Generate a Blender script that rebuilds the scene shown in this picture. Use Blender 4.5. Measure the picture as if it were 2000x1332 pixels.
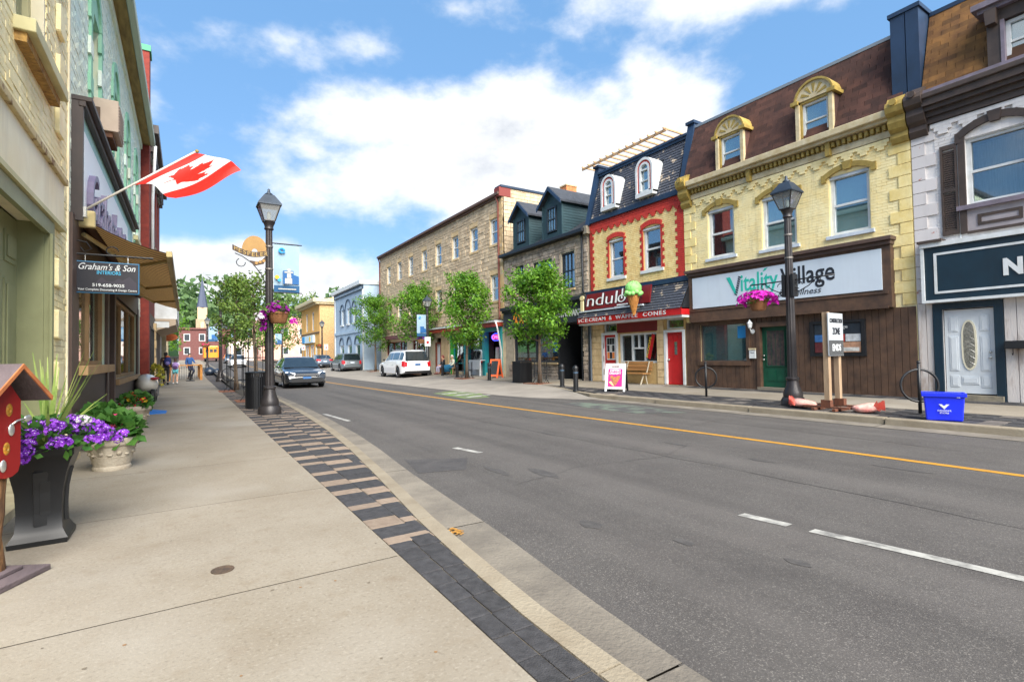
import bpy, bmesh, math, random
from mathutils import Vector, Matrix
rnd = random.Random(7)
PI = math.pi
for o in list(bpy.data.objects): bpy.data.objects.remove(o, do_unlink=True)
sc = bpy.context.scene
COL = sc.collection

# ------------------------------------------------------------------ camera
cam_d = bpy.data.cameras.new('street_camera'); cam = bpy.data.objects.new('street_camera', cam_d); COL.objects.link(cam)
cam_d.sensor_width = 36.0; cam_d.lens = 18.0; cam_d.clip_start = 0.05; cam_d.clip_end = 6000
_p1 = Vector((-635.0, 38.0, 1000.0)); _p2 = _p1 + Vector((1000.0, -17.0, 0.0))
_Y = _p1.normalized(); _Z = _p1.cross(_p2).normalized()
if _Z.y > 0: _Z = -_Z
_X = _Y.cross(_Z)
EYE = Vector((0.0, 0.0, 1.25))
cam.matrix_world = Matrix(((_X.x, -_X.y, -_X.z, EYE.x), (_Y.x, -_Y.y, -_Y.z, EYE.y), (_Z.x, -_Z.y, -_Z.z, EYE.z), (0, 0, 0, 1)))
sc.camera = cam

# ------------------------------------------------------------------ sky, sun, exposure
SUN_EL, SUN_AZ = 42.0, 188.0       # azimuth clockwise from the street direction (+Y): behind the camera, a little to its left
sun_d = bpy.data.lights.new('sun', 'SUN'); sun_d.energy = 2.4; sun_d.angle = math.radians(52); sun_d.color = (1.0, 0.95, 0.87)
sun = bpy.data.objects.new('sun', sun_d); COL.objects.link(sun)
_e, _a = math.radians(SUN_EL), math.radians(SUN_AZ)
_dir = Vector((math.sin(_a) * math.cos(_e), math.cos(_a) * math.cos(_e), math.sin(_e)))
sun.rotation_euler = _dir.to_track_quat('Z', 'Y').to_euler(); sun.location = _dir * 60
sc.view_settings.view_transform = 'Standard'; sc.view_settings.look = 'None'
sc.view_settings.exposure = 2.22; sc.view_settings.gamma = 1.0; sc.view_settings.use_curve_mapping = False
world = bpy.data.worlds.new('World'); sc.world = world; world.use_nodes = True
def build_world():
    nt = world.node_tree; N, L = nt.nodes, nt.links; N.clear()
    out = N.new('ShaderNodeOutputWorld'); bg = N.new('ShaderNodeBackground'); L.new(bg.outputs[0], out.inputs[0])
    sky = N.new('ShaderNodeTexSky'); sky.sky_type = 'NISHITA'; sky.sun_disc = False
    sky.sun_elevation = math.radians(SUN_EL); sky.sun_rotation = math.radians(SUN_AZ)
    sky.air_density = 1.0; sky.dust_density = 1.0; sky.ozone_density = 2.0; sky.altitude = 250
    bg.inputs['Strength'].default_value = 0.10
    tc = N.new('ShaderNodeTexCoord'); sep = N.new('ShaderNodeSeparateXYZ'); L.new(tc.outputs['Generated'], sep.inputs[0])
    def M(op, a, b=None, c=None, clamp=False):
        n = N.new('ShaderNodeMath'); n.operation = op; n.use_clamp = clamp
        for i, v in enumerate((a, b, c)):
            if v is None: continue
            if hasattr(v, 'is_output'): L.new(v, n.inputs[i])
            else: n.inputs[i].default_value = v
        return n.outputs[0]
    az = M('ARCTAN2', sep.outputs[0], sep.outputs[1]); el = M('ARCSINE', sep.outputs[2])
    def noise(scale, detail, rough, sx=1, sy=1, sz=1, off=0.0, dist=0.0):
        mp = N.new('ShaderNodeMapping'); mp.inputs['Scale'].default_value = (sx, sy, sz); mp.inputs['Location'].default_value = (off, off * .7, off * 1.3)
        L.new(tc.outputs['Generated'], mp.inputs[0]); n = N.new('ShaderNodeTexNoise'); n.inputs['Scale'].default_value = scale
        n.inputs['Detail'].default_value = detail; n.inputs['Roughness'].default_value = rough; n.inputs['Distortion'].default_value = dist
        L.new(mp.outputs[0], n.inputs['Vector']); return n.outputs['Fac']
    big = noise(3.1, 9, .58, 1, 1, 1.7, 3.7); wid = noise(1.55, 5, .5, 1, 1, 2.0, 11.3)
    # the cumulus bodies in view (azimuth, elevation, radii), the noise field goes on round the rest of the sky
    blobs = [(.37, .435, .20, .065, 1.0), (.64, .425, .22, .10, 1.05), (.85, .40, .17, .095, 1.0), (.52, .345, .30, .085, .95), (.27, .31, .14, .06, .85), (.72, .28, .30, .09, .9), (.10, .145, .30, .05, .95), (.13, .525, .14, .045, .75), (.29, .545, .13, .045, .75), (.22, .60, .16, .03, .6), (.20, .36, .05, .04, .5), (.47, .60, .14, .04, .75), (.93, .575, .22, .05, .65), (.05, .62, .12, .03, .4), (.82, .50, .06, .05, .5)]
    acc = None
    for a, e, ra, re, w in blobs:
        da = M('DIVIDE', M('SUBTRACT', az, a), ra); de = M('DIVIDE', M('SUBTRACT', el, e), re)
        d = M('SQRT', M('ADD', M('MULTIPLY', da, da), M('MULTIPLY', de, de)))
        b = M('MULTIPLY', M('SUBTRACT', 1.35, d), w)
        acc = b if acc is None else M('SMOOTH_MAX', acc, b, .15)
    acc = M('MAXIMUM', acc, -.5)
    # outside the frame: broken cloud of the same kind, made denser for fill light
    gen = M('MULTIPLY', M('SUBTRACT', wid, .44), 3.4)
    away = M('SMOOTHSTEP', M('ABSOLUTE', M('SUBTRACT', az, .55)), .95, 1.35) if False else None
    rng = N.new('ShaderNodeMapRange'); rng.interpolation_type = 'SMOOTHSTEP'; L.new(M('ABSOLUTE', M('SUBTRACT', az, .55)), rng.inputs[0])
    rng.inputs[1].default_value = .8; rng.inputs[2].default_value = 1.25
    gen2 = M('ADD', M('MULTIPLY', gen, rng.outputs[0]), M('MULTIPLY', M('SUBTRACT', rng.outputs[0], 1.0), .5))
    shape = M('MAXIMUM', acc, gen2)
    dens = M('ADD', M('MULTIPLY', shape, .62), M('MULTIPLY', M('SUBTRACT', big, .5), 2.9))
    cov = N.new('ShaderNodeMapRange'); cov.interpolation_type = 'SMOOTHSTEP'; L.new(dens, cov.inputs[0])
    cov.inputs[1].default_value = -.04; cov.inputs[2].default_value = .62
    fade = N.new('ShaderNodeMapRange'); fade.interpolation_type = 'SMOOTHSTEP'; L.new(el, fade.inputs[0]); fade.inputs[1].default_value = -.02; fade.inputs[2].default_value = .10
    cover = M('MULTIPLY', cov.outputs[0], .96)
    thick = N.new('ShaderNodeMapRange'); L.new(dens, thick.inputs[0]); thick.inputs[1].default_value = .35; thick.inputs[2].default_value = 1.15
    fine = noise(6.5, 6, .6, 1, 1, 1.6, 1.9)
    grey = M('MULTIPLY', thick.outputs[0], M('MULTIPLY_ADD', fine, 2.6, -.75, clamp=True), clamp=True)
    cc = N.new('ShaderNodeMix'); cc.data_type = 'RGBA'; L.new(grey, cc.inputs[0])
    cc.inputs['A'].default_value = (2.75, 2.74, 2.72, 1); cc.inputs['B'].default_value = (1.3, 1.42, 1.6, 1)
    # the blue itself, a little lifted as thin high haze lifts it
    lift = N.new('ShaderNodeMix'); lift.data_type = 'RGBA'; L.new(sky.outputs[0], lift.inputs['A']); lift.inputs['B'].default_value = (.36, 0.86, 1.60, 1); lift.inputs[0].default_value = .8
    mx = N.new('ShaderNodeMix'); mx.data_type = 'RGBA'; L.new(cover, mx.inputs[0]); L.new(lift.outputs['Result'], mx.inputs['A']); L.new(cc.outputs['Result'], mx.inputs['B'])
    L.new(mx.outputs['Result'], bg.inputs['Color'])
build_world()

# ------------------------------------------------------------------ materials
def lin(c):
    c = c / 255.0
    return c / 12.92 if c <= .04045 else ((c + .055) / 1.055) ** 2.4
def S(r, g, b, k=1.0): return (lin(r) * k, lin(g) * k, lin(b) * k, 1.0)
MATS = {}
def mat(name, col, rough=.8, col2=None, scale=6.0, detail=6, var=.0, bump=0.0, bscale=None, metal=0.0, spec=None, coat=0.0, rand=0.0, stretch=(1, 1, 1), emit=None, estr=0.0, thresh=None, streak=0.0):
    """principled surface: base colour varied by noise (col2 or +-var), per-object tint (rand), fine relief (bump)"""
    if name in MATS: return MATS[name]
    m = bpy.data.materials.new(name); m.use_nodes = True; MATS[name] = m
    nt = m.node_tree; N, L = nt.nodes, nt.links; b = N['Principled BSDF']
    b.inputs['Roughness'].default_value = rough; b.inputs['Metallic'].default_value = metal
    if spec is not None: b.inputs['Specular IOR Level'].default_value = spec
    if coat: b.inputs['Coat Weight'].default_value = coat; b.inputs['Coat Roughness'].default_value = .05
    tc = N.new('ShaderNodeTexCoord'); mp = N.new('ShaderNodeMapping'); mp.inputs['Scale'].default_value = stretch
    geo = N.new('ShaderNodeNewGeometry'); L.new(geo.outputs['Position'], mp.inputs[0])
    cur = None
    if col2 is None and var: col2 = tuple(c * (1 - var) for c in col[:3]) + (1,)
    if col2 is not None:
        n = N.new('ShaderNodeTexNoise'); n.inputs['Scale'].default_value = scale; n.inputs['Detail'].default_value = detail; n.inputs['Roughness'].default_value = .62
        L.new(mp.outputs[0], n.inputs['Vector'])
        r = N.new('ShaderNodeMapRange'); lo, hi = thresh or (.32, .68); r.inputs[1].default_value = lo; r.inputs[2].default_value = hi; L.new(n.outputs['Fac'], r.inputs[0])
        mx = N.new('ShaderNodeMix'); mx.data_type = 'RGBA'; mx.inputs['A'].default_value = col; mx.inputs['B'].default_value = col2; L.new(r.outputs[0], mx.inputs[0]); cur = mx.outputs['Result']
    if rand:
        oi = N.new('ShaderNodeObjectInfo'); hs = N.new('ShaderNodeHueSaturation')
        r2 = N.new('ShaderNodeMapRange'); r2.inputs[3].default_value = 1 - rand; r2.inputs[4].default_value = 1 + rand; L.new(oi.outputs['Random'], r2.inputs[0]); L.new(r2.outputs[0], hs.inputs['Value'])
        if cur: L.new(cur, hs.inputs['Color'])
        else: hs.inputs['Color'].default_value = col
        cur = hs.outputs[0]
    if streak:                                     # rain streaks and grime
        mp2 = N.new('ShaderNodeMapping'); mp2.inputs['Scale'].default_value = (3.2, 3.2, .30); L.new(geo.outputs['Position'], mp2.inputs[0])
        for scl, lo, hi, k in ((1.6, .50, .78, streak), (.45, .52, .75, streak * .7)):
            n3 = N.new('ShaderNodeTexNoise'); n3.inputs['Scale'].default_value = scl; n3.inputs['Detail'].default_value = 8; n3.inputs['Roughness'].default_value = .65; L.new(mp2.outputs[0] if scl > 1 else geo.outputs['Position'], n3.inputs['Vector'])
            r3 = N.new('ShaderNodeMapRange'); r3.inputs[1].default_value = lo; r3.inputs[2].default_value = hi; r3.inputs[4].default_value = k; L.new(n3.outputs['Fac'], r3.inputs[0])
            m3 = N.new('ShaderNodeMix'); m3.data_type = 'RGBA'; L.new(r3.outputs[0], m3.inputs[0]); m3.inputs['B'].default_value = (col[0] * .30, col[1] * .28, col[2] * .26, 1)
            if cur: L.new(cur, m3.inputs['A'])
            else: m3.inputs['A'].default_value = col
            cur = m3.outputs['Result']
    if cur: L.new(cur, b.inputs['Base Color'])
    else: b.inputs['Base Color'].default_value = col
    if bump:
        bn = N.new('ShaderNodeTexNoise'); bn.inputs['Scale'].default_value = bscale or scale * 8; bn.inputs['Detail'].default_value = 4; L.new(mp.outputs[0], bn.inputs['Vector'])
        bp = N.new('ShaderNodeBump'); bp.inputs['Strength'].default_value = bump; bp.inputs['Distance'].default_value = .02; L.new(bn.outputs['Fac'], bp.inputs['Height']); L.new(bp.outputs[0], b.inputs['Normal'])
    if emit: b.inputs['Emission Color'].default_value = emit; b.inputs['Emission Strength'].default_value = estr
    return m
def glass(name, tint=(.02, .03, .035, 1), refl=.35, see=.55):
    if name in MATS: return MATS[name]
    m = bpy.data.materials.new(name); m.use_nodes = True; MATS[name] = m
    nt = m.node_tree; N, L = nt.nodes, nt.links; N.clear()
    out = N.new('ShaderNodeOutputMaterial'); t = N.new('ShaderNodeBsdfTransparent'); t.inputs[0].default_value = (.78, .86, .86, 1)
    p = N.new('ShaderNodeBsdfPrincipled'); p.inputs['Base Color'].default_value = tint; p.inputs['Roughness'].default_value = .03
    g = N.new('ShaderNodeBsdfGlossy'); g.inputs['Roughness'].default_value = .02; g.inputs[0].default_value = (.9, .95, 1, 1)
    a = N.new('ShaderNodeMixShader'); a.inputs[0].default_value = see; L.new(p.outputs[0], a.inputs[1]); L.new(t.outputs[0], a.inputs[2])
    lw = N.new('ShaderNodeLayerWeight'); lw.inputs[0].default_value = .35
    k = N.new('ShaderNodeMath'); k.operation = 'MULTIPLY_ADD'; L.new(lw.outputs['Fresnel'], k.inputs[0]); k.inputs[1].default_value = .5; k.inputs[2].default_value = refl; k.use_clamp = True
    bx = N.new('ShaderNodeMixShader'); L.new(k.outputs[0], bx.inputs[0]); L.new(a.outputs[0], bx.inputs[1]); L.new(g.outputs[0], bx.inputs[2]); L.new(bx.outputs[0], out.inputs[0])
    return m
def leafmat(name, c1, c2, sc_=2.2):
    if name in MATS: return MATS[name]
    m = bpy.data.materials.new(name); m.use_nodes = True; MATS[name] = m
    nt = m.node_tree; N, L = nt.nodes, nt.links; N.clear(); out = N.new('ShaderNodeOutputMaterial')
    geo = N.new('ShaderNodeNewGeometry'); n = N.new('ShaderNodeTexNoise'); n.inputs['Scale'].default_value = sc_; n.inputs['Detail'].default_value = 6; n.inputs['Roughness'].default_value = .7; L.new(geo.outputs['Position'], n.inputs['Vector'])
    r = N.new('ShaderNodeMapRange'); r.inputs[1].default_value = .3; r.inputs[2].default_value = .7; L.new(n.outputs['Fac'], r.inputs[0])
    ri = N.new('ShaderNodeMath'); ri.operation = 'MULTIPLY_ADD'; L.new(geo.outputs['Random Per Island'], ri.inputs[0]); ri.inputs[1].default_value = .7; ri.inputs[2].default_value = -.35
    ad = N.new('ShaderNodeMath'); ad.operation = 'ADD'; ad.use_clamp = True; L.new(r.outputs[0], ad.inputs[0]); L.new(ri.outputs[0], ad.inputs[1])
    mx = N.new('ShaderNodeMix'); mx.data_type = 'RGBA'; mx.inputs['A'].default_value = c1; mx.inputs['B'].default_value = c2; L.new(ad.outputs[0], mx.inputs[0])
    d = N.new('ShaderNodeBsdfPrincipled'); d.inputs['Roughness'].default_value = .5; d.inputs['Specular IOR Level'].default_value = .35; L.new(mx.outputs['Result'], d.inputs['Base Color'])
    t = N.new('ShaderNodeBsdfTranslucent'); L.new(mx.outputs['Result'], t.inputs[0]); s = N.new('ShaderNodeMixShader'); s.inputs[0].default_value = .38
    L.new(d.outputs[0], s.inputs[1]); L.new(t.outputs[0], s.inputs[2]); L.new(s.outputs[0], out.inputs[0])
    return m
def cloth(name, c, tr=.4):
    if name in MATS: return MATS[name]
    m = leafmat(name, c, tuple(v * .93 for v in c[:3]) + (1,), 1.0); return m

# ------------------------------------------------------------------ geometry helpers
WLOC = {}            # world position of every object made here
def gz(y): return 0.015 * max(0.0, y - 42.0)      # the street climbs gently beyond the shops
class MB:
    """collects shapes in world coordinates; build() links them as ONE mesh object"""
    def __init__(s, side=None, x0=0.0): s.v, s.f, s.m, s.side, s.x0, s.mi = [], [], [], side, x0, 0
    def pt(s, u, z, d):                            # facade coordinates: along the street, up, out from the wall
        return (s.x0 - d, u, z) if s.side == 'R' else (s.x0 + d, u, z) if s.side == 'L' else (u, s.x0 - d, z)
    def add(s, vs, fs):
        k = len(s.v); s.v += [tuple(p) for p in vs]; s.f += [tuple(i + k for i in f) for f in fs]; s.m += [s.mi] * len(fs); return s
    def box(s, x0, x1, y0, y1, z0, z1):
        return s.add([(x0, y0, z0), (x1, y0, z0), (x1, y1, z0), (x0, y1, z0), (x0, y0, z1), (x1, y0, z1), (x1, y1, z1), (x0, y1, z1)], [(0, 3, 2, 1), (4, 5, 6, 7), (0, 1, 5, 4), (1, 2, 6, 5), (2, 3, 7, 6), (3, 0, 4, 7)])
    def fb(s, u0, u1, z0, z1, d0, d1):
        a = s.pt(u0, z0, d0); b = s.pt(u1, z1, d1)
        return s.box(min(a[0], b[0]), max(a[0], b[0]), min(a[1], b[1]), max(a[1], b[1]), min(a[2], b[2]), max(a[2], b[2]))
    def hexa(s, p): return s.add(p, [(0, 3, 2, 1), (4, 5, 6, 7), (0, 1, 5, 4), (1, 2, 6, 5), (2, 3, 7, 6), (3, 0, 4, 7)])
    def quad(s, a, b, c, d): return s.add([a, b, c, d], [(0, 1, 2, 3)])
    def poly(s, pts, d0, d1):                      # extruded outline in the facade plane
        n = len(pts); vs = [s.pt(u, z, d0) for u, z in pts] + [s.pt(u, z, d1) for u, z in pts]
        return s.add(vs, [tuple(range(n - 1, -1, -1)), tuple(range(n, 2 * n))] + [(i, (i + 1) % n, n + (i + 1) % n, n + i) for i in range(n)])
    def band(s, inner, outer, d0, d1):             # strip between two outlines of equal length, extruded
        for i in range(len(inner) - 1):
            a, b, c, d = inner[i], inner[i + 1], outer[i + 1], outer[i]
            s.hexa([s.pt(*a, d0), s.pt(*b, d0), s.pt(*c, d0), s.pt(*d, d0), s.pt(*a, d1), s.pt(*b, d1), s.pt(*c, d1), s.pt(*d, d1)])
        return s
    def tube(s, pts, r, seg=8, caps=True):
        pts = [Vector(p) for p in pts]; n = len(pts); rs = r if isinstance(r, (list, tuple)) else [r] * n; rings = []; k = len(s.v); up = None
        for i, p in enumerate(pts):
            t = (pts[min(i + 1, n - 1)] - pts[max(i - 1, 0)]).normalized()
            if up is None: up = Vector((0, 0, 1)) if abs(t.z) < .9 else Vector((1, 0, 0))
            a = t.cross(up).normalized(); b = a.cross(t).normalized(); up = b
            for j in range(seg):
                w = 2 * PI * j / seg; s.v.append(tuple(p + (a * math.cos(w) + b * math.sin(w)) * rs[i]))
        fs = [(k + i * seg + j, k + i * seg + (j + 1) % seg, k + (i + 1) * seg + (j + 1) % seg, k + (i + 1) * seg + j) for i in range(n - 1) for j in range(seg)]
        if caps: fs += [tuple(k + j for j in range(seg - 1, -1, -1)), tuple(k + (n - 1) * seg + j for j in range(seg))]
        s.f += fs; s.m += [s.mi] * len(fs); return s
    def lathe(s, prof, c=(0, 0, 0), seg=16, sq=False, rot=0.0, flute=0.0):
        k = len(s.v); n = len(prof)
        for r, z in prof:
            for j in range(seg):
                w = 2 * PI * j / seg + rot; q = r * (1.0 / max(abs(math.cos(w)), abs(math.sin(w))) if sq else 1.0) * (1 - flute * (j % 2)); s.v.append((c[0] + q * math.cos(w), c[1] + q * math.sin(w), c[2] + z))
        fs = [(k + i * seg + j, k + i * seg + (j + 1) % seg, k + (i + 1) * seg + (j + 1) % seg, k + (i + 1) * seg + j) for i in range(n - 1) for j in range(seg)]
        fs += [tuple(k + j for j in range(seg - 1, -1, -1)), tuple(k + (n - 1) * seg + j for j in range(seg))]
        s.f += fs; s.m += [s.mi] * len(fs); return s
    def ball(s, c, r, seg=10, rings=7, sq=(1, 1, 1), jit=0.0):
        prof = []; k = len(s.v)
        for i in range(rings + 1):
            ph = PI * i / rings
            for j in range(seg):
                w = 2 * PI * j / seg; q = 1 + jit * (rnd.random() - .5)
                s.v.append((c[0] + r * sq[0] * q * math.sin(ph) * math.cos(w), c[1] + r * sq[1] * q * math.sin(ph) * math.sin(w), c[2] - r * sq[2] * q * math.cos(ph)))
        fs = [(k + i * seg + j, k + i * seg + (j + 1) % seg, k + (i + 1) * seg + (j + 1) % seg, k + (i + 1) * seg + j) for i in range(rings) for j in range(seg)]
        s.f += fs; s.m += [s.mi] * len(fs); return s
    def xf(s, M4, start=0):                       # transform what was added since vertex `start`
        for i in range(start, len(s.v)): s.v[i] = tuple(M4 @ Vector(s.v[i]))
        return s
    def build(s, name, material, parent=None, smooth=False, kind=None, loc=None, bevel=0.0):
        xs = [p[0] for p in s.v]; ys = [p[1] for p in s.v]; zs = [p[2] for p in s.v]
        c = Vector(loc) if loc is not None else Vector(((min(xs) + max(xs)) / 2, (min(ys) + max(ys)) / 2, min(zs)))
        me = bpy.data.meshes.new(name); me.from_pydata([(p[0] - c.x, p[1] - c.y, p[2] - c.z) for p in s.v], [], s.f)
        ms = material if isinstance(material, (list, tuple)) else [material]
        for m in ms: me.materials.append(m)
        if len(ms) > 1: me.polygons.foreach_set('material_index', s.m)
        if smooth: me.shade_smooth() if smooth is True else me.shade_auto_smooth(math.radians(smooth)) if hasattr(me, 'shade_auto_smooth') else me.shade_smooth()
        me.update(); o = bpy.data.objects.new(name, me); COL.objects.link(o); WLOC[o] = c
        if parent is not None: o.parent = parent; o.location = c - WLOC[parent]
        else: o.location = c
        if smooth and smooth is not True:
            me.shade_smooth(); 
            ang = math.radians(smooth)
            bm = bmesh.new(); bm.from_mesh(me)
            for e in bm.edges:
                if len(e.link_faces) == 2 and e.calc_face_angle(0) > ang: e.smooth = False
            bm.to_mesh(me); bm.free()
        if bevel:
            md = o.modifiers.new('edge', 'BEVEL'); md.width = bevel; md.segments = 2; md.limit_method = 'ANGLE'
        if kind: o['kind'] = kind
        return o
def tag(o, label, cat, group=None):
    o['label'] = label; o['category'] = cat
    if group: o['group'] = group
    return o
def thing(name, label, cat, loc=(0, 0, 0), group=None, rotz=0.0):
    o = bpy.data.objects.new(name, None); COL.objects.link(o); o.location = loc; o.rotation_euler = (0, 0, rotz); o.empty_display_size = .2; WLOC[o] = Vector(loc)
    return tag(o, label, cat, group)
def struct(o): o['kind'] = 'structure'; return o
def inst(name, me, parent, loc, scale=(1, 1, 1), rot=(0, 0, 0)):   # one piece that shares its mesh with its fellows
    o = bpy.data.objects.new(name, me); COL.objects.link(o); o.parent = parent; o.location = Vector(loc) - (WLOC[parent] if parent else Vector()); o.scale = scale; o.rotation_euler = rot; return o
def copy_tree(o, parent=None):
    c = o.copy(); COL.objects.link(c); c.parent = parent; WLOC[c] = WLOC.get(o, Vector())
    for ch in o.children: copy_tree(ch, c)
    return c
def unit_box(name, m, bev=.06):                   # a piece 1 x 1 x 1 with softened edges
    bm = bmesh.new(); bmesh.ops.create_cube(bm, size=1.0)
    if bev: bmesh.ops.bevel(bm, geom=bm.edges[:], offset=bev, segments=1, affect='EDGES')
    me = bpy.data.meshes.new(name); bm.to_mesh(me); bm.free(); me.materials.append(m); return me
def text_mesh(txt, extrude=.01, shear=0.0, bold=0.0, spacing=1.0):
    cu = bpy.data.curves.new('lettering', 'FONT'); cu.body = txt; cu.size = 1.0; cu.extrude = extrude; cu.shear = shear; cu.offset = bold; cu.space_character = spacing; cu.resolution_u = 3
    ob = bpy.data.objects.new('lettering', cu); me = bpy.data.meshes.new_from_object(ob)
    vs = [tuple(v.co) for v in me.vertices]; fs = [tuple(p.vertices) for p in me.polygons]
    bpy.data.objects.remove(ob); bpy.data.curves.remove(cu); bpy.data.meshes.remove(me); return vs, fs
def letter(mb, txt, org, ux, uz, w, h, depth=.012, shear=0.0, bold=0.0, spacing=1.0, fit=True, arc=None):
    """lettering fitted into a w x h box whose lower left corner is org; ux, uz: reading and up directions"""
    vs, fs = text_mesh(txt, .5, shear, bold, spacing)
    x0 = min(v[0] for v in vs); x1 = max(v[0] for v in vs); y0 = min(v[1] for v in vs); y1 = max(v[1] for v in vs)
    kx = w / (x1 - x0); ky = h / (y1 - y0)
    if not fit: kx = ky = min(kx, ky)
    ux, uz, org = Vector(ux), Vector(uz), Vector(org); n = ux.cross(uz)
    out = []
    for v in vs:
        a = (v[0] - x0) * kx; b = (v[1] - y0) * ky
        if arc: b += arc * (1 - (2 * a / w - 1) ** 2)
        out.append(tuple(org + ux * a + uz * b + n * ((v[2] + .5) * depth)))
    return mb.add(out, fs)
NY = (0, -1, 0); PY = (0, 1, 0); PX = (1, 0, 0); UP = (0, 0, 1)
def seg_arch(u0, u1, zs, rise, n=8):              # points of a segmental or round arch, from u0 to u1
    c = (u0 + u1) / 2; w = (u1 - u0) / 2; r = (w * w + rise * rise) / (2 * rise); zc = zs + rise - r; a = math.asin(min(1, w / r))
    if rise > w * .999: a = PI / 2
    return [(c + r * math.sin(-a + 2 * a * i / n), zc + r * math.cos(-a + 2 * a * i / n)) for i in range(n + 1)]
def holes_wall(mb, u0, u1, z0, z1, holes, d=0.0, rev=.14):
    """wall sheet with real openings and their reveals"""
    us = sorted({u0, u1, *[min(max(h[i], u0), u1) for h in holes for i in (0, 1)]}); zs = sorted({z0, z1, *[min(max(h[i], z0), z1) for h in holes for i in (2, 3)]})
    for a, b in zip(us, us[1:]):
        for c, e in zip(zs, zs[1:]):
            um, zm = (a + b) / 2, (c + e) / 2
            if not any(h[0] < um < h[1] and h[2] < zm < h[3] for h in holes): mb.quad(mb.pt(a, c, d), mb.pt(b, c, d), mb.pt(b, e, d), mb.pt(a, e, d))
    for h in holes:
        a, b, c, e = h[:4]
        for p, q in (((a, c), (a, e)), ((b, c), (b, e)), ((a, c), (b, c)), ((a, e), (b, e))): mb.quad(mb.pt(*p, d), mb.pt(*q, d), mb.pt(*q, d - rev), mb.pt(*p, d - rev))
    return mb
def cut(rects, holes):                            # rectangles minus holes
    for h in holes:
        out = []
        for r in rects:
            a, b, c, e = r
            if h[1] <= a or h[0] >= b or h[3] <= c or h[2] >= e: out.append(r); continue
            if h[0] > a: out.append((a, h[0], c, e))
            if h[1] < b: out.append((h[1], b, c, e))
            lo, hi = max(a, h[0]), min(b, h[1])
            if h[2] > c: out.append((lo, hi, c, h[2]))
            if h[3] < e: out.append((lo, hi, h[3], e))
        rects = out
    return rects
def courses(u0, u1, z0, z1, bw, bh, j, holes=(), irregular=0.0, rg=None):
    rg = rg or rnd; out = []; z = z0; k = 0
    while z < z1 - .01:
        h = bh * (1 + irregular * (rg.random() - .5) * 1.1); h = min(h, z1 - z); u = u0 - (bw * .5 if k % 2 else 0) - (rg.random() * bw if irregular else 0)
        while u < u1:
            w = bw * (1 + irregular * (rg.random() - .5) * 1.6); a, b = max(u + j / 2, u0), min(u + w - j / 2, u1)
            if b - a > .03 and h > j * 1.5: out.append((a, b, z + j / 2, z + h - j / 2))
            u += w
        z += h; k += 1
    return [r for r in cut(out, holes) if r[1] - r[0] > .02 and r[3] - r[2] > .02]
def pieces(parent, name, rects, side, x0, d0, d1, m, keep=0, jitter=.004, bev=.06, tilt=0.0, key=None):
    """bricks, stones, boards: the `keep` that show largest are objects sharing one mesh, the rest one joined part"""
    if key is None: key = lambda r: Vector(((x0 if side else r[0]), (r[0] + r[1]) / 2, (r[2] + r[3]) / 2 - 1.25)).length / math.sqrt((r[1] - r[0]) * (r[3] - r[2]))
    rects = sorted(rects, key=key); me = unit_box(name, m, bev); mb = MB(side, x0)
    for i, r in enumerate(rects):
        t = d1 + (rnd.random() - .5) * 2 * jitter
        if i < keep:
            p = mb.pt((r[0] + r[1]) / 2, (r[2] + r[3]) / 2, (d0 + t) / 2)
            sc3 = (abs(t - d0), r[1] - r[0], r[3] - r[2]) if side in 'RL' else (r[1] - r[0], abs(t - d0), r[3] - r[2])
            inst(name, me, parent, p, sc3, (0, 0, (rnd.random() - .5) * tilt))
        else: mb.fb(r[0], r[1], r[2], r[3], d0, t)
    if mb.v: mb.build(name + '_field', m, parent, kind='stuff')
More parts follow.
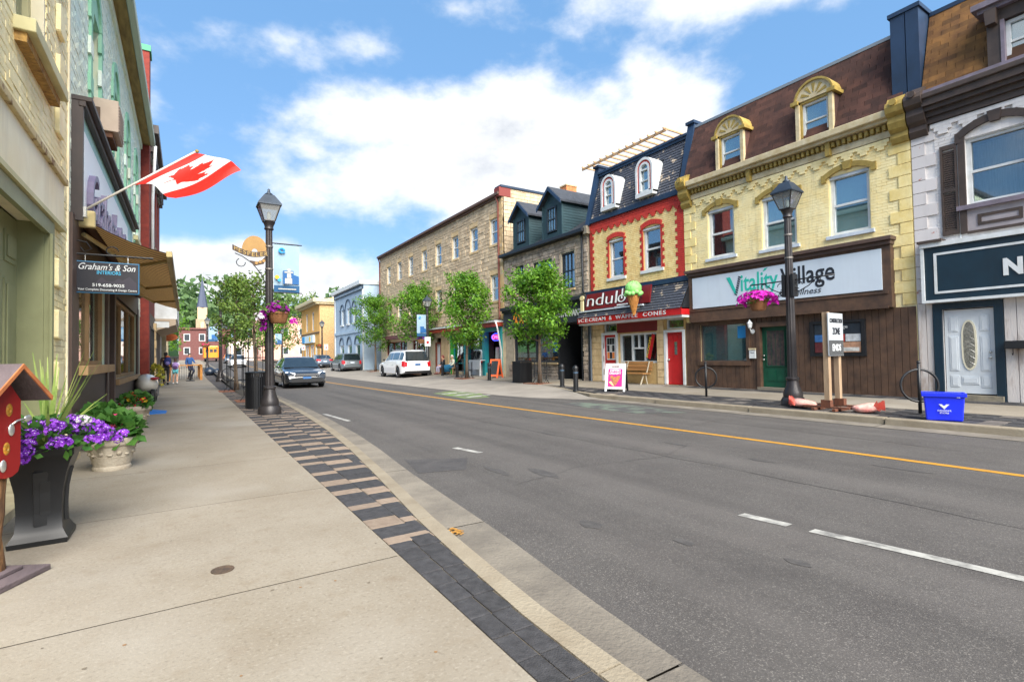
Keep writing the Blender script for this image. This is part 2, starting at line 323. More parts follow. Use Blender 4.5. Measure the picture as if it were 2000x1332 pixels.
# ================================================================== the ground, the road, the pavements
ROAD_Z = -0.13
M_asph = mat('asphalt', S(146, 141, 137, 0.273), .82, S(122, 117, 114, 0.273), 1.3, 8, bump=.25, bscale=140, thresh=(.28, .74), spec=.3)
def asphalt_grain():
    nt = M_asph.node_tree; N, L = nt.nodes, nt.links; b = N['Principled BSDF']; src = b.inputs['Base Color'].links[0].from_socket
    geo = N.new('ShaderNodeNewGeometry'); cur = src
    for sc_, lo, hi, c, typ in ((120, .55, .68, S(226, 218, 208, .36), 'n'), (85, .55, .70, S(76, 72, 71, .30), 'n'), (30, .52, .72, S(104, 99, 96, .30), 'n'), (.75, .60, .74, S(96, 92, 91, .32), 'n'), (.32, .58, .70, S(158, 150, 145, .32), 'n')):
        n = N.new('ShaderNodeTexNoise'); n.inputs['Scale'].default_value = sc_; n.inputs['Detail'].default_value = 5 if sc_ < 5 else 2; n.inputs['Roughness'].default_value = .6; L.new(geo.outputs['Position'], n.inputs['Vector'])
        r = N.new('ShaderNodeMapRange'); r.inputs[1].default_value = lo; r.inputs[2].default_value = hi; r.inputs[4].default_value = .5 if sc_ > 20 else .45; L.new(n.outputs['Fac'], r.inputs[0])
        mx = N.new('ShaderNodeMix'); mx.data_type = 'RGBA'; L.new(r.outputs[0], mx.inputs[0]); L.new(cur, mx.inputs['A']); mx.inputs['B'].default_value = c; cur = mx.outputs['Result']
    mpw = N.new('ShaderNodeMapping'); mpw.inputs['Scale'].default_value = (1.1, .035, 1); L.new(geo.outputs['Position'], mpw.inputs[0])
    for off, lo, hi, c, k in ((0, .50, .66, S(166, 159, 154, .28), .35), (5.3, .52, .68, S(96, 92, 90, .28), .38)):
        n = N.new('ShaderNodeTexNoise'); n.inputs['Scale'].default_value = 1.3; n.inputs['Detail'].default_value = 4; ad = N.new('ShaderNodeVectorMath'); ad.inputs[1].default_value = (off, off, 0); L.new(mpw.outputs[0], ad.inputs[0]); L.new(ad.outputs[0], n.inputs['Vector'])
        r = N.new('ShaderNodeMapRange'); r.inputs[1].default_value = lo; r.inputs[2].default_value = hi; r.inputs[4].default_value = k; L.new(n.outputs['Fac'], r.inputs[0])
        mx = N.new('ShaderNodeMix'); mx.data_type = 'RGBA'; L.new(r.outputs[0], mx.inputs[0]); L.new(cur, mx.inputs['A']); mx.inputs['B'].default_value = c; cur = mx.outputs['Result']
    L.new(cur, b.inputs['Base Color'])
asphalt_grain()
M_earth = mat('earth', S(96, 92, 84), .95, S(80, 84, 66), .6)
def strip(name, left, right, z, m, kind=True, parent=None, zl=None):
    """sheet between two lines x(y); left/right are [(x, y)...] of equal length"""
    mb = MB(); n = len(left)
    for (a, y), (b, y2) in zip(left, right):
        za = z if zl is None else zl
        mb.v += [(a, y, za + gz(y)), (b, y2, z + gz(y2))]
    mb.f = [(2 * i, 2 * i + 1, 2 * i + 3, 2 * i + 2) for i in range(n - 1)]; mb.m = [0] * len(mb.f)
    o = mb.build(name, m, parent); 
    if kind and parent is None: struct(o)
    return o
YS = [-60, -20, -8, -3, 0, 1.5, 2.2, 3.6, 5.3, 7.3, 9.3, 11.5, 13.5, 16, 20, 26, 34, 42, 50, 60, 80, 110, 150, 220, 320]
def interp(tab, y):
    if y <= tab[0][1]: return tab[0][0]
    for (a, y0), (b, y1) in zip(tab, tab[1:]):
        if y <= y1: return a + (b - a) * (y - y0) / (y1 - y0)
    return tab[-1][0]
CURB_L = [(1.36, -60), (1.36, 1.5), (1.37, 2.2), (1.49, 3.67), (1.69, 5.35), (1.9, 7.3), (2.06, 9.27), (2.16, 11.4), (2.24, 13.5), (2.31, 16.2), (2.36, 22), (2.4, 320)]
GUT_L = [(1.83, -60), (1.84, 1.41), (1.91, 2.25), (2.05, 3.4), (2.25, 5.9), (2.44, 7.6), (2.58, 9.2), (2.72, 12), (2.83, 15.1), (2.88, 20), (2.9, 320)]
fine_y = sorted(set(YS + [i * .5 for i in range(0, 48)]))
# ground sheet that reaches the horizon
g = MB(); 
for y in (-900, -60, 42, 150, 400, 900, 2600): g.v += [(-2600, y, -.32 + min(gz(y), gz(400)) * 1.0), (2600, y, -.32 + min(gz(y), gz(400)))]
g.f = [(2 * i, 2 * i + 1, 2 * i + 3, 2 * i + 2) for i in range(6)]; g.m = [0] * 6
struct(g.build('ground', M_earth))
road = strip('road', [(-30 if y < -30 else interp(GUT_L, y) - .02, y) for y in fine_y], [(11.0, y) for y in fine_y], ROAD_Z, M_asph)
# lane markings, each a paint film of its own on the asphalt
M_yel = mat('yellow_road_paint', S(232, 168, 40, 0.488), .7, S(190, 134, 40, 0.488), 9, 8, thresh=(.5, .8)); M_wht = mat('white_road_paint', S(222, 220, 212, 0.45), .7, S(150, 148, 144, 0.45), 7, 8, thresh=(.44, .64))
YEL = [(7.56, -30), (7.52, 1.7), (7.43, 4.5), (7.14, 11.3), (6.95, 18), (6.76, 27.8), (6.7, 42), (6.75, 60), (7.0, 110), (7.3, 200)]
def paint(name, pts, w, m, z=ROAD_Z + .004):
    o = strip(name, [(x - w / 2, y) for x, y in pts], [(x + w / 2, y) for x, y in pts], z, m, parent=road); return o
paint('yellow_centre_line', [(interp(YEL, y), y) for y in fine_y if -20 <= y <= 200], .125, M_yel)
WHT = [(4.36, -1), (4.2, .98), (3.96, 2.6), (3.52, 6.39), (3.4, 6.98), (2.98, 11.4), (2.86, 13.25)]
for a, b in ((-2.2, 2.12), (2.28, 2.66), (6.42, 7.0), (11.35, 13.2)):
    ys = [a + (b - a) * i / 6 for i in range(7)]; paint('white_dashed_line', [(interp(WHT, y), y) for y in ys], .10, M_wht)
M_grn = mat('green_lane_paint', S(150, 184, 92, 0.372), .8, S(136, 136, 122, 0.372), 4, 9, thresh=(.40, .62)); M_grn2 = mat('faded_green_paint', S(150, 168, 148, 0.31), .8, S(112, 110, 110, 0.31), 2.2, 9, thresh=(.40, .56))
def patch(name, poly, m, z): 
    mb = MB(); mb.add([(x, y, z) for x, y in poly], [tuple(range(len(poly)))]); return mb.build(name, m, road)
patch('green_bike_box', [(7.55, 14.7), (8.4, 14.6), (9.2, 17.0), (9.3, 18.1), (8.5, 18.3), (7.7, 17.6)], M_grn, ROAD_Z + .004)
for k in range(3):
    y = 15.0 + k * .95; patch('white_bike_symbol', [(7.8, y), (8.35, y + .12), (8.5, y + .34), (8.95, y + .42), (8.9, y + .62), (8.2, y + .46), (7.78, y + .22)], M_wht, ROAD_Z + .008)
patch('worn_green_paint', [(8.6, 8.4), (9.6, 7.7), (9.9, 9.6), (9.4, 11.3), (8.7, 11.2)], M_grn2, ROAD_Z + .004)
M_patch = mat('asphalt_repair', S(122, 118, 117, 0.31), .85, S(96, 93, 94, 0.31), 5, 6, bump=.4, bscale=90)
patch('asphalt_repair', [(2.31, 5.75), (2.86, 5.6), (3.2, 6.2), (2.46, 6.6)], M_patch, ROAD_Z + .003)
M_tar = mat('tar_spot', S(106, 102, 100, 0.31), .8, S(130, 125, 122, 0.31), 14, 6, thresh=(.4, .7), bump=.4, bscale=90)
for x, y, a, b in ((3.5, 4.9, .10, .28), (3.12, 5.3, .06, .3), (3.05, 2.52, .05, .09), (3.35, 1.85, .05, .08), (5.3, 7.2, .05, .2), (6.2, 5.2, .05, .22), (6.1, 3.8, .05, .2), (2.75, 3.2, .08, .1), (6.9, 2.6, .04, .3), (6.4, 9.4, .06, .3), (6.2, 14.5, .05, .5), (5.5, 17, .05, .6), (5.1, 15.6, .04, .5)):
    n = 11; patch('tar_spot', [(x + a * (1 + .5 * (rnd.random() - .5)) * math.cos(2 * PI * i / n), y + b * (1 + .5 * (rnd.random() - .5)) * math.sin(2 * PI * i / n)) for i in range(n)], M_tar, ROAD_Z + .003)
def crack(pts, w):
    rg = random.Random(int(pts[0][1] * 10)); b = MB(); fine = []
    for (xa, ya), (xb, yb) in zip(pts, pts[1:]):
        for i in range(10): t_ = i / 10; fine.append((xa + (xb - xa) * t_ + rg.uniform(-.025, .025), ya + (yb - ya) * t_ + rg.uniform(-.025, .025)))
    for i in range(len(fine) - 1):
        a, c = Vector((*fine[i], 0)), Vector((*fine[i + 1], 0)); d = c - a; q = Vector((-d.y, d.x, 0)).normalized() * w * rg.uniform(.4, 1.1); z = Vector((0, 0, ROAD_Z + .0035)); b.quad(tuple(a - q + z), tuple(a + q + z), tuple(c + q + z), tuple(c - q + z))
    b.build('sealed_crack', M_tar, road)
crack([(5.3, -1), (5.4, 4), (5.25, 9), (5.1, 16), (4.9, 26)], .008); crack([(2.9, 4.6), (4.1, 4.9), (5.3, 4.7), (6.6, 5.2)], .006); crack([(3.0, 9.8), (4.6, 10.1), (6.3, 9.7)], .008); crack([(8.6, 1.0), (8.8, 5), (8.7, 8)], .007); crack([(7.6, 6.2), (8.9, 6.5), (10.1, 6.3)], .006); crack([(3.2, 15.5), (4.8, 15.2), (6.4, 15.8)], .012)
# left kerb and gutter, cast in lengths
M_conc = mat('pale_concrete', S(212, 200, 178, 0.364), .9, S(186, 172, 150, 0.364), 1.8, 9, bump=.35, bscale=60, thresh=(.3, .75), rand=.035)
M_curb = mat('kerb_concrete', S(214, 200, 174, 0.356), .9, S(186, 170, 144, 0.356), 3, 9, bump=.4, bscale=50, rand=.05)
M_gut = mat('gutter_concrete', S(176, 166, 150, 0.409), .92, S(132, 124, 114, 0.409), 2.2, 9, bump=.5, bscale=45, thresh=(.35, .7), rand=.05)
M_joint = mat('joint_sand', S(120, 108, 92, 0.225), .95, S(90, 82, 70, 0.225), 8)
def kerb_run(name, inner, gut, ys, parent_name, label_m, kh=.0, w=.15):
    root = MB(); 
    for y in (ys[0], ys[-1]): root.v += [(interp(inner, y) + .02, y, ROAD_Z - .12 + gz(y)), (interp(gut, y) - .02, y, ROAD_Z - .12 + gz(y))]
    root.f = [(0, 1, 3, 2)]; root.m = [0]; r = struct(root.build(parent_name, M_joint))
    for y0, y1 in zip(ys, ys[1:]):
        k = MB(); gmb = MB(); n = 5; e = .006; yy = [y0 + e + (y1 - y0 - 2 * e) * i / (n - 1) for i in range(n)]
        for y in yy:
            x = interp(inner, y); g_ = interp(gut, y); z = gz(y)
            k.v += [(x, y, ROAD_Z - .1 + z), (x, y, z), (x + w * .8, y, z + .001), (x + w, y, z - .03), (x + w + .03, y, ROAD_Z + .02 + z), (x + w + .035, y, ROAD_Z - .1 + z)]
            gmb.v += [(x + w + .036, y, ROAD_Z + .012 + z), (g_, y, ROAD_Z + .006 + z), (g_, y, ROAD_Z - .1 + z)]
        for i in range(n - 1):
            k.f += [tuple(b + i * 6 for b in (q, q + 1, q + 7, q + 6)) for q in range(5)]; gmb.f += [tuple(b + i * 3 for b in (q, q + 1, q + 4, q + 3)) for q in range(2)]
        k.f += [(0, 5, 4, 3, 2, 1), tuple((n - 1) * 6 + q for q in range(6))]; k.m = [0] * len(k.f); gmb.m = [0] * len(gmb.f)
        k.build('kerb_length', M_curb, r); gmb.build('gutter_length', M_gut, r)
    return r
kerb_run('kerb', CURB_L, GUT_L, [-6, -3.4, -.6, 1.55, 3.75, 6.0, 8.2, 10.4, 12.7, 15.0, 17.5, 20, 23, 26, 30, 35, 42, 55, 80, 130], 'kerb_left', M_curb)
M_white_dirt = mat('dry_leaf_tan', S(176, 128, 50), .9, S(120, 84, 34), 30)
# left pavement: slabs on a bed
SW0, SW1 = -1.36, 1.13
bed = MB()
for y in YS: bed.v += [(SW0 - 6, y, -.035 + gz(y)), (interp(CURB_L, y), y, -.035 + gz(y))]
bed.f = [(2 * i, 2 * i + 1, 2 * i + 3, 2 * i + 2) for i in range(len(YS) - 1)]; bed.m = [0] * len(bed.f)
pav_l = struct(bed.build('pavement_left', M_joint))
M_seam = mat('dark_joint_filler', S(96, 84, 68, .35), .95, S(66, 58, 48, .35), 14); M_slab = mat('pavement_slab', S(217, 205, 184, 0.331), .88, S(188, 172, 148, 0.331), 1.1, 10, bump=.18, bscale=85, thresh=(.30, .78), rand=.03)
def slab_grain():
    nt = M_slab.node_tree; N, L = nt.nodes, nt.links; b = N['Principled BSDF']; cur = b.inputs['Base Color'].links[0].from_socket; geo = N.new('ShaderNodeNewGeometry')
    for sc_, lo, hi, c, k in ((48, .54, .70, S(150, 136, 114, .36), .45), (52, .55, .72, S(240, 230, 212, .38), .35), (9, .55, .75, S(182, 164, 138, .36), .5), (2.6, .66, .78, S(150, 118, 86, .36), .35), (.5, .5, .7, S(222, 214, 200, .36), .6)):
        n = N.new('ShaderNodeTexNoise'); n.inputs['Scale'].default_value = sc_; n.inputs['Detail'].default_value = 3; mp = N.new('ShaderNodeMapping'); mp.inputs['Location'].default_value = (sc_, 0, 0); L.new(geo.outputs['Position'], mp.inputs[0]); L.new(mp.outputs[0], n.inputs['Vector'])
        r = N.new('ShaderNodeMapRange'); r.inputs[1].default_value = lo; r.inputs[2].default_value = hi; r.inputs[4].default_value = k; L.new(n.outputs['Fac'], r.inputs[0])
        mx = N.new('ShaderNodeMix'); mx.data_type = 'RGBA'; L.new(r.outputs[0], mx.inputs[0]); L.new(cur, mx.inputs['A']); mx.inputs['B'].default_value = c; cur = mx.outputs['Result']
    L.new(cur, b.inputs['Base Color'])
slab_grain()
ys = [-6.9, -4.9, -2.9, -.87, 1.13, 3.15, 5.2, 7.15, 9.2, 11.2, 13.2, 15.2, 17.3, 19.4, 21.5, 23.7, 26, 28.5, 31, 34, 37, 40, 44, 50, 58, 70, 90, 130]
for y0, y1 in zip(ys, ys[1:]):
    mb = MB(); e = .007; w1 = SW1 if y0 < 62 else 2.3
    z0, z1 = gz(y0), gz(y1); mb.hexa([(SW0, y0 + e, z0 - .1), (w1, y0 + e, z0 - .1), (w1, y1 - e, z1 - .1), (SW0, y1 - e, z1 - .1), (SW0, y0 + e, z0), (w1, y0 + e, z0), (w1, y1 - e, z1), (SW0, y1 - e, z1)])
    mb.build('concrete_slab', M_slab, pav_l)
    MB().box(SW0, w1 - .01, y1 - .0075, y1 + .0075, z1 - .06, z1 - .0015).build('slab_joint', M_seam, pav_l)
# paver strip between the slabs and the kerb, on sand that fills its joints
sand = MB()
for y in fine_y:
    if -2 <= y <= 23: sand.v += [(SW1 + .0015, y, -.0075), (interp(CURB_L, y) - .001, y, -.0075)]
sand.f = [(2 * i, 2 * i + 1, 2 * i + 3, 2 * i + 2) for i in range(len(sand.v) // 2 - 1)]; sand.m = [0] * len(sand.f); sand.build('joint_sand', mat('pale_joint_sand', S(168, 154, 132, .34), .95, S(130, 118, 98, .34), 12), pav_l)
M_pd = mat('charcoal_paver', S(88, 87, 90, 0.446), .85, S(56, 55, 58, 0.446), 18, 6, bump=.5, bscale=110, rand=.16); M_pp = mat('pink_paver', S(196, 174, 152, 0.446), .88, S(170, 148, 128, 0.446), 18, 6, bump=.5, bscale=110, rand=.12)
M_pg = mat('grey_paver', S(150, 142, 134, .42), .88, S(120, 112, 106, .42), 18, 6, bump=.4, bscale=110, rand=.14); me_d = unit_box('paver', M_pd, 0); me_p = unit_box('paver', M_pp, 0); me_g = unit_box('paver', M_pg, 0)
for me in (me_d, me_p, me_g):
    bm = bmesh.new(); bm.from_mesh(me); bmesh.ops.bevel(bm, geom=[e for e in bm.edges if all(v.co.z > .4 for v in e.verts)], offset=.035, segments=1, affect='EDGES'); bm.to_mesh(me); bm.free()
def paver(parent, x0, x1, y0, y1, dark, z=0.0, j=.006):
    inst('paver', me_d if dark else me_p if parent is pav_l else me_g, parent, ((x0 + x1) / 2, (y0 + y1) / 2, z - .035 + (rnd.random() - .5) * .004), (x1 - x0 - j, y1 - y0 - j, .07))
rp = random.Random(3); far = MB()
y = -1.9                                   # near end: two files of charcoal setts
while y < 3.35:
    h = .205; x0 = SW1 + .006; x1 = interp(CURB_L, y + h / 2) - .004; n = 2
    for i in range(n): paver(pav_l, x0 + (x1 - x0) * i / n, x0 + (x1 - x0) * (i + 1) / n, y, y + h, True)
    y += h
col_x = SW1 + .006; ci = 0                  # then files of charcoal and pink stones, each file shifted
for cw in (.26, .30, .26, .30, .26):
    y = 3.36; seq = [(.27, True), (.15, False), (.24, True), (.24, False), (.30, True), (.13, False), (.2, True)]; k = ci * 2 + 1; y -= (ci % 3) * .12; first = True
    while y < 22:
        h, dk = seq[k % 7]; k += 1; h *= rp.uniform(.9, 1.1); xe = interp(CURB_L, y + h / 2) - .004; a_, b_ = col_x, min(col_x + cw, xe)
        if xe - b_ < .10: b_ = xe
        y0_ = max(y, 3.36)
        if b_ - a_ > .06 and y + h - y0_ > .04:
            if y < 15.5: paver(pav_l, a_, b_, y0_, y + h, dk)
            else: far.mi = 0 if dk else 1; far.box(a_ + .003, b_ - .003, y0_ + .003, y + h - .003, -.06, 0)
        y += h
    col_x += cw; ci += 1
far.build('paver_field', [M_pd, M_pp], pav_l, kind='stuff')
strip('paver_band', [(SW1 + .01, y) for y in (22, 30, 42, 60)], [(interp(CURB_L, y) - .01, y) for y in (22, 30, 42, 60)], -.004, mat('mixed_paver_band', S(120, 110, 104, 0.396), .9, S(78, 74, 74, 0.396), 6, 3, thresh=(.45, .55)), parent=pav_l)
gum = MB(); rgm = random.Random(17)                # trodden gum, grit and leaf scraps on the slabs
for _ in range(80):
    x, y = rgm.uniform(-1.1, 1.1), rgm.uniform(1.2, 16) if rgm.random() < .7 else rgm.uniform(1.2, 6); r = rgm.uniform(.004, .010); n = 7; k0 = len(gum.v)
    gum.mi = 0 if rgm.random() < .75 else 1; gum.add([(x + r * rgm.uniform(.6, 1.2) * math.cos(2 * PI * i / n), y + r * rgm.uniform(.6, 1.2) * math.sin(2 * PI * i / n), .0022) for i in range(n)], [tuple(range(n))])
gum.build('gum_spot', [mat('trodden_gum', S(160, 146, 126, .34), .9), mat('rust_stain', S(190, 146, 100, .38), .9)], pav_l, kind='stuff')
# iron cap in the slab, litter in the gutter
M_iron = mat('cast_iron', S(96, 78, 62), .7, S(70, 60, 52), 20, metal=.4, bump=.4, bscale=60)
mb = MB(); mb.lathe([(.0, .0), (.062, .0), (.062, .004), (.05, .005), (.045, .003), (.02, .003), (.015, .005), (0, .005)], (.18, 3.54, .001), 20); mb.build('valve_cap', M_iron, pav_l)
mb = MB()
for k in range(26):
    a, r = rnd.random() * 6.3, rnd.random() ** .7 * .07; x, y = 1.76 + r * math.cos(a) * .6, 3.62 + r * math.sin(a) * 1.3; q = .012 + .012 * rnd.random(); t = rnd.random() * 6
    mb.add([(x + q * math.cos(t + i * 1.57), y + q * math.sin(t + i * 1.57), ROAD_Z + .022 + .008 * rnd.random()) for i in range(4)], [(0, 1, 2, 3)])
lt = mb.build('dry_leaf_litter', M_white_dirt, kind='stuff'); tag(lt, 'small heap of dry tan leaves in the gutter', 'litter')
# ------------------------------------------------------------------ right side: lay-by, kerb, pavement
M_apron = mat('lay_by_concrete', S(186, 178, 166, 0.482), .9, S(158, 150, 140, 0.482), .9, 9, bump=.3, bscale=40)
def rz(x): return .08 * max(0, min(1, (x - 11.0) / 3.7))     # the pavement falls towards the kerb
AP_Y = [10.9, 11.7, 12.3, 13.5, 15, 17, 20, 24, 28, 34, 42, 50, 62]
AP_O = [10.5, 10.2, 9.9, 9.3, 9.05, 8.95, 8.88, 8.8, 8.8, 8.9, 9.0, 9.2, 9.5]; AP_I = [10.64, 10.64, 10.66, 10.95, 11.5, 12.2, 12.45, 12.75, 13.1, 13.4, 13.45, 13.5, 13.5]
ap = MB()
for y, a, b in zip(AP_Y, AP_O, AP_I): ap.v += [(a, y, ROAD_Z + .004 + gz(y)), (a + (b - a) * .45, y, -.125 + .04 * min(1, max(0, (y - 12) / 3)) + gz(y)), (b, y, (-.122 if y < 12 else rz(b) - .004 - .118 * max(0, 1 - (y - 12) / 1.6)) + gz(y))]
ap.f = [t for i in range(len(AP_Y) - 1) for t in ((3 * i, 3 * i + 1, 3 * i + 4, 3 * i + 3), (3 * i + 1, 3 * i + 2, 3 * i + 5, 3 * i + 4))]; ap.m = [0] * len(ap.f)
struct(ap.build('lay_by', M_apron, smooth=True))
RC = [(10.66, -60), (10.66, 9.0), (10.6, 11.3), (10.62, 12.3)]
base = MB()
for y in [-60, -8, 0, 4, 8, 11.5]: base.v += [(10.85, y, -.035), (14.8, y, .045)]
for y, b in list(zip(AP_Y, AP_I))[2:]: base.v += [(b, y, rz(b) - .035 + gz(y)), (14.8, y, .045 + gz(y))]
for y in (90, 150, 320): base.v += [(13.5, y, .0 + gz(y)), (14.8, y, .045 + gz(y))]
n = len(base.v) // 2; base.f = [(2 * i, 2 * i + 1, 2 * i + 3, 2 * i + 2) for i in range(n - 1)]; base.m = [0] * len(base.f)
pav_r = struct(base.build('pavement_right', M_joint))
kerb_r = struct(MB().box(10.68, 10.84, -6, 12.2, -.25, -.12).build('kerb_right', M_joint))
kys = [-6, -3.5, -1, 1.6, 4.25, 6.9, 9.6, 12.25]
for y0, y1 in zip(kys, kys[1:]):
    k = MB(); e = .008
    k.hexa([(10.63, y0 + e, -.2), (10.84, y0 + e, -.2), (10.84 + (.35 if y1 > 12 else 0), y1 - e, -.2), (10.60, y1 - e, -.2), (10.665, y0 + e, .0), (10.84, y0 + e, .002), (10.84 + (.35 if y1 > 12 else 0), y1 - e, .002), (10.63, y1 - e, 0.0)]); k.build('kerb_length', M_curb, kerb_r, bevel=.02)
    MB().add([(10.22, y0 + e, ROAD_Z + .006), (10.64, y0 + e, ROAD_Z + .012), (10.62, y1 - e, ROAD_Z + .012), (10.2, y1 - e, ROAD_Z + .006)], [(0, 1, 2, 3)]).build('gutter_length', M_gut, kerb_r)
for (xa, ya), (xb, yb) in (((10.62, 12.24), (10.97, 13.5)), ((10.97, 13.5), (11.52, 15.0)), ((11.52, 15.0), (12.22, 17.0))):      # the kerb turns in and dies into the lay-by
    k = MB(); d = Vector((xb - xa, yb - ya, 0)).normalized(); n_ = Vector((d.y, -d.x, 0)) * .17; A, Bq = Vector((xa, ya, 0)) + d * .006, Vector((xb, yb, 0)) - d * .006; za, zb2 = rz(xa) + .001, rz(xb) + .001
    k.hexa([tuple(A + Vector((0, 0, -.2))), tuple(A + n_ + Vector((0, 0, -.2))), tuple(Bq + n_ + Vector((0, 0, -.2))), tuple(Bq + Vector((0, 0, -.2))), tuple(A + Vector((0, 0, za))), tuple(A + n_ + Vector((0, 0, za))), tuple(Bq + n_ + Vector((0, 0, zb2))), tuple(Bq + Vector((0, 0, zb2)))]); k.build('kerb_length', M_curb, kerb_r, bevel=.012)
# slabs: a middle walkway, pavers at the kerb and along the shopfronts
for y0 in [-4 + 1.55 * i for i in range(36)]:
    y1 = y0 + 1.55; lo = 12.25 if y1 < 17.5 else max(12.25, interp(list(zip(AP_I, AP_Y)), y1) + .02); hi = 14.0 if y1 < 12.5 else 14.68
    mb = MB(); e = .006; mb.hexa([(lo, y0 + e, -.06), (hi, y0 + e, -.06), (hi, y1 - e, -.06), (lo, y1 - e, -.06), (lo, y0 + e, rz(lo) + gz(y0)), (hi, y0 + e, rz(hi) + gz(y0)), (hi, y1 - e, rz(hi) + gz(y1)), (lo, y1 - e, rz(lo) + gz(y1))]); mb.build('concrete_slab', M_slab, pav_r)
rr = []
y = -1.6; row = 0
while y < 17.4:
    h = .29; x0 = 10.852 if y < 12 else 10.95 + (y - 12) * .26
    x = x0 - (.2 if row % 2 else 0)
    while x < 12.24:
        a, b = max(x, x0), min(x + .44, 12.24)
        if b - a > .05: rr.append((a, b, y, y + h, rp.random() < (.8 if row % 3 else .5)))
        x += .44
    y += h; row += 1
for k in range(48): rr.append((14.01, 14.34, -1.6 + k * .29, -1.31 + k * .29, rp.random() < .7)); rr.append((14.35, 14.69, -1.6 + k * .29, -1.31 + k * .29, rp.random() < .55))
rr.sort(key=lambda r: math.hypot(r[0], r[2])); ff = MB()
for i, (a, b, c, d_, dk) in enumerate(rr):
    if i < 230: paver(pav_r, a, b, c, d_, dk, rz((a + b) / 2))
    else: ff.mi = 0 if dk else 1; z = rz((a + b) / 2); ff.box(a + .004, b - .004, c + .004, d_ - .004, z - .06, z)
ff.build('paver_field', [M_pd, M_pg], pav_r, kind='stuff')
# ================================================================== buildings: shared pieces
XF = 14.7
M_glass = glass('window_glass', (.02, .03, .035, 1), .20, .7); M_shop = glass('shop_glass', (.01, .015, .018, 1), .14, .8); M_teal = glass('sky_lit_glass', (.08, .20, .22, 1), .28, .45)
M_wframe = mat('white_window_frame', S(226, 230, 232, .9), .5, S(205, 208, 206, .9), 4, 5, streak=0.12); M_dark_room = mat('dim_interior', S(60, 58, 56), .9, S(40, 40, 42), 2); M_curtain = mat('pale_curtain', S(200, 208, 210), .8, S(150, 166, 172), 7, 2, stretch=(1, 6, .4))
M_blind = mat('grey_blind', S(150, 148, 142), .8, S(120, 120, 116), 3); M_tealroom = mat('teal_glow_backing', S(120, 176, 176), .9, S(70, 110, 114), 3)  # teal room light put into the backing colour
def window(parent, side, x0, u0, u1, z0, z1, fm=None, gm=None, fw=.07, rec=.10, split=.5, sill=None, sm=None, sill_w=.10, inside=None, name='window', muntins=0, cas=0.0, mull=0):
    """sash window in its opening: frame (the part), panes, sill, blind as sub-parts"""
    fm = fm or M_wframe; gm = gm or M_glass
    m = MB(side, x0); d0, d1 = -rec - .05, -rec + .03
    m.fb(u0, u0 + fw, z0, z1, d0, d1).fb(u1 - fw, u1, z0, z1, d0, d1).fb(u0 + fw, u1 - fw, z0, z0 + fw, d0, d1).fb(u0 + fw, u1 - fw, z1 - fw, z1, d0, d1)
    zm = z0 + (z1 - z0) * split if split else None
    if zm: m.fb(u0 + fw, u1 - fw, zm - fw * .35, zm + fw * .35, d0, d1 - .012)
    for k in range(mull): u = u0 + (u1 - u0) * (k + 1) / (mull + 1); m.fb(u - fw * .5, u + fw * .5, z0 + fw, z1 - fw, d0, d1 - .004)
    for k in range(muntins):
        u = u0 + fw + (u1 - u0 - 2 * fw) * (k + 1) / (muntins + 1); m.fb(u - .009, u + .009, z0 + fw, z1 - fw, d0, d1 - .02)
    w = m.build(name, fm, parent)
    cells = [(z0 + fw, zm - fw * .35), (zm + fw * .35, z1 - fw)] if zm else [(z0 + fw, z1 - fw)]
    for i, (a, b) in enumerate(cells): MB(side, x0).fb(u0 + fw, u1 - fw, a, b, d0 + .02 - .01 * i, d0 + .026 - .01 * i).build('pane', gm, w)
    MB(side, x0).fb(u0 - .02, u1 + .02, z0 - .02, z1 + .02, -rec - .62, -rec - .60).build('room_backing', inside or M_dark_room, w)  # sheet added behind the panes; default colour paints the room's darkness
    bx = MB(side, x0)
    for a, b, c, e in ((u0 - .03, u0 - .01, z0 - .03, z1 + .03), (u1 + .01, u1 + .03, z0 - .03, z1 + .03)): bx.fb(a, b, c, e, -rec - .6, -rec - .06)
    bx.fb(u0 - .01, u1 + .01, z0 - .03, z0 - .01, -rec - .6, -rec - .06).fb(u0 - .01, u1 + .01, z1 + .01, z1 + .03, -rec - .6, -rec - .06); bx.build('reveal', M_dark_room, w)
    if cas:
        c = MB(side, x0); c.fb(u0 - cas, u0, z0 - .0, z1, -.02, .025).fb(u1, u1 + cas, z0 - .0, z1, -.02, .025).fb(u0 - cas, u1 + cas, z1, z1 + cas, -.02, .027); c.build('casing', sm or fm, w)
    if sill: MB(side, x0).fb(u0 - sill, u1 + sill, z0 - sill_w, z0 - .002, -rec + .02, .07).build('sill', sm or fm, w, bevel=.008)
    return w
def shell(parent, side, x0, u0, u1, z0, z1, depth, holes, m, name='wall', roofm=None, rev=.14, d=0.0):
    """front with its openings, party walls, back and flat top"""
    b = MB(side, x0); holes_wall(b, u0, u1, z0, z1, holes, d, rev)
    for u in (u0, u1): b.quad(b.pt(u, z0, d), b.pt(u, z0, -depth), b.pt(u, z1, -depth), b.pt(u, z1, d))
    b.quad(b.pt(u0, z0, -depth), b.pt(u1, z0, -depth), b.pt(u1, z1, -depth), b.pt(u0, z1, -depth)); b.quad(b.pt(u0, z1, d), b.pt(u1, z1, d), b.pt(u1, z1, -depth), b.pt(u0, z1, -depth))
    return b.build(name, m, parent)
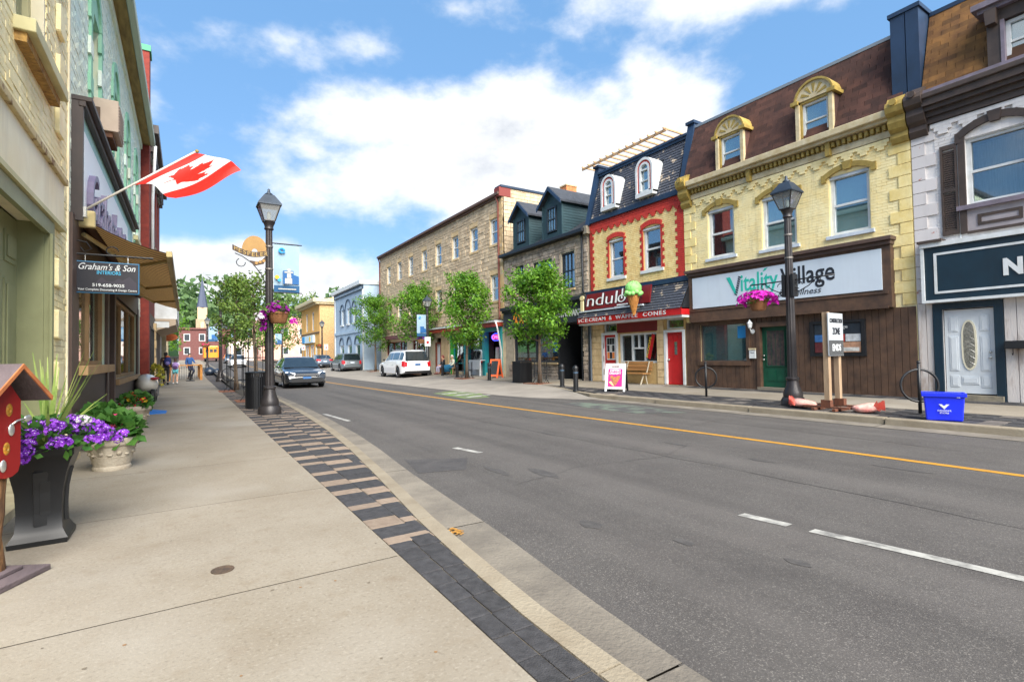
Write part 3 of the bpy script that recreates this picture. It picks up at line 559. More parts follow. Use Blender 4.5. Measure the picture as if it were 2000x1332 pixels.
def slope_pieces(parent, name, u0, u1, bot, top, w, h, m, keep, holes=(), side='R', x0=XF, lap=1.25, th=.032, tilt=.16):
    """shingles on a steep roof plane running from bot=(d, z) to top=(d, z); holes are in (u, t) with t metres up the slope"""
    (db, zb), (dt, zt) = bot, top; Ls = math.hypot(dt - db, zt - zb); du, dz = (dt - db) / Ls, (zt - zb) / Ls
    # outward normal of the slope in (d, z)
    nd, nz = dz, -du
    rc = courses(u0, u1, 0, Ls, w, h, .008, holes)
    rc.sort(key=lambda r: Vector((x0, (r[0] + r[1]) / 2, zb)).length / math.sqrt((r[1] - r[0]) * (r[3] - r[2])))
    me = unit_box(name, m, 0); f = MB(side, x0); ang = math.atan2(dt - db, zt - zb)
    for i, r in enumerate(rc):
        t0, t1 = r[2], r[3]; j = .004 * rnd.random()
        if i < keep:
            tm = (t0 + t1) / 2; dd = db + du * tm + nd * (th * .5 + j); zz = zb + dz * tm + nz * (th * .5 + j)
            sgn = 1 if side == 'R' else -1
            inst(name, me, parent, f.pt((r[0] + r[1]) / 2, zz, dd), (th, r[1] - r[0], (t1 - t0) * 1.02), (0, sgn * (-ang) - sgn * tilt * .6, 0))
        else:
            lo, hi = th * 1.1 + j, th * .45 + j
            P = lambda u, t, o: f.pt(u, zb + dz * t + nz * o, db + du * t + nd * o)
            f.add([P(r[0], t0, lo), P(r[1], t0, lo), P(r[1], t1, hi), P(r[0], t1, hi), P(r[0], t0, 0), P(r[1], t0, 0)], [(0, 1, 2, 3), (4, 5, 1, 0)])
    if f.v: f.build(name + '_field', m, parent, kind='stuff')
def slope_sheet(parent, name, u0, u1, bot, top, m, side='R', x0=XF):
    b = MB(side, x0); b.quad(b.pt(u0, bot[1], bot[0]), b.pt(u1, bot[1], bot[0]), b.pt(u1, top[1], top[0]), b.pt(u0, top[1], top[0])); return b.build(name, m, parent)
def quoins(parent, u_edge, sgn, z0, z1, m, h=.285, wide=.46, slim=.26, d=.035, keep=True):
    z = z0; k = 0; rects = []
    while z < z1 - .05:
        w = wide if k % 2 else slim; a, b = (u_edge, u_edge + w) if sgn > 0 else (u_edge - w, u_edge); rects.append((a, b, z + .008, min(z + h, z1) - .008)); z += h; k += 1
    pieces(parent, 'quoin', rects, 'R', XF, .0, d, m, keep=99, jitter=.003, bev=.03)
    return rects
def corbel(parent, u0, u1, z0, z1, m):
    """scrolled bracket at the end of a cornice"""
    H = z1 - z0; prof = [(0, 0), (.10, .02), (.16, .12), (.14, .22), (.24, .30), (.30, .42), (.28, .55), (.40, .62), (.44, .74), (.40, .84), (.30, .88), (.24, .97), (.10, 1.0), (0, 1.0)]
    b = MB('R', XF); n = len(prof); vs = [b.pt(u0, z0 + t * H, d) for d, t in prof] + [b.pt(u1, z0 + t * H, d) for d, t in prof]
    b.add(vs, [tuple(range(n)), tuple(range(2 * n - 1, n - 1, -1))] + [(i, (i + 1) % n, n + (i + 1) % n, n + i) for i in range(n)])
    uc = (u0 + u1) / 2; k = b.build('bracket', m, parent)
    r = MB(); r.tube([(XF - .40, uc, z0 + H * .82), (XF - .47, uc, z0 + H * .82)], (u1 - u0) * .22, 12); r.build('rosette', m, k)
def sawtooth(parent, u0, u1, z, m, step=.42, drop=.17, d=.06, name='corbel_table'):
    """stepped corbel table: little inverted stairs along a band"""
    b = MB('R', XF); n = max(1, round((u1 - u0) / step)); s = (u1 - u0) / n
    for i in range(n):
        a = u0 + i * s
        b.fb(a, a + s, z, z + drop * .5, 0, d)
        b.fb(a + s * .14, a + s * .86, z - drop * .45, z, 0, d * .93); b.fb(a + s * .30, a + s * .70, z - drop * .9, z - drop * .45, 0, d * .86)
    b.build(name, m, parent)
def arched_lintel(parent, u0, u1, z, rise, th, m, d=.07, key=None, name='lintel', ears=.12):
    b = MB('R', XF); ia = seg_arch(u0, u1, z, rise); oa = seg_arch(u0 - th * .35, u1 + th * .35, z + th * .8, rise * 1.1); b.band(ia, oa, -.05, d)
    if ears: b.fb(u0 - ears, u0 + .0, z - th * .55, z + th * .8, 0, d - .004).fb(u1, u1 + ears, z - th * .55, z + th * .8, 0, d - .004)
    o = b.build(name, m, parent)
    if key: uc = (u0 + u1) / 2; MB('R', XF).poly([(uc - .08, z + rise - .04), (uc + .08, z + rise - .04), (uc + .12, z + rise + th * 1.15), (uc - .12, z + rise + th * 1.15)], 0, d + .03).build('keystone', key, o)
    return o
def lettering(parent, txt, u_left, z0, w, h, d, m, side='R', x0=XF, **k):
    b = MB(side, x0); ux = NY if side == 'R' else PY
    # n = ux x uz points out from the wall
    org = b.pt(u_left, z0, d); letter(b, txt, org, ux, UP, w, h, **k); return b.build('lettering', m, parent)
M_brown = mat('brown_paint', S(114, 86, 66, 0.75), .6, S(74, 56, 46, 0.75), 3, 6, rand=.05, streak=0.35); M_brown2 = mat('brown_trim', S(104, 82, 72, 0.75), .55, S(86, 68, 60, 0.75), 3)
M_yelbrick = mat('yellow_painted_brick', S(250, 238, 190), .75, S(242, 220, 156), 1.6, 8, bump=.25, bscale=30, rand=.03, streak=0.42); M_quoin_y = mat('yellow_quoin', S(248, 232, 174), .75, S(224, 198, 122), 2.2, 8, bump=.3, bscale=22, rand=.05, streak=0.35)
M_gold = mat('ochre_trim', S(170, 146, 74), .6, S(138, 116, 54), 6, 6, streak=0.35); M_cream = mat('cream_trim', S(204, 192, 160), .6, S(176, 158, 118), 4, 6, streak=0.35); M_navy = mat('navy_metal', S(34, 56, 84), .45, S(26, 44, 66), 2, 4, streak=0.3)
M_blue_sill = mat('pale_blue_white_paint', S(212, 222, 232, .9), .6, S(184, 194, 204, .9), 4, streak=0.2)
# ================================================================== 1  yellow clinic building
B = thing('yellow_clinic_building', 'yellow painted brick shop building with brown shingle mansard and wide white clinic sign', 'building', (XF, 8.4, 0))
U0, U1 = 5.10, 11.76
wins = [(9.85, 10.80, 4.33, 5.92), (7.88, 8.90, 4.28, 5.84), (6.01, 6.97, 4.30, 5.90)]
low = [(9.50, 11.20, .92, 2.14), (8.20, 9.06, .10, 1.97)]
shell(B, 'R', XF, U0, U1, -.2, 7.0, 9, wins + low, M_yelbrick)
rects = courses(U0 + .3, U1 - .3, 3.98, 6.5, .225, .074, .009, [(w[0] - .02, w[1] + .02, w[2] - .02, w[3] + .02) for w in wins])
pieces(B, 'brick', rects, 'R', XF, 0, .010, M_yelbrick, jitter=.0035)
quoins(B, U1 - .01, -1, 2.3, 6.28, M_quoin_y); quoins(B, U0 + .01, 1, 2.3, 6.28, M_quoin_y)
for i, w in enumerate(wins):
    window(B, 'R', XF, *w, sill=.10, sm=M_blue_sill, cas=0, fw=.085, inside=(M_blind, M_tealroom, M_tealroom)[i], gm=M_glass if i == 0 else M_teal)
    arched_lintel(B, w[0] - .06, w[1] + .06, w[3] - .04, .16, .15, M_gold, key=M_gold)
    MB('R', XF).poly([(w[0], w[3] - .08)] + [(w[1], w[3] - .08)] + seg_arch(w[0], w[1], w[3] - .04, .15)[::-1], -.10, -.02).build('arch_panel', M_blue_sill, B)
# corbel table, cornice with dentils, gutter
sawtooth(B, U0 + .42, U1 - .42, 6.36, M_yelbrick, step=.40)
MB('R', XF).fb(U0 + .36, U1 - .36, 6.46, 6.62, 0, .08).fb(U0 + .36, U1 - .36, 6.80, 6.88, 0, .26).build('frieze', M_cream, B)
md = unit_box('dentil', M_gold, 0); n = 44
for i in range(n): inst('dentil', md, B, (XF - .10, U0 + .42 + (U1 - U0 - .84) * (i + .5) / n, 6.71), (.12, .07, .12))
for u in (6.9, 9.2): corb = MB('R', XF).poly([(u - .06, 6.44), (u + .06, 6.44), (u + .06, 6.80), (u - .06, 6.80)], 0, .2).build('cornice_bracket', M_gold, B)
MB('R', XF).fb(U0 + .36, U1 - .36, 6.88, 7.06, -.2, .36).build('gutter', M_cream, B, bevel=.02)
corbel(B, U1 - .36, U1 + .02, 6.22, 7.34, M_gold); corbel(B, U0 - .0, U0 + .36, 6.22, 7.34, M_gold)
# mansard
M_shing = mat('brown_shingle', S(122, 80, 66, 0.446), .9, S(88, 58, 52, 0.446), 2.4, 6, bump=.5, bscale=70, rand=.34)
bot, top = (.16, 7.04), (-.58, 9.2)
slope_sheet(B, 'roof', U0 + .1, U1 - .1, bot, top, M_shing)
Ls = math.hypot(bot[0] - top[0], top[1] - bot[1])
slope_pieces(B, 'shingle', U0 + .1, U1 - .12, bot, top, .34, .145, M_shing, 300, [(9.32, 10.28, .1, 1.15), (6.72, 7.70, .1, 1.15)])
MB('R', XF).fb(U0 + .1, U1 - .1, 9.18, 9.27, -1.2, -.52).build('ridge_flashing', mat('grey_flashing', S(120, 130, 140), .5), B); MB('R', XF).fb(U0, U1, 7.0, 9.18, -9, -1.0).build('roof_body', M_shing, B)
MB('R', XF).poly([(U0 + .02, 7.05), (U0 + .1, 7.05), (U0 + .1, 9.2), (U0 + .02, 9.2)], -1.0, -.5).build('roof_cheek', M_shing, B)
def fan_dormer(uc, hw, z0):
    zs = z0 + 1.08
    body = MB('R', XF).poly([(uc - hw, zs)] + [(uc + hw, zs)] + seg_arch(uc - hw, uc + hw, zs, .47, 12)[::-1], -.9, .18).build('dormer', M_cream, B)
    for u in (uc - hw, uc + hw - .10): MB('R', XF).fb(u, u + .10, z0, zs, -.45, .22).build('dormer_pilaster', M_cream, body)
    MB('R', XF).fb(uc - hw + .10, uc - hw + .145, z0, zs, -.2, .15).fb(uc + hw - .145, uc + hw - .10, z0, zs, -.2, .15).fb(uc - hw + .145, uc + hw - .145, zs - .07, zs, -.2, .15).build('dormer_casing', M_gold, body)
    a = seg_arch(uc - hw - .04, uc + hw + .04, zs, .52, 12)
    MB('R', XF).band(seg_arch(uc - hw + .0, uc + hw - .0, zs, .46, 12), a, -.9, .23).fb(uc - hw - .10, uc - hw + .10, zs - .07, zs + .03, -.3, .29).fb(uc + hw - .10, uc + hw + .10, zs - .07, zs + .03, -.3, .29).build('arch_hood', M_gold, body)
    f = MB('R', XF)
    for q in range(5):
        t = math.radians(22 + 34 * q); t2 = .13; c = (uc, zs + .03); r0, r1 = .12, .36
        f.poly([(c[0] + r0 * math.cos(t - .10), c[1] + r0 * math.sin(t - .1)), (c[0] + r1 * math.cos(t - t2), c[1] + r1 * math.sin(t - t2)), (c[0] + r1 * math.cos(t + t2), c[1] + r1 * math.sin(t + t2)), (c[0] + r0 * math.cos(t + .1), c[1] + r0 * math.sin(t + .1))], .17, .19)
    f.build('sunburst', M_gold, body)
    ch = MB('R', XF)
    for u in (uc - hw, uc + hw): ch.poly([(u - .012, z0), (u + .012, z0), (u + .012, zs), (u - .012, zs)], -1.0, .1)
    ch.build('dormer_cheek', M_shing, body)
    window(B, 'R', XF + .02, uc - hw + .145, uc + hw - .145, z0 + .02, zs - .07, gm=M_teal, rec=-.08, split=.48, fw=.06)
fan_dormer(9.80, .49, 7.10); fan_dormer(7.21, .49, 7.10)
# shopfront: fascia, sign, boards, window, door
MB('R', XF).fb(5.53, 11.50, 2.26, 3.90, .0, .20).build('fascia', M_brown, B); MB('R', XF).fb(5.46, 11.56, 3.90, 4.0, 0, .34).fb(5.5, 11.52, 3.80, 3.90, 0, .26).build('fascia_cornice', M_brown2, B, bevel=.01)
MB('R', XF).fb(5.60, 11.42, 2.24, 2.30, .2, .24).fb(5.60, 11.42, 2.60, 2.66, .2, .225).build('fascia_moulding', M_brown, B)
M_sign = mat('pale_sign_panel', S(214, 226, 236, .9), .35, S(204, 216, 228, .9), .8, streak=0.1); sgn = MB('R', XF).fb(5.72, 11.32, 2.70, 3.72, .2, .225).build('sign_board', M_sign, B)
M_tealink = mat('teal_lettering', S(40, 178, 160), .5); M_ink = mat('dark_lettering', S(34, 38, 46), .5)
ink = dict(depth=.006)
b = MB('R', XF); b.poly([(10.02, 3.58), (9.88, 3.58), (9.67, 3.08), (9.72, 3.0)], .226, .232); letter(b, 'itality', b.pt(9.52, 2.92, .226), NY, UP, 1.18, .70, .006, bold=.012); b.build('lettering', M_tealink, sgn)
b = MB('R', XF); letter(b, 'Village', b.pt(8.27, 2.94, .226), NY, UP, 1.47, .66, .006, bold=.012); letter(b, 'Osteopathy & Wellness', b.pt(9.67, 2.74, .226), NY, UP, 2.52, .22, .006, shear=.28); b.build('lettering', M_ink, sgn)
b = MB('R', XF)
for i in range(9): t = i / 8; b.poly([(9.70 - .14 * t ** .8 + q[0] * .04, 3.02 + .52 * t + q[1] * .026 + q[0] * .016) for q in ((-1, -1), (1, -.7), (1, 1), (-1, .7))], .226, .233)
b.build('spine_emblem', M_ink, sgn)
b = MB('R', XF); b.poly([(8.80, 3.60), (8.72, 3.62), (8.64, 3.70), (8.74, 3.69)], .226, .232); b.build('leaf_emblem', M_tealink, sgn)
rects = []
u = U0 + .02
while u < 11.66: rects.append((u, u + .145, .05, 2.25)); u += .155
bd = cut(rects, [(9.38, 11.30, .80, 2.26), (8.10, 9.16, -.1, 2.1)])
pieces(B, 'board', [r for r in bd if r[1] - r[0] > .03], 'R', XF, .0, .045, M_brown, keep=200, jitter=.003, bev=.02)
MB('R', XF).fb(9.38, 9.50, .80, 2.25, 0, .085).fb(11.2, 11.30, .80, 2.25, 0, .085).fb(9.5, 11.2, .80, .92, 0, .10).fb(9.5, 11.2, 2.14, 2.25, 0, .085).build('window_surround', M_brown, B)
window(B, 'R', XF, 9.50, 11.20, .92, 2.14, fm=M_brown2, gm=glass('teal_shop_glass', (.05, .16, .17, 1), .2, .6), split=0, fw=.035, inside=M_tealroom, rec=.04, name='shop_window')
M_bposter = mat('blue_notice', S(30, 130, 190), .5); MB('R', XF).fb(9.56, 9.86, 1.66, 2.04, -.05, -.044).build('notice', M_bposter, B)
b = MB('R', XF); b.fb(9.58, 11.1, .90, .94, -.5, -.1); b.build('display_shelf', M_blind, B)
for u, h in ((10.2, .3), (9.75, .36), (10.6, .2)):
    b = MB('R', XF); 
    for q in range(26): a, r = rnd.random() * 6.3, .13 * rnd.random(); z = .95 + h * rnd.random(); c = b.pt(u + r * math.cos(a), z, -.3 + r * math.sin(a)); b.add([(c[0], c[1] - .03, c[2]), (c[0] + .02, c[1], c[2] + .05), (c[0], c[1] + .03, c[2])], [(0, 1, 2)])
    b.build('window_plant', mat('indoor_leaf', S(70, 120, 80), .6), B)
MB('R', XF).fb(8.10, 8.21, .10, 2.1, -.13, .09).fb(9.05, 9.16, .10, 2.1, -.13, .09).fb(8.21, 9.05, 1.96, 2.1, -.13, .09).build('door_frame', M_brown, B)
M_grn_door = mat('green_door_paint', S(20, 84, 62), .4, S(14, 70, 52), 3); d = MB('R', XF).fb(8.21, 9.05, .16, 1.96, -.12, -.06).build('door', M_grn_door, B)
MB('R', XF).fb(8.36, 8.90, .80, 1.84, -.06, -.045).build('door_glass', mat('leaded_dark_glass', S(52, 54, 58), .15, S(86, 74, 70), 9, 2), d)
b = MB('R', XF); b.fb(8.36, 8.9, .78, .80, -.06, -.03).fb(8.36, 8.9, 1.84, 1.86, -.06, -.03).fb(8.34, 8.36, .78, 1.86, -.06, -.03).fb(8.9, 8.92, .78, 1.86, -.06, -.03)
for i in range(3): b.fb(8.49 + .135 * i, 8.495 + .135 * i, .8, 1.84, -.045, -.04)
b.fb(8.36, 8.60, .34, .66, -.06, -.045).fb(8.66, 8.9, .34, .66, -.06, -.045); b.build('door_moulding', M_grn_door, d)
M_steel = mat('brushed_steel', S(200, 200, 196), .3, metal=.8); b = MB('R', XF); b.ball(b.pt(8.985, .98, -.0), .03).ball(b.pt(8.985, 1.1, -.02), .024); b.build('door_knob', M_steel, d, True)
MB('R', XF).fb(8.14, 9.12, .05, .155, -.1, .16).build('door_step', M_conc, B)
# poster case beside the door
pc = thing('poster_case', 'framed photo poster case on the brown boards beside the green door', 'poster case', (XF - .05, 6.88, 1.0)); M_black = mat('black_metal', S(30, 32, 36), .45, S(22, 24, 28), 6)
MB('R', XF).fb(6.18, 7.56, 1.07, 2.02, .045, .07).build('backing', M_black, pc); b = MB('R', XF); b.fb(6.18, 6.27, 1.07, 2.02, .07, .11).fb(7.47, 7.56, 1.07, 2.02, .07, .11).fb(6.27, 7.47, 1.07, 1.14, .07, .11).fb(6.27, 7.47, 1.95, 2.02, .07, .11); b.build('frame', M_black, pc)
PCOL = [S(40, 50, 60), S(210, 214, 216), S(190, 70, 60), S(60, 110, 170), S(196, 150, 120), S(220, 220, 214), S(70, 150, 200), S(96, 40, 44)]
for i, (a, c, z0, z1) in enumerate(((6.30, 7.44, 1.66, 1.93), (6.30, 6.66, 1.46, 1.65), (6.68, 7.02, 1.46, 1.65), (7.04, 7.44, 1.46, 1.65), (6.30, 6.86, 1.17, 1.44), (6.34, 6.8, 1.2, 1.3), (6.88, 7.1, 1.17, 1.44), (7.12, 7.44, 1.17, 1.44))):
    MB('R', XF).fb(a, c, z0, z1, .071 + .001 * i, .075 + .001 * i).build('photo_print', mat('print_%d' % i, PCOL[i], .5, tuple(v * .55 for v in PCOL[i][:3]) + (1,), 9, 3), pc)
b = MB('R', XF); letter(b, 'Village', b.pt(7.0, 1.78, .0755), NY, UP, .4, .11, .003); b.build('lettering', M_wframe, pc)
mbx = thing('mailbox', 'small white letter box on the brown boards beside the green door', 'mailbox', (XF - .05, 9.3, 1.05)); MB('R', XF).fb(9.18, 9.38, 1.02, 1.30, .047, .12).build('body', M_wframe, mbx); MB('R', XF).fb(9.17, 9.39, 1.28, 1.33, .047, .14).build('lid', M_cream, mbx)
b = MB('R', XF); letter(b, 'Please', b.pt(9.34, 1.18, .121), NY, UP, .12, .03, .002); b.build('lettering', M_ink, mbx)
wl = thing('wall_lantern', 'white wall lantern mounted beside the green door', 'wall lamp', (XF - .05, 9.28, 1.9)); b = MB(); b.lathe([(.02, 0), (.05, .02), (.075, .14), (.085, .15), (.03, .24), (.012, .28)], (XF - .2, 9.28, 1.93), 6); b.build('lantern', M_wframe, wl)
MB().tube([(XF - .05, 9.28, 1.84), (XF - .12, 9.28, 1.82), (XF - .2, 9.28, 1.93)], .014).build('arm', M_wframe, wl, True); MB().lathe([(.07, 0), (.07, .02)], (0, 0, 0), 12).xf(Matrix.Translation((XF - .05, 9.28, 1.84)) @ Matrix.Rotation(-PI / 2, 4, 'Y')).build('back_plate', M_wframe, wl)
# ================================================================== 2  white corner building with the tan mansard
B = thing('white_shop_building', 'white painted brick building with tan shingle mansard and dark teal sign board', 'building', (XF, 1.5, 0)); U0, U1 = -3.0, 5.095
M_wbrick = mat('white_painted_brick', S(236, 232, 230), .75, S(216, 210, 206), 2, 8, bump=.25, bscale=30, rand=.03, streak=0.35)
M_wquoin = mat('white_quoin', S(222, 216, 214, .88), .8, S(176, 92, 70), 5, 8, thresh=(.66, .74), rand=.04, streak=0.3)
wn = (3.02, 4.10, 4.40, 5.90); dr = (3.72, 4.62, .16, 2.12)
shell(B, 'R', XF, U0, U1, -.2, 7.0, 9, [wn, dr], M_wbrick)
pieces(B, 'brick', courses(2.2, U1 - .45, 3.62, 6.5, .225, .074, .009, [(3.0, 4.12, 3.7, 6.1)]), 'R', XF, 0, .010, M_wbrick, jitter=.0035)
quoins(B, U1 - .01, -1, 2.3, 6.3, M_wquoin, h=.29)
M_dbrown = mat('dark_brown_trim', S(78, 64, 56), .6, S(58, 48, 44), 4, 6, streak=0.3); M_mauve = mat('mauve_grey_trim', S(128, 118, 132), .6, S(104, 96, 104), 4)
window(B, 'R', XF, *wn, inside=M_curtain, fw=.08, gm=glass('curtained_glass', (.05, .08, .10, 1), .14, .85))
arched_lintel(B, 2.98, 4.16, 5.92, .22, .17, M_dbrown, key=M_dbrown, ears=.10); MB('R', XF).fb(2.90, 3.02, 3.78, 5.98, .0, .06).fb(4.10, 4.22, 3.78, 5.98, 0, .06).build('window_surround', M_dbrown, B)
MB('R', XF).poly([(wn[0], wn[3] - .02), (wn[1], wn[3] - .02)] + seg_arch(wn[0], wn[1], 5.92, .2)[::-1], -.1, -.03).build('arch_panel', M_wframe, B)
MB('R', XF).fb(2.86, 4.26, 4.30, 4.40, 0, .12).build('sill', M_mauve, B); p = MB('R', XF).fb(3.02, 4.10, 3.78, 4.30, .0, .03).build('apron_panel', mat('lilac_grey_panel', S(168, 160, 162), .6, S(150, 140, 142), 4), B)
MB('R', XF).fb(3.2, 3.92, 3.92, 3.98, .03, .05).fb(3.2, 3.92, 4.10, 4.16, .03, .05).fb(3.2, 3.26, 3.98, 4.10, .03, .05).fb(3.86, 3.92, 3.98, 4.10, .03, .05).fb(3.02, 4.1, 3.76, 3.82, .03, .06).build('panel_moulding', M_dbrown, p)
sh = MB('R', XF).fb(4.24, 4.28, 3.80, 5.86, .01, .06).fb(4.50, 4.54, 3.80, 5.86, .01, .06).fb(4.28, 4.50, 3.80, 3.90, .01, .06).fb(4.28, 4.5, 5.76, 5.86, .01, .06).fb(4.28, 4.5, 4.78, 4.86, .01, .06).build('shutter', M_dbrown, B)
ms = unit_box('slat', M_dbrown, 0)
for z in [3.94 + .05 * i for i in range(17)] + [4.90 + .05 * i for i in range(17)]: inst('slat', ms, sh, (XF - .03, 4.39, z), (.008, .22, .05), (0, .5, 0))
MB('R', XF).tube([(XF - .03, 4.225, 3.7), (XF - .03, 4.225, 5.8)], .014).build('conduit', M_wframe, B)
sawtooth(B, 2.0, U1 - .40, 6.34, M_wbrick, step=.42, drop=.20)
MB('R', XF).fb(U0, U1 - .34, 6.46, 6.60, 0, .10).fb(U0, U1 - .34, 6.60, 6.72, 0, .16).fb(U0, U1 - .34, 6.72, 6.82, 0, .26).fb(U0, U1 - .34, 6.82, 6.98, 0, .34).build('cornice', M_dbrown, B); MB('R', XF).fb(U0, U1 - .34, 6.98, 7.10, -.2, .40).build('gutter', M_dbrown, B, bevel=.02); MB('R', XF).fb(U0, U1 - .34, 7.10, 7.20, -.3, .30).build('eaves_flashing', M_mauve, B)
corbel(B, U1 - .36, U1 - .02, 6.22, 7.36, M_dbrown)
M_tan = mat('tan_shingle', S(158, 112, 58, 0.62), .9, S(112, 76, 44, 0.62), 3, 6, bump=.5, bscale=70, rand=.32); bot, top = (.10, 7.18), (-.60, 9.30)
slope_sheet(B, 'roof', U0, U1 - .05, bot, top, mat('shingle_underlay', S(70, 48, 34), .95)); slope_pieces(B, 'shingle', 2.4, U1 - .28, bot, top, .33, .135, M_tan, 300, [(2.4, 3.62, .0, 1.55)])
MB('R', XF).fb(U0, U1, 7.0, 9.28, -9, -1.0).build('roof_body', M_tan, B); MB('R', XF).fb(U0, U1 - .28, 9.28, 9.38, -1.2, -.54).build('ridge_flashing', M_navy, B)
MB('R', XF).fb(2.42, 3.40, 8.16, 8.5, -.6, .12).build('dormer', M_dbrown, B)
for u in (3.40, 2.2): MB('R', XF).fb(u, u + .22, 7.2, 8.5, -.6, .14).build('dormer_pilaster', M_dbrown, B)
MB('R', XF).fb(2.1, 3.82, 8.5, 8.62, -.9, .34).fb(2.15, 3.74, 8.42, 8.5, -.5, .24).build('dormer_hood', M_mauve, B); MB('R', XF).fb(3.34, 3.40, 7.2, 8.16, .0, .16).build('dormer_casing', M_mauve, B)
window(B, 'R', XF, 2.42, 3.34, 7.22, 8.14, gm=M_teal, rec=.0, fw=.07)
b = MB('R', XF); b.poly([(3.44, 8.10), (3.60, 8.10), (3.62, 8.42), (3.42, 8.42)], .14, .30); b.build('dormer_bracket', M_dbrown, B)
pr = MB('R', XF).fb(4.84, 5.10, 7.34, 9.36, -1.0, .06).fb(5.12, 5.42, 7.36, 9.36, -1.0, .05).fb(4.80, 5.46, 9.36, 9.46, -1.05, .09).build('parapet_pier', M_navy, B)
# sign board
M_dteal = mat('dark_teal_paint', S(16, 46, 62), .45, S(12, 38, 52), 2, streak=0.3); s = MB('R', XF).fb(-2.5, 4.86, 2.34, 3.56, .0, .20).build('sign_board', M_dteal, B)
MB('R', XF).fb(-2.5, 4.92, 3.56, 3.66, 0, .26).fb(-2.5, 4.92, 2.28, 2.34, 0, .24).fb(4.86, 4.92, 2.34, 3.56, 0, .24).build('sign_edge', M_wframe, s); MB('R', XF).fb(-2.3, 4.68, 3.36, 3.41, .2, .215).fb(-2.3, 4.68, 2.48, 2.53, .2, .215).fb(4.63, 4.68, 2.53, 3.36, .2, .215).build('sign_border', M_wframe, s)
lettering(s, 'N', 3.50, 2.74, .30, .36, .201, M_wframe, depth=.02, bold=.05)
MB('R', XF).fb(4.5, 4.96, 3.66, 3.72, 0, .3).build('sign_flashing', M_dbrown, s)
rects = []; u = -2.4
M_wboard = mat('weathered_white_board', S(214, 206, 200, .88), .8, S(150, 128, 112), 4, 8, thresh=(.56, .72), bump=.3, bscale=40, stretch=(1, 1, .25), rand=.04)
while u < 5.06: rects.append((u, min(u + .21, 5.07), .06, 2.28)); u += .222
pieces(B, 'board', cut(rects, [(3.56, 4.80, -.1, 2.28)]), 'R', XF, 0, .035, M_wboard, keep=60, jitter=.003, bev=.02)
MB('R', XF).fb(3.57, 3.72, .06, 2.26, 0, .07).fb(4.62, 4.78, .06, 2.26, 0, .07).fb(3.72, 4.62, 2.12, 2.26, 0, .07).build('door_frame', M_dteal, B)
M_wdoor = mat('white_door_paint', S(226, 232, 236, .9), .4, S(212, 218, 222, .9), 2); d = MB('R', XF).fb(3.74, 4.60, .22, 2.10, -.08, -.03).build('door', M_wdoor, B)
def oval(c, a, bq, zt, n=20): return [(c[0] + a * math.cos(2 * PI * i / n), c[1] + bq * (abs(math.sin(2 * PI * i / n)) ** .55) * (1 if math.sin(2 * PI * i / n) > 0 else -1)) for i in range(n)]
MB('R', XF).poly(oval((4.17, 1.30), .135, .56, 0), -.03, -.012).build('oval_moulding', mat('cream_moulding', S(226, 218, 190), .5), d); MB('R', XF).poly(oval((4.17, 1.30), .10, .52, 0), -.012, -.008).build('oval_glass', mat('leaded_oval_glass', S(96, 96, 88), .2, S(150, 148, 138), 22, 2), d)
b = MB('R', XF)
for k in range(7): z = .86 + k * .14; b.tube([b.pt(4.17 - .09, z, -.006), b.pt(4.17, z + .07, -.006), b.pt(4.17 + .09, z, -.006), b.pt(4.17, z - .07, -.006), b.pt(4.17 - .09, z, -.006)], .004, 4)
b.build('lead_came', M_steel, d)
b = MB('R', XF)
for a, c, z0, z1 in ((3.82, 3.98, .36, .62), (4.36, 4.52, .36, .62), (3.82, 3.98, .72, 1.5), (4.36, 4.52, .72, 1.5), (3.82, 3.98, 1.6, 1.95), (4.36, 4.52, 1.6, 1.95), (4.02, 4.32, .42, .60)): b.fb(a, c, z0, z1, -.03, -.018); b.fb(a + .03, c - .03, z0 + .03, z1 - .03, -.018, -.010)
b.build('door_panel', M_wdoor, d, bevel=.004); b = MB('R', XF); b.ball(b.pt(3.81, 1.02, .02), .028).ball(b.pt(3.81, 1.14, 0), .024); b.build('door_knob', M_steel, d, True)
MB('R', XF).fb(3.60, 4.76, .04, .19, -.1, .14).build('door_step', mat('worn_step', S(150, 140, 118), .9, S(110, 104, 92), 6, bump=.4), B)
sf = thing('wall_shelf', 'dark grey metal shelf box on the weathered white boards', 'shelf', (XF - .04, 3.1, 1.2)); MB('R', XF).fb(2.7, 3.53, 1.20, 1.37, .035, .24).build('box', M_black, sf, bevel=.01); MB().tube([(XF - .1, 3.43, 1.2), (XF - .1, 3.43, 1.1), (XF - .13, 3.43, 1.07), (XF - .16, 3.43, 1.1)], .008).build('hook', M_black, sf)
# ================================================================== 3  ice cream parlour
B = thing('ice_cream_shop_building', 'narrow yellow and red brick shop with black slate mansard and two white arched dormers', 'building', (XF, 14.2, 0)); U0, U1 = 11.78, 16.70
M_ybrick = mat('buff_brick', S(250, 228, 166), .85, S(228, 192, 122), 5, 6, bump=.3, bscale=40, streak=0.25); M_rbrick = mat('red_painted_brick', S(206, 62, 48), .75, S(176, 48, 40), 5, 6, bump=.25, bscale=40, rand=.06, streak=0.25); M_buffstone = mat('buff_stone', S(216, 190, 146), .9, S(186, 158, 116), 3, 8, bump=.5, bscale=20, rand=.1)
wins = [(14.72, 15.54, 4.32, 5.86), (12.82, 13.68, 4.36, 5.94)]; holes = [(15.22, 16.0, .1, 2.02), (13.12, 15.10, .86, 2.02), (11.90, 12.70, .08, 1.98), (15.22, 16.0, 2.1, 2.5), (11.9, 12.7, 2.08, 2.46)]
shell(B, 'R', XF, U0, U1, -.2, 6.8, 9, wins + holes, mat('buff_mortar', S(200, 170, 116), .9, S(176, 144, 92), 5))
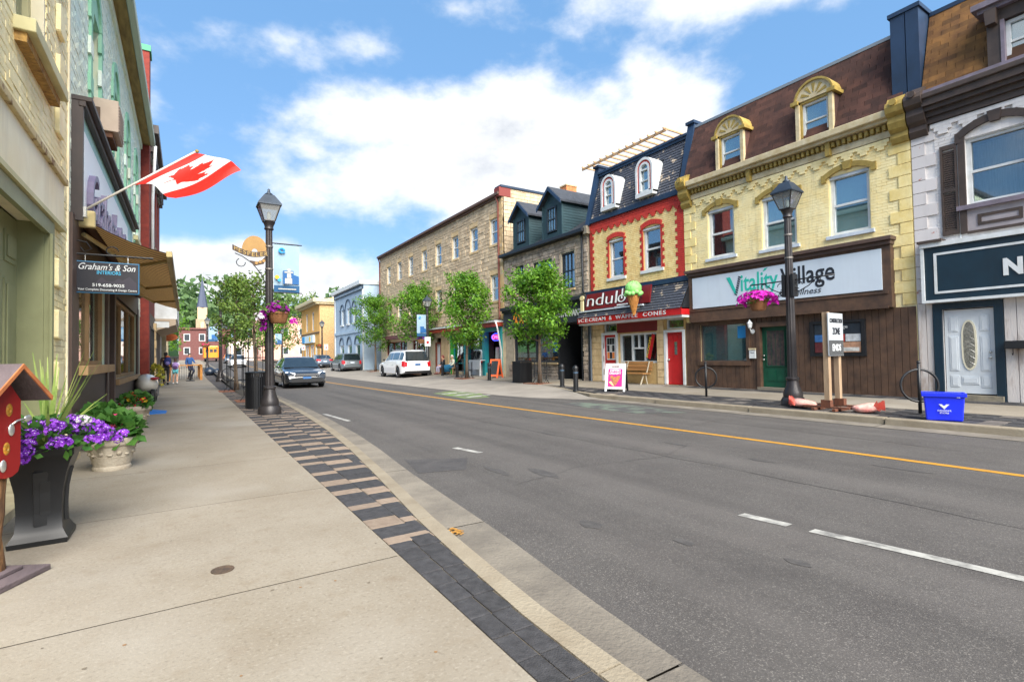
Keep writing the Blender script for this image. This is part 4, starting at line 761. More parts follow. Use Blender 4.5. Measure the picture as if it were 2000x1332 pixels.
rects = courses(U0, U1, 3.5, 6.54, .215, .072, .011, [(w[0] - .02, w[1] + .02, w[2] - .02, w[3] + .02) for w in wins])
red = []
for k in range(int((6.5 - 3.5) / .072)):
    z = 3.5 + k * .072; t = .36 if k % 4 < 2 else .27; t1 = .24 if k % 4 < 2 else .15; red += [(U0, U0 + t, z + .0055, z + .0665), (U1 - t1, U1, z + .0055, z + .0665)]; t2 = .15 if k % 4 < 2 else .07
    for w in wins:
        if w[2] - .04 < z < w[3] - .02: red += [(w[0] - t2, w[0] - .005, z + .0055, z + .0665), (w[1] + .005, w[1] + t2, z + .0055, z + .0665)]
yel = [r for r in cut(rects, [(q[0] - .01, q[1] + .01, q[2] - .001, q[3] + .001) for q in red]) if r[1] - r[0] > .02 and r[3] - r[2] > .02]
pieces(B, 'brick', yel, 'R', XF, 0, .012, M_ybrick, jitter=.003); pieces(B, 'red_brick', red, 'R', XF, 0, .03, M_rbrick, jitter=.003)
pieces(B, 'red_brick', courses(U0, U1, 6.54, 6.80, .215, .072, .011), 'R', XF, 0, .05, M_rbrick, jitter=.003); sawtooth(B, U0 + .06, U1 - .06, 6.48, M_rbrick, step=.36, drop=.16)
for w in wins:
    o = MB('R', XF); ia = seg_arch(w[0] - .06, w[1] + .06, w[3] - .02, .12, 11); oa = seg_arch(w[0] - .11, w[1] + .11, w[3] + .15, .13, 11)
    for i in range(11):
        e = .06; a, b2, c, d_ = [Vector(p) for p in (ia[i], ia[i + 1], oa[i + 1], oa[i])]; q = MB('R', XF)
        a2, b3, c2, d2 = a.lerp(b2, e), b2.lerp(a, e), c.lerp(d_, e), d_.lerp(c, e); q.poly([tuple(a2), tuple(b3), tuple(c2), tuple(d2)], 0, .055); q.build('arch_brick', M_rbrick, B)
    MB('R', XF).poly([(w[0], w[3] - .06), (w[1], w[3] - .06)] + seg_arch(w[0] - .02, w[1] + .02, w[3] - .02, .11)[::-1], -.1, .0).build('arch_panel', M_wframe, B)
    window(B, 'R', XF, *w, fw=.09, sill=.13, sm=M_wframe, sill_w=.12, split=.5, inside=M_dark_room)
    b = MB('R', XF); uc = (w[0] + w[1]) / 2
    for q in range(30): a = rnd.random() * 6.3; c = b.pt(uc + .14 * math.cos(a) * rnd.random(), w[3] - .35 - .3 * rnd.random(), -.3); b.add([c, (c[0], c[1] + .03, c[2] - .12), (c[0], c[1] + .05, c[2])], [(0, 1, 2)])
    b.build('hanging_plant', mat('dry_hanging_plant', S(170, 140, 60), .8, S(90, 120, 50), 9), B)
M_slate = mat('black_slate', S(62, 66, 76), .7, S(176, 160, 140), 3.2, 7, thresh=(.57, .64), bump=.4, bscale=40, rand=.1); bot, top = (.08, 6.98), (-.54, 8.94)
slope_sheet(B, 'roof', U0, U1, (.08, 6.8), top, mat('slate_underlay', S(44, 48, 56), .9)); slope_pieces(B, 'slate', U0 + .2, U1 - .2, bot, top, .165, .115, M_slate, 0, [(14.84, 15.72, .15, 1.5), (12.88, 13.8, .2, 1.55)])
MB('R', XF).fb(U0 + .1, U1 - .1, 6.80, 6.99, -.3, .13).build('eaves_band', M_navy, B); MB('R', XF).fb(U0 + .1, U1 - .1, 8.92, 9.02, -.9, -.45).fb(U0 + .1, U1 - .1, 9.02, 9.10, -.9, -.40).build('ridge_flashing', M_navy, B); MB('R', XF).fb(U0, U1, 6.8, 8.9, -9, -.9).build('roof_body', M_slate, B)
for a, b2 in ((U1 - .10, U1 + .16), (U0 - .16, U0 + .12)):
    b = MB('R', XF); b.hexa([b.pt(a, 6.75, .16), b.pt(b2, 6.75, .16), b.pt(b2, 6.75, -1), b.pt(a, 6.75, -1), b.pt(a, 9.36, -.5), b.pt(b2, 9.36, -.5), b.pt(b2, 9.36, -1), b.pt(a, 9.36, -1)]); b.fb(a - .04, b2 + .04, 9.36, 9.46, -1.1, -.42); b.build('parapet_pier', M_navy, B)
MB('R', XF).fb(U1 - .02, U1 + .2, 6.42, 6.76, -.1, .22).build('kneeler_stone', mat('grey_kneeler', S(150, 142, 124), .9, S(120, 112, 98), 4), B)
for uc, z0, z1 in ((15.28, 7.16, 8.50), (13.34, 7.18, 8.56)):
    hw = .43; zs = z1 - hw; o = [(uc - hw, z0)] + seg_arch(uc - hw, uc + hw, zs, hw, 12) + [(uc + hw, z0)]; i_ = [(uc - hw + .09, z0 + .08)] + seg_arch(uc - hw + .09, uc + hw - .09, zs, hw - .09, 12) + [(uc + hw - .09, z0 + .08)]
    i2 = [(uc - hw + .17, z0 + .08)] + seg_arch(uc - hw + .17, uc + hw - .17, zs, hw - .17, 12) + [(uc + hw - .17, z0 + .08)]; i3 = [(uc - hw + .25, z0 + .14)] + seg_arch(uc - hw + .25, uc + hw - .25, zs, hw - .25, 12) + [(uc + hw - .25, z0 + .14)]
    D = MB('R', XF).band(i_, o, -.8, .26).fb(uc - hw, uc + hw, z0 - .08, z0 + .08, -.4, .28).build('dormer', M_wframe, B); MB('R', XF).band(i2, i_, -.2, .22).build('red_arch', M_rbrick, D); MB('R', XF).band(i3, i2, -.2, .24).fb(uc - hw + .17, uc + hw - .17, z0 + .08, z0 + .14, -.2, .24).fb(uc - .18, uc + .18, zs - .05, zs + .0, -.1, .23).fb(uc - .18, uc + .18, z0 + .50, z0 + .53, -.1, .22).build('window_frame', M_wframe, D)
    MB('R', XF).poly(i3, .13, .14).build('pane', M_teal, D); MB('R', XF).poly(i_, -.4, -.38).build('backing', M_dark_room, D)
# pergola on the roof
pg = thing('roof_pergola', 'slender timber pergola frame standing on the slate roofed shop', 'pergola', (XF + 1.2, 15.4, 9.0)); M_wood = mat('pale_timber', S(196, 160, 120), .8, S(160, 124, 88), 9, 5, stretch=(1, .2, 1), rand=.08)
for x in (XF + .32, XF + 1.25): MB().box(x - .025, x + .025, 12.72, 17.5, 9.46, 9.55).build('beam', M_wood, pg)
for i in range(13): u = 12.8 + i * .385; MB().box(XF + .24, XF + 1.34, u - .022, u + .022, 9.552, 9.61).build('slat', M_wood, pg)
for u in (12.9, 16.3): MB().box(XF + 1.21, XF + 1.29, u, u + .08, 8.9, 9.46).build('post', M_wood, pg)
# canopy with slates, red lettered fascia, painted sign
M_redp = mat('red_paint', S(190, 24, 28), .45, S(168, 18, 22), 3, streak=0.15); M_dred = mat('deep_red_paint', S(112, 18, 26), .5, S(96, 14, 22), 3)
slope_sheet(B, 'canopy_roof', 11.5, 16.9, (.62, 2.74), (.02, 3.86), mat('slate_underlay', S(44, 48, 56), .9)); slope_pieces(B, 'canopy_slate', 11.5, 16.9, (.62, 2.74), (.06, 3.72), .165, .115, M_slate, 0, tilt=.1)
b = MB('R', XF); b.poly([(11.47, 2.72), (11.50, 2.72), (11.50, 3.86), (11.47, 3.86)], .0, .02); b.add([b.pt(11.48, 2.72, .0), b.pt(11.48, 2.72, .62), b.pt(11.48, 3.86, .02)], [(0, 1, 2)]); b.build('canopy_end', M_black, B); b = MB('R', XF); b.add([b.pt(16.9, 2.72, .0), b.pt(16.9, 2.72, .62), b.pt(16.9, 3.86, .02)], [(0, 1, 2)]); b.build('canopy_end', M_black, B)
MB('R', XF).fb(11.44, 16.92, 3.72, 3.90, 0, .14).build('canopy_flashing', M_navy, B)
f = MB('R', XF).fb(11.48, 16.92, 2.52, 2.76, .05, .62).build('canopy_fascia', M_redp, B)
for t, ul, w in (('ICE', 16.84, .58), ('CREAM', 16.18, .98), ('&', 14.98, .14), ('WAFFLE', 14.62, 1.14), ('CONES', 13.20, 1.06)): lettering(f, t, ul, 2.57, w, .145, .622, M_wframe, depth=.012, spacing=1.2, bold=.01)
MB('R', XF).fb(11.5, 16.9, 2.44, 2.52, 0, .56).build('canopy_soffit', M_wframe, B)
s = thing('shop_sign', 'dark red sign with white hand drawn letters above the ice cream canopy', 'sign', (XF - .5, 14.7, 3.0)); b = MB('R', XF); b.hexa([b.pt(12.98, 3.08, .52), b.pt(16.52, 3.08, .52), b.pt(16.52, 3.74, .40), b.pt(12.98, 3.74, .40), b.pt(12.98, 3.08, .46), b.pt(16.52, 3.08, .46), b.pt(16.52, 3.74, .34), b.pt(12.98, 3.74, .34)]); b.build('board', M_dred, s)
def sgn_text(m, dd, off):
    b = MB('R', XF); k = len(b.v); letter(b, 'ndul', b.pt(16.42 + off, 3.22 + off * .3, 0), NY, UP, 1.74, .48, .02, bold=-.012 + dd * .5); letter(b, 'o', b.pt(14.62 + off, 3.22 + off * .3, 0), NY, UP, .42, .30, .02, bold=-.012 + dd * .5); letter(b, 'e', b.pt(14.02 + off, 3.26 + off * .3, 0), NY, UP, .38, .28, .02, bold=-.012 + dd * .5)
    b.fb(14.38 + off, 14.43 + off, 3.36, 3.76, 0, .02); b.fb(14.05 + off, 14.62 + off, 3.10, 3.15, 0, .02); b.fb(14.2 + off, 14.74 + off, 3.02, 3.065, 0, .02)
    sh = .18; b.v = [(x - .52 + sh * (z - 3.08) + (dd if dd else -.008), y, z) for x, y, z in b.v]; return b.build('lettering', m, s)
sgn_text(M_black, .012, -.05); sgn_text(M_wframe, 0, 0)
MB('R', XF).fb(13.25, 16.85, 2.985, 3.045, .50, .58).build('light_bar', M_blue_sill, s)
b = MB('R', XF); b.fb(16.62, 16.79, 3.05, 3.48, .5, .55).poly([(16.705 + .13 * math.cos(2 * PI * i / 14), 3.60 + .10 * math.sin(2 * PI * i / 14)) for i in range(14)], .5, .55); b.build('big_letter', mat('cream_letter', S(226, 208, 160), .6), s); MB('R', XF).fb(16.60, 16.84, 3.04, 3.72, .44, .5).build('letter_backing', M_black, s)
# giant ice cream cone
cn = thing('ice_cream_cone', 'giant model waffle cone with green mint scoop hanging over the red fascia', 'sculpture', (13.75, 13.35, 2.6)); cc = Vector((13.78, 13.36, 2.62))
M_mint = mat('mint_ice_cream', S(150, 214, 120), .6, S(112, 190, 96), 6, 6, bump=.7, bscale=16); M_waf = mat('waffle', S(200, 142, 74), .7, S(160, 104, 48), 12, 4)
b = MB(); b.ball(cc + Vector((0, 0, .98)), .30, 20, 14, (1, 1, .92), jit=.05)
for i in range(13): a = 2 * PI * i / 13; b.ball(cc + Vector((.27 * math.cos(a), .27 * math.sin(a), .79 + .04 * math.sin(i * 2.3))), .09, 9, 7, (1, 1, .9), jit=.1)
b.build('scoop', M_mint, cn, True)
b = MB(); b.lathe([(.03, 0), (.245, .80), (.24, .82)], cc, 24); b.build('cone', M_waf, cn, True); b = MB()
for i in range(12):
    for sg in (1, -1): b.tube([cc + Vector(((.035 + .212 * t) * math.cos(2 * PI * i / 12 + sg * t * 1.3), (.035 + .212 * t) * math.sin(2 * PI * i / 12 + sg * t * 1.3), .8 * t)) for t in (0, .2, .4, .6, .8, 1)], .008, 5)
b.build('waffle_ridges', M_waf, cn); MB().tube([cc + Vector((.1, 0, .7)), (XF - .1, 13.36, 3.3)], .02).build('bracket', M_black, cn)
ds = MB(); 
for i in range(46): a, ph = rnd.random() * 6.3, .3 + rnd.random() * 1.2; ds.ball(cc + Vector((.302 * math.sin(ph) * math.cos(a), .302 * math.sin(ph) * math.sin(a), .98 + .28 * math.cos(ph))), .012, 5, 3)
ds.build('chocolate_chips', mat('chocolate_chip', S(70, 50, 36), .6), cn, kind='stuff')
# shopfront under the canopy
pieces(B, 'stone', courses(15.98, U1, .08, 2.44, .42, .27, .014) + courses(12.78, 13.1, .08, 2.44, .4, .27, .014), 'R', XF, 0, .05, M_buffstone, keep=60, jitter=.006, bev=.03)
def panel_door(P, u0, u1, z0, z1, m, fm, glassbox=None, knob=None, x0=XF, side='R', fr=.09, rows=3):
    MB(side, x0).fb(u0 - fr, u0, z0, z1 + fr, -.05, .06).fb(u1, u1 + fr, z0, z1 + fr, -.05, .06).fb(u0, u1, z1, z1 + fr, -.05, .06).build('door_frame', fm, P)
    d = MB(side, x0).fb(u0, u1, z0, z1, -.10, -.05).build('door', m, P)
    if glassbox: MB(side, x0).fb(*glassbox, -.05, -.042).build('door_glass', M_teal, d)
    if knob is not None: b = MB(side, x0); b.ball(b.pt(knob, (z0 + z1) / 2 - .05, -.02), .035, 8, 6); b.build('door_knob', M_steel, d, True)
    return d
panel_door(B, 15.24, 15.98, .12, 2.0, M_redp, M_wframe); d = bpy.context.scene.collection.objects[-1] if False else None
b = MB('R', XF); b.fb(15.36, 15.86, .98, 1.90, -.05, -.03); dg = b.build('door_light', M_wframe, B)
for i in range(3):
    for j in range(3): MB('R', XF).fb(15.40 + .145 * i, 15.53 + .145 * i, 1.03 + .29 * j, 1.29 + .29 * j, -.03, -.026).build('pane', mat('print_5', PCOL[5], .5) if (i, j) == (1, 1) else mat('orange_notice', S(226, 130, 60), .6) if j == 0 and i != 1 else M_black, dg)
window(B, 'R', XF, 15.22, 16.0, 2.1, 2.5, split=0, fw=.05); window(B, 'R', XF, 11.9, 12.7, 2.08, 2.46, split=0, fw=.05)
w = window(B, 'R', XF, 13.12, 15.10, .86, 2.02, split=0, fw=.08, mull=2, gm=M_shop, name='shop_window'); MB('R', XF).fb(13.86, 14.36, 1.40, 1.46, -.14, -.07).fb(14.09, 14.13, 1.46, 1.94, -.14, -.07).build('serving_sash', M_wframe, w)
MB('R', XF).fb(13.05, 15.14, 2.06, 2.44, 0, .06).build('red_panel', M_dred, B)
b = MB('R', XF); b.hexa([b.pt(13.22, 1.9, -.02), b.pt(13.36, 1.96, -.02), b.pt(13.62, 1.06, -.02), b.pt(13.48, 1.0, -.02), b.pt(13.22, 1.9, 0.0), b.pt(13.36, 1.96, 0.0), b.pt(13.62, 1.06, 0.0), b.pt(13.48, 1.0, 0.0)]); fl = b.build('window_banner', M_redp, B)
b = MB(); k = Vector((0, -.28, .96)).normalized(); letter(b, 'SCOOPS', (XF - .001, 13.60, 1.06), (0, -k.z * .0 + .28 * -1 / 1.0 * -1 * -1, .96), (0, .96, .28), .8, .09, .004); b.build('lettering', mat('yellow_print', S(236, 200, 60), .6), fl)
panel_door(B, 11.93, 12.67, .10, 1.96, M_redp, M_wframe, (12.24, 12.36, 1.16, 1.62), 12.60); b = MB('R', XF)
for a in (12.0, 12.22, 12.44): b.fb(a, a + .16, 1.68, 1.86, -.05, -.035)
b.build('door_panel', M_redp, B, kind='stuff')
bn = thing('wooden_bench', 'slatted wooden bench below the ice cream parlour window', 'bench', (XF - .55, 13.98, .06)); M_oak = mat('bench_timber', S(172, 124, 70), .7, S(138, 94, 50), 6, 5, stretch=(1, .15, 1), rand=.12); M_leg = mat('grey_bench_leg', S(170, 160, 140), .8)
for i in range(4): MB().box(XF - .62 + .11 * i, XF - .53 + .11 * i, 13.28, 14.68, .46, .50).build('seat_slat', M_oak, bn)
for i in range(3): b = MB(); x = XF - .18 + .03 * i; z = .58 + .12 * i; b.hexa([(x, 13.28, z), (x + .03, 13.28, z), (x + .03, 14.68, z), (x, 14.68, z), (x + .03, 13.28, z + .10), (x + .06, 13.28, z + .10), (x + .06, 14.68, z + .10), (x + .03, 14.68, z + .10)]); b.build('back_slat', M_oak, bn)
for u in (13.42, 14.5):
    for a, c in ((-.60, -.42), (-.24, -.34)): MB().tube([(XF + a, u, .06), (XF + c, u, .46)], .028, 6).build('leg', M_leg, bn)
    MB().tube([(XF - .28, u, .44), (XF - .10, u, .94)], .025, 6).build('back_post', M_leg, bn)
# ================================================================== 4  restaurant
B = thing('restaurant_building', 'rubble stone restaurant building with two dark green gabled dormers and black shopfront', 'building', (XF, 20.2, 0)); U0, U1 = 16.86, 23.78
M_mort = mat('pale_mortar', S(196, 184, 162), .95, S(168, 156, 136), 4); M_rub = mat('rubble_stone', S(194, 174, 152), .9, S(136, 126, 118), 4, 7, bump=.6, bscale=18, rand=.30, streak=0.3)
wins = [(21.90, 22.74, 4.40, 5.92), (19.48, 21.06, 4.0, 5.84), (17.80, 18.76, 4.22, 5.90)]; shopw = [(19.05, 22.95, .86, 2.62)]; door = [(17.32, 18.92, .1, 2.66)]
shell(B, 'R', XF, U0, U1, -.2, 6.55, 9, wins + shopw + door, M_mort)
rr2 = random.Random(5); rc = courses(U0, U1, 3.88, 6.52, .30, .17, .022, [(w[0] - .08, w[1] + .08, w[2] - .10, w[3] + .06) for w in wins], irregular=.8, rg=rr2)
pieces(B, 'stone', rc, 'R', XF, 0, .035, M_rub, keep=190, jitter=.014, bev=.10); pieces(B, 'stone', courses(19.0, 23.4, .06, .78, .30, .17, .02, irregular=.8, rg=rr2) + courses(16.88, 17.26, .06, 3.0, .3, .17, .02, irregular=.7, rg=rr2), 'R', XF, .0, .06, M_rub, keep=110, jitter=.014, bev=.1)
M_dkframe = mat('dark_window_frame', S(38, 46, 54), .5, S(28, 36, 44), 4)
for w, mu in zip(wins, (0, 1, 0)): window(B, 'R', XF, *w, fm=M_dkframe, gm=M_glass, fw=.08, sill=.06, sm=M_buffstone, split=.5 if not mu else 0, mull=mu, muntins=2 if not mu else 0, inside=M_dark_room)
MB('R', XF).fb(U0 - .02, U1 + .1, 6.52, 6.70, -.2, .34).build('gutter', M_black, B, bevel=.03); MB().tube([(XF - .12, 17.16, 6.5), (XF - .10, 17.14, 6.2), (XF - .08, 17.14, 4.0), (XF - .14, 16.96, 3.86)], .045, 8).build('downpipe', M_black, B, True)
M_roofdk = mat('charcoal_roof', S(58, 62, 70), .9, S(44, 48, 54), 4, bump=.4, bscale=40); slope_sheet(B, 'roof', U0, U1, (.2, 6.62), (-3.6, 9.0), M_roofdk)
M_side = mat('dark_green_clapboard', S(44, 70, 76), .6, S(36, 60, 66), 3, rand=.06); mcl = unit_box('clapboard', M_side, 0)
for uc, hw in ((22.02, .72), (19.36, .75)):
    z0, z1 = 6.72, 8.42; xf = XF - .02
    D = MB('R', xf).fb(uc - hw + .02, uc + hw - .02, z0, z1, -2.6, -.03).build('dormer', M_side, B)
    MB('R', xf).poly([(uc - hw, z1 - .02), (uc + hw, z1 - .02), (uc, z1 + .66)], -2.6, -.02).build('gable', M_side, D)
    for i in range(13):
        z = z0 + .13 * i
        for a, b2 in cut2 if False else ((uc - hw, uc - .38), (uc + .38, uc + hw)) if 2 <= i <= 10 else ((uc - hw, uc + hw),): inst('clapboard', mcl, D, (xf + .015, (a + b2) / 2, z + .065), (.05, b2 - a, .125), (0, -.12, 0))
        inst('clapboard', mcl, D, (xf + 1.3, uc - hw - .005, z + .065), (2.56, .03, .125), (-.1, 0, 0))
    for u in (uc - hw, uc + hw): MB('R', xf).fb(u - .035, u + .035, z0, z1, -.06, .03).build('corner_board', M_dkframe if False else M_side, D)
    window(B, 'R', xf, uc - .36, uc + .36, 7.06, 8.24, fm=M_dkframe, gm=M_teal, rec=-.03, fw=.07, muntins=2)
    for sg in (-1, 1):
        b = MB('R', xf); a0 = (uc + sg * (hw + .2), z1 - .14); a1 = (uc, z1 + .70)
        b.hexa([b.pt(*a0, .22), b.pt(*a1, .22), b.pt(a1[0], a1[1] + .09, .22), b.pt(a0[0], a0[1] + .09, .22), b.pt(*a0, -2.9), b.pt(*a1, -2.9), b.pt(a1[0], a1[1] + .09, -2.9), b.pt(a0[0], a0[1] + .09, -2.9)]); b.build('dormer_roof', M_roofdk, D)
        b = MB('R', xf); b.poly([(a0[0], a0[1] - .10), (a1[0], a1[1] - .10), (a1[0], a1[1] + .07), (a0[0], a0[1] + .07)], .22, .26); b.build('barge_board', M_navy, D)
MB().box(XF + 1.2, XF + 1.85, 19.75, 20.25, 7.0, 9.62).build('chimney', mat('orange_brick', S(206, 134, 84), .9, S(170, 100, 62), 9, 3), B); MB().box(XF + 1.17, XF + 1.88, 19.72, 20.28, 9.62, 9.68).build('chimney_cap', M_buffstone, B)
M_slate_p = mat('slate_blue_paint', S(52, 56, 66), .55, S(42, 46, 56), 3, streak=0.2)
fa = MB('R', XF).fb(U0 + .0, 23.5, 2.66, 3.60, 0, .30).build('fascia', M_slate_p, B); MB('R', XF).fb(U0, 23.6, 3.60, 3.76, 0, .46).fb(U0, 23.55, 3.48, 3.60, .3, .37).build('fascia_cornice', M_slate_p, B)
lettering(fa, 'RESTAURANT', 18.98, 2.92, 1.98, .30, .301, M_wframe, depth=.02, bold=.02)
b = MB('R', XF); M_orange = mat('orange_lettering', S(236, 150, 30), .5)
for k in range(9): u = 22.3 - k * .32; r = .13 + .05 * math.sin(k * 2.1); b.tube([b.pt(u + r * math.cos(t * .7 + k), 3.08 + .24 * math.sin(t * .55 + k * 1.7) * (1 if k % 3 else 1.4), .31) for t in range(9)], .028, 6)
b.build('script_lettering', M_orange, fa)
MB('R', XF).fb(19.0, 23.0, .78, .86, -.1, .16).build('sill', M_buffstone, B); w = window(B, 'R', XF, 19.05, 22.95, .86, 2.62, fm=M_slate_p, gm=M_shop, split=0, mull=1, fw=.09, name='shop_window')
MB('R', XF).fb(19.2, 20.9, 2.28, 2.52, -.22, -.2).build('yellowed_blind', mat('olive_blind', S(150, 146, 90), .8), w); MB('R', XF).fb(19.3, 19.62, 1.35, 1.82, -.10, -.09).build('notice', M_bposter, w); MB('R', XF).fb(21.3, 22.7, .95, 1.32, -.5, -.4).build('counter', mat('pale_counter', S(150, 180, 186), .6), w)
MB('R', XF).fb(22.72, 22.9, .9, 2.3, -.3, -.26).build('yellow_post', mat('mustard_paint', S(190, 160, 40), .7), w)
MB('R', XF).fb(17.32, 18.92, .05, 2.66, -1.6, -1.5).build('entry_back', M_black, B); MB('R', XF).fb(17.26, 17.34, .05, 2.66, -1.5, .08).fb(18.86, 19.0, .05, 2.66, -1.5, .10).fb(17.34, 18.86, 2.6, 2.66, -1.5, .05).build('entry_lining', M_black, B)
lb = MB(); lb.ball((XF + .5, 17.62, 2.2), .05, 8, 6); lb.build('entry_bulb', mat('lit_bulb', (1, 1, 1, 1), .5, emit=(1, .95, .85, 1), estr=6), B, True)
MB('R', XF).fb(16.72, 16.86, .0, 2.5, 0, .10).build('dark_pilaster', M_slate_p, B); MB().tube([(XF - .16, 16.62, .05), (XF - .16, 16.62, 2.5)], .04).build('drain_pipe', mat('grey_pipe', S(90, 98, 108), .5), B)
# ================================================================== 5  long stone block
B = thing('long_stone_building', 'long three storey tan stone block with rows of white sash windows', 'building', (XF, 34, 0)); U0, U1 = 23.86, 45.0
M_ash = mat('tan_ashlar', S(218, 196, 164), .92, S(186, 164, 134), 2.4, 7, bump=.6, bscale=16, rand=.20, streak=0.45); M_ashm = mat('tan_mortar', S(226, 208, 176), .95, S(200, 182, 150), 4)
cols = [(24.32, 25.26), (26.74, 27.68), (29.30, 30.22), (31.92, 32.86), (34.42, 35.32), (37.12, 38.02), (39.62, 40.52), (42.20, 43.10)]
wins = [(a, b_, 7.52, 8.98) for a, b_ in cols] + [(a, b_, 4.30, 5.78) for a, b_ in cols]; shops = [(24.2, 28.6, .25, 2.7), (28.75, 30.6, .25, 2.7), (32.2, 33.0, .1, 2.5), (34.4, 37.4, .4, 2.5), (38.6, 43.5, .4, 2.5)]
shell(B, 'R', XF, U0, U1, -.2, 10.05, 10, wins + shops, M_ashm)
rc = courses(U0, U1, 3.25, 10.0, .40, .215, .02, [(w[0] - .03, w[1] + .03, w[2] - .16, w[3] + .30) for w in wins], irregular=.45, rg=rr2)
pieces(B, 'stone', rc, 'R', XF, 0, .045, M_ash, keep=300, jitter=.016, bev=.05)
for w in wins:
    pieces(B, 'lintel', [(w[0] - .12, w[1] + .12, w[3] + .02, w[3] + .28)], 'R', XF, 0, .04, M_buffstone, keep=1, bev=.03)
    window(B, 'R', XF, *w, fw=.10, sill=.08, sm=M_buffstone, gm=M_glass, inside=M_dark_room, sill_w=.14)
quoins(B, U0, 1, 3.2, 9.9, mat('pale_quoin', S(206, 178, 130), .9, S(178, 148, 104), 3, rand=.08), h=.36, wide=.5, slim=.32, d=.05)
MB('R', XF).fb(U0, U1 + .1, 9.98, 10.08, -.1, .18).fb(U0, U1 + .1, 10.08, 10.24, -.2, .32).build('eaves_gutter', mat('brown_gutter', S(92, 66, 54), .6), B, bevel=.02)
for u in (U0 + .36, U1 - .05): MB().tube([(XF - .24, u, 10.1), (XF - .1, u, 9.7), (XF - .1, u, 3.4), (XF - .2, u - .1, 3.2)], .055, 8).build('downpipe', mat('rust_brown_pipe', S(110, 56, 44), .6), B, True)
slope_sheet(B, 'roof', U0, U1, (.2, 10.15), (-6, 10.5), M_roofdk)
gw = MB().box(XF, XF + 9, U0, U0 + .5, 6.4, 10.5).build('gable_wall', M_ashm, B)
pieces(gw, 'stone', courses(XF + .05, XF + 6, 6.5, 10.45, .42, .22, .02, irregular=.6, rg=rr2), 'Y', U0, 0, .03, M_ash, keep=0, jitter=.012)
MB().box(XF - .15, XF + 9, U0 - .08, U0 + .58, 10.5, 10.62).build('coping', M_navy, B)
MB('R', XF).poly([(U0 - .05, 10.0), (U0 + .5, 10.0), (U0 + .5, 10.5), (U0 - .05, 10.5)], -.5, .25).build('gable_kneeler', mat('red_brown_paint', S(120, 50, 44), .7), B)
# its shopfronts
M_rust = mat('rust_red_fascia', S(170, 66, 44), .6, S(140, 52, 36), 2); M_turq = mat('turquoise_paint', S(40, 158, 164), .55, S(34, 140, 148), 2); M_lime = mat('lime_green_paint', S(50, 168, 60), .6)
MB('R', XF).fb(24.0, 33.6, 2.84, 3.06, 0, .50).build('shop_fascia', M_rust, B); MB('R', XF).fb(24.0, 33.6, 3.06, 3.16, 0, .56).build('canopy_board', M_wframe, B); MB('R', XF).fb(24.0, 33.6, 3.16, 3.20, -.02, .45).build('canopy_top', M_roofdk, B); MB('R', XF).fb(34.2, 44.6, 2.72, 3.0, 0, .4).build('shop_fascia', mat('plum_fascia', S(104, 66, 70), .6), B)
for a, c in ((28.48, 28.66), (26.0, 26.3), (24.1, 24.3)): MB('R', XF).fb(a, c, .06, 2.84, -.2, .08).build('turquoise_post', M_turq, B)
MB('R', XF).fb(24.3, 28.5, 2.6, 2.84, -.1, .06).build('turquoise_head', M_turq, B); MB('R', XF).fb(30.4, 30.62, .06, 2.84, -.1, .08).build('green_post', M_lime, B); MB('R', XF).fb(26.3, 28.48, .06, .75, -.1, .06).build('stall_riser', M_wframe, B)
for a, c in ((26.3, 28.48), (28.66, 30.4)):
    w = window(B, 'R', XF, a, c, .75, 2.6, fm=M_turq, gm=M_shop, split=0, fw=.05, name='shop_window')
MB('R', XF).fb(24.3, 26.0, .06, 2.6, -1.3, -1.2).build('entry_back', M_black, B)
for u, z0, z1, c, hw in ((26.75, .8, 1.75, S(232, 40, 140), .24), (27.1, 1.4, 2.15, S(230, 130, 170), .16), (27.5, .8, 1.5, S(60, 50, 90), .2), (27.6, 1.5, 1.75, S(206, 180, 120), .2), (29.3, 1.0, 1.7, S(220, 200, 80), .2), (29.9, 1.1, 2.0, S(200, 90, 120), .18), (24.7, .9, 2.0, S(150, 24, 34), .3), (25.3, .9, 1.7, S(196, 196, 190), .15), (28.1, .9, 1.8, S(40, 60, 110), .18)):
    b = MB('R', XF); b.poly([(u - hw, z0), (u + hw, z0), (u + hw * .62, z1 - .1), (u + hw * .3, z1), (u - hw * .3, z1), (u - hw * .62, z1 - .1)], -.5, -.3); b.build('garment', mat('garment_%d' % int(u * 10), c, .8, tuple(v * .7 for v in c[:3]) + (1,), 6), B)
b = MB('R', XF); letter(b, 'OPEN', b.pt(25.5, 2.18, -.18), NY, UP, .8, .2, .02); b.build('open_sign', mat('neon_pink', S(255, 60, 120), .5, emit=S(255, 50, 110), estr=2.5), B); MB('R', XF).tube([MB('R', XF).pt(25.1 + .5 * math.cos(t * .45), 2.28 + .2 * math.sin(t * .45), -.18) for t in range(15)], .015, 6).build('open_sign_ring', mat('neon_blue', S(60, 70, 255), .5, emit=S(60, 60, 255), estr=2), B)
panel_door(B, 32.24, 32.96, .1, 2.1, M_wdoor, mat('red_wood', S(120, 60, 40), .7)); MB('R', XF).fb(31.0, 32.1, .06, 2.84, -.02, .05).build('plain_pier', M_buffstone, B)
for a, c in ((34.4, 37.4), (38.6, 43.5)): window(B, 'R', XF, a, c, .4, 2.5, fm=mat('red_brown_paint', S(120, 50, 44), .7), gm=M_shop, split=0, mull=2, name='shop_window')
MB().tube([(XF - .5, 24.0, 3.1), (XF - .35, 24.05, 2.7), (XF - .1, 24.1, 1.5), (XF - .1, 24.1, .1)], .05).build('downspout', M_wframe, B, True)
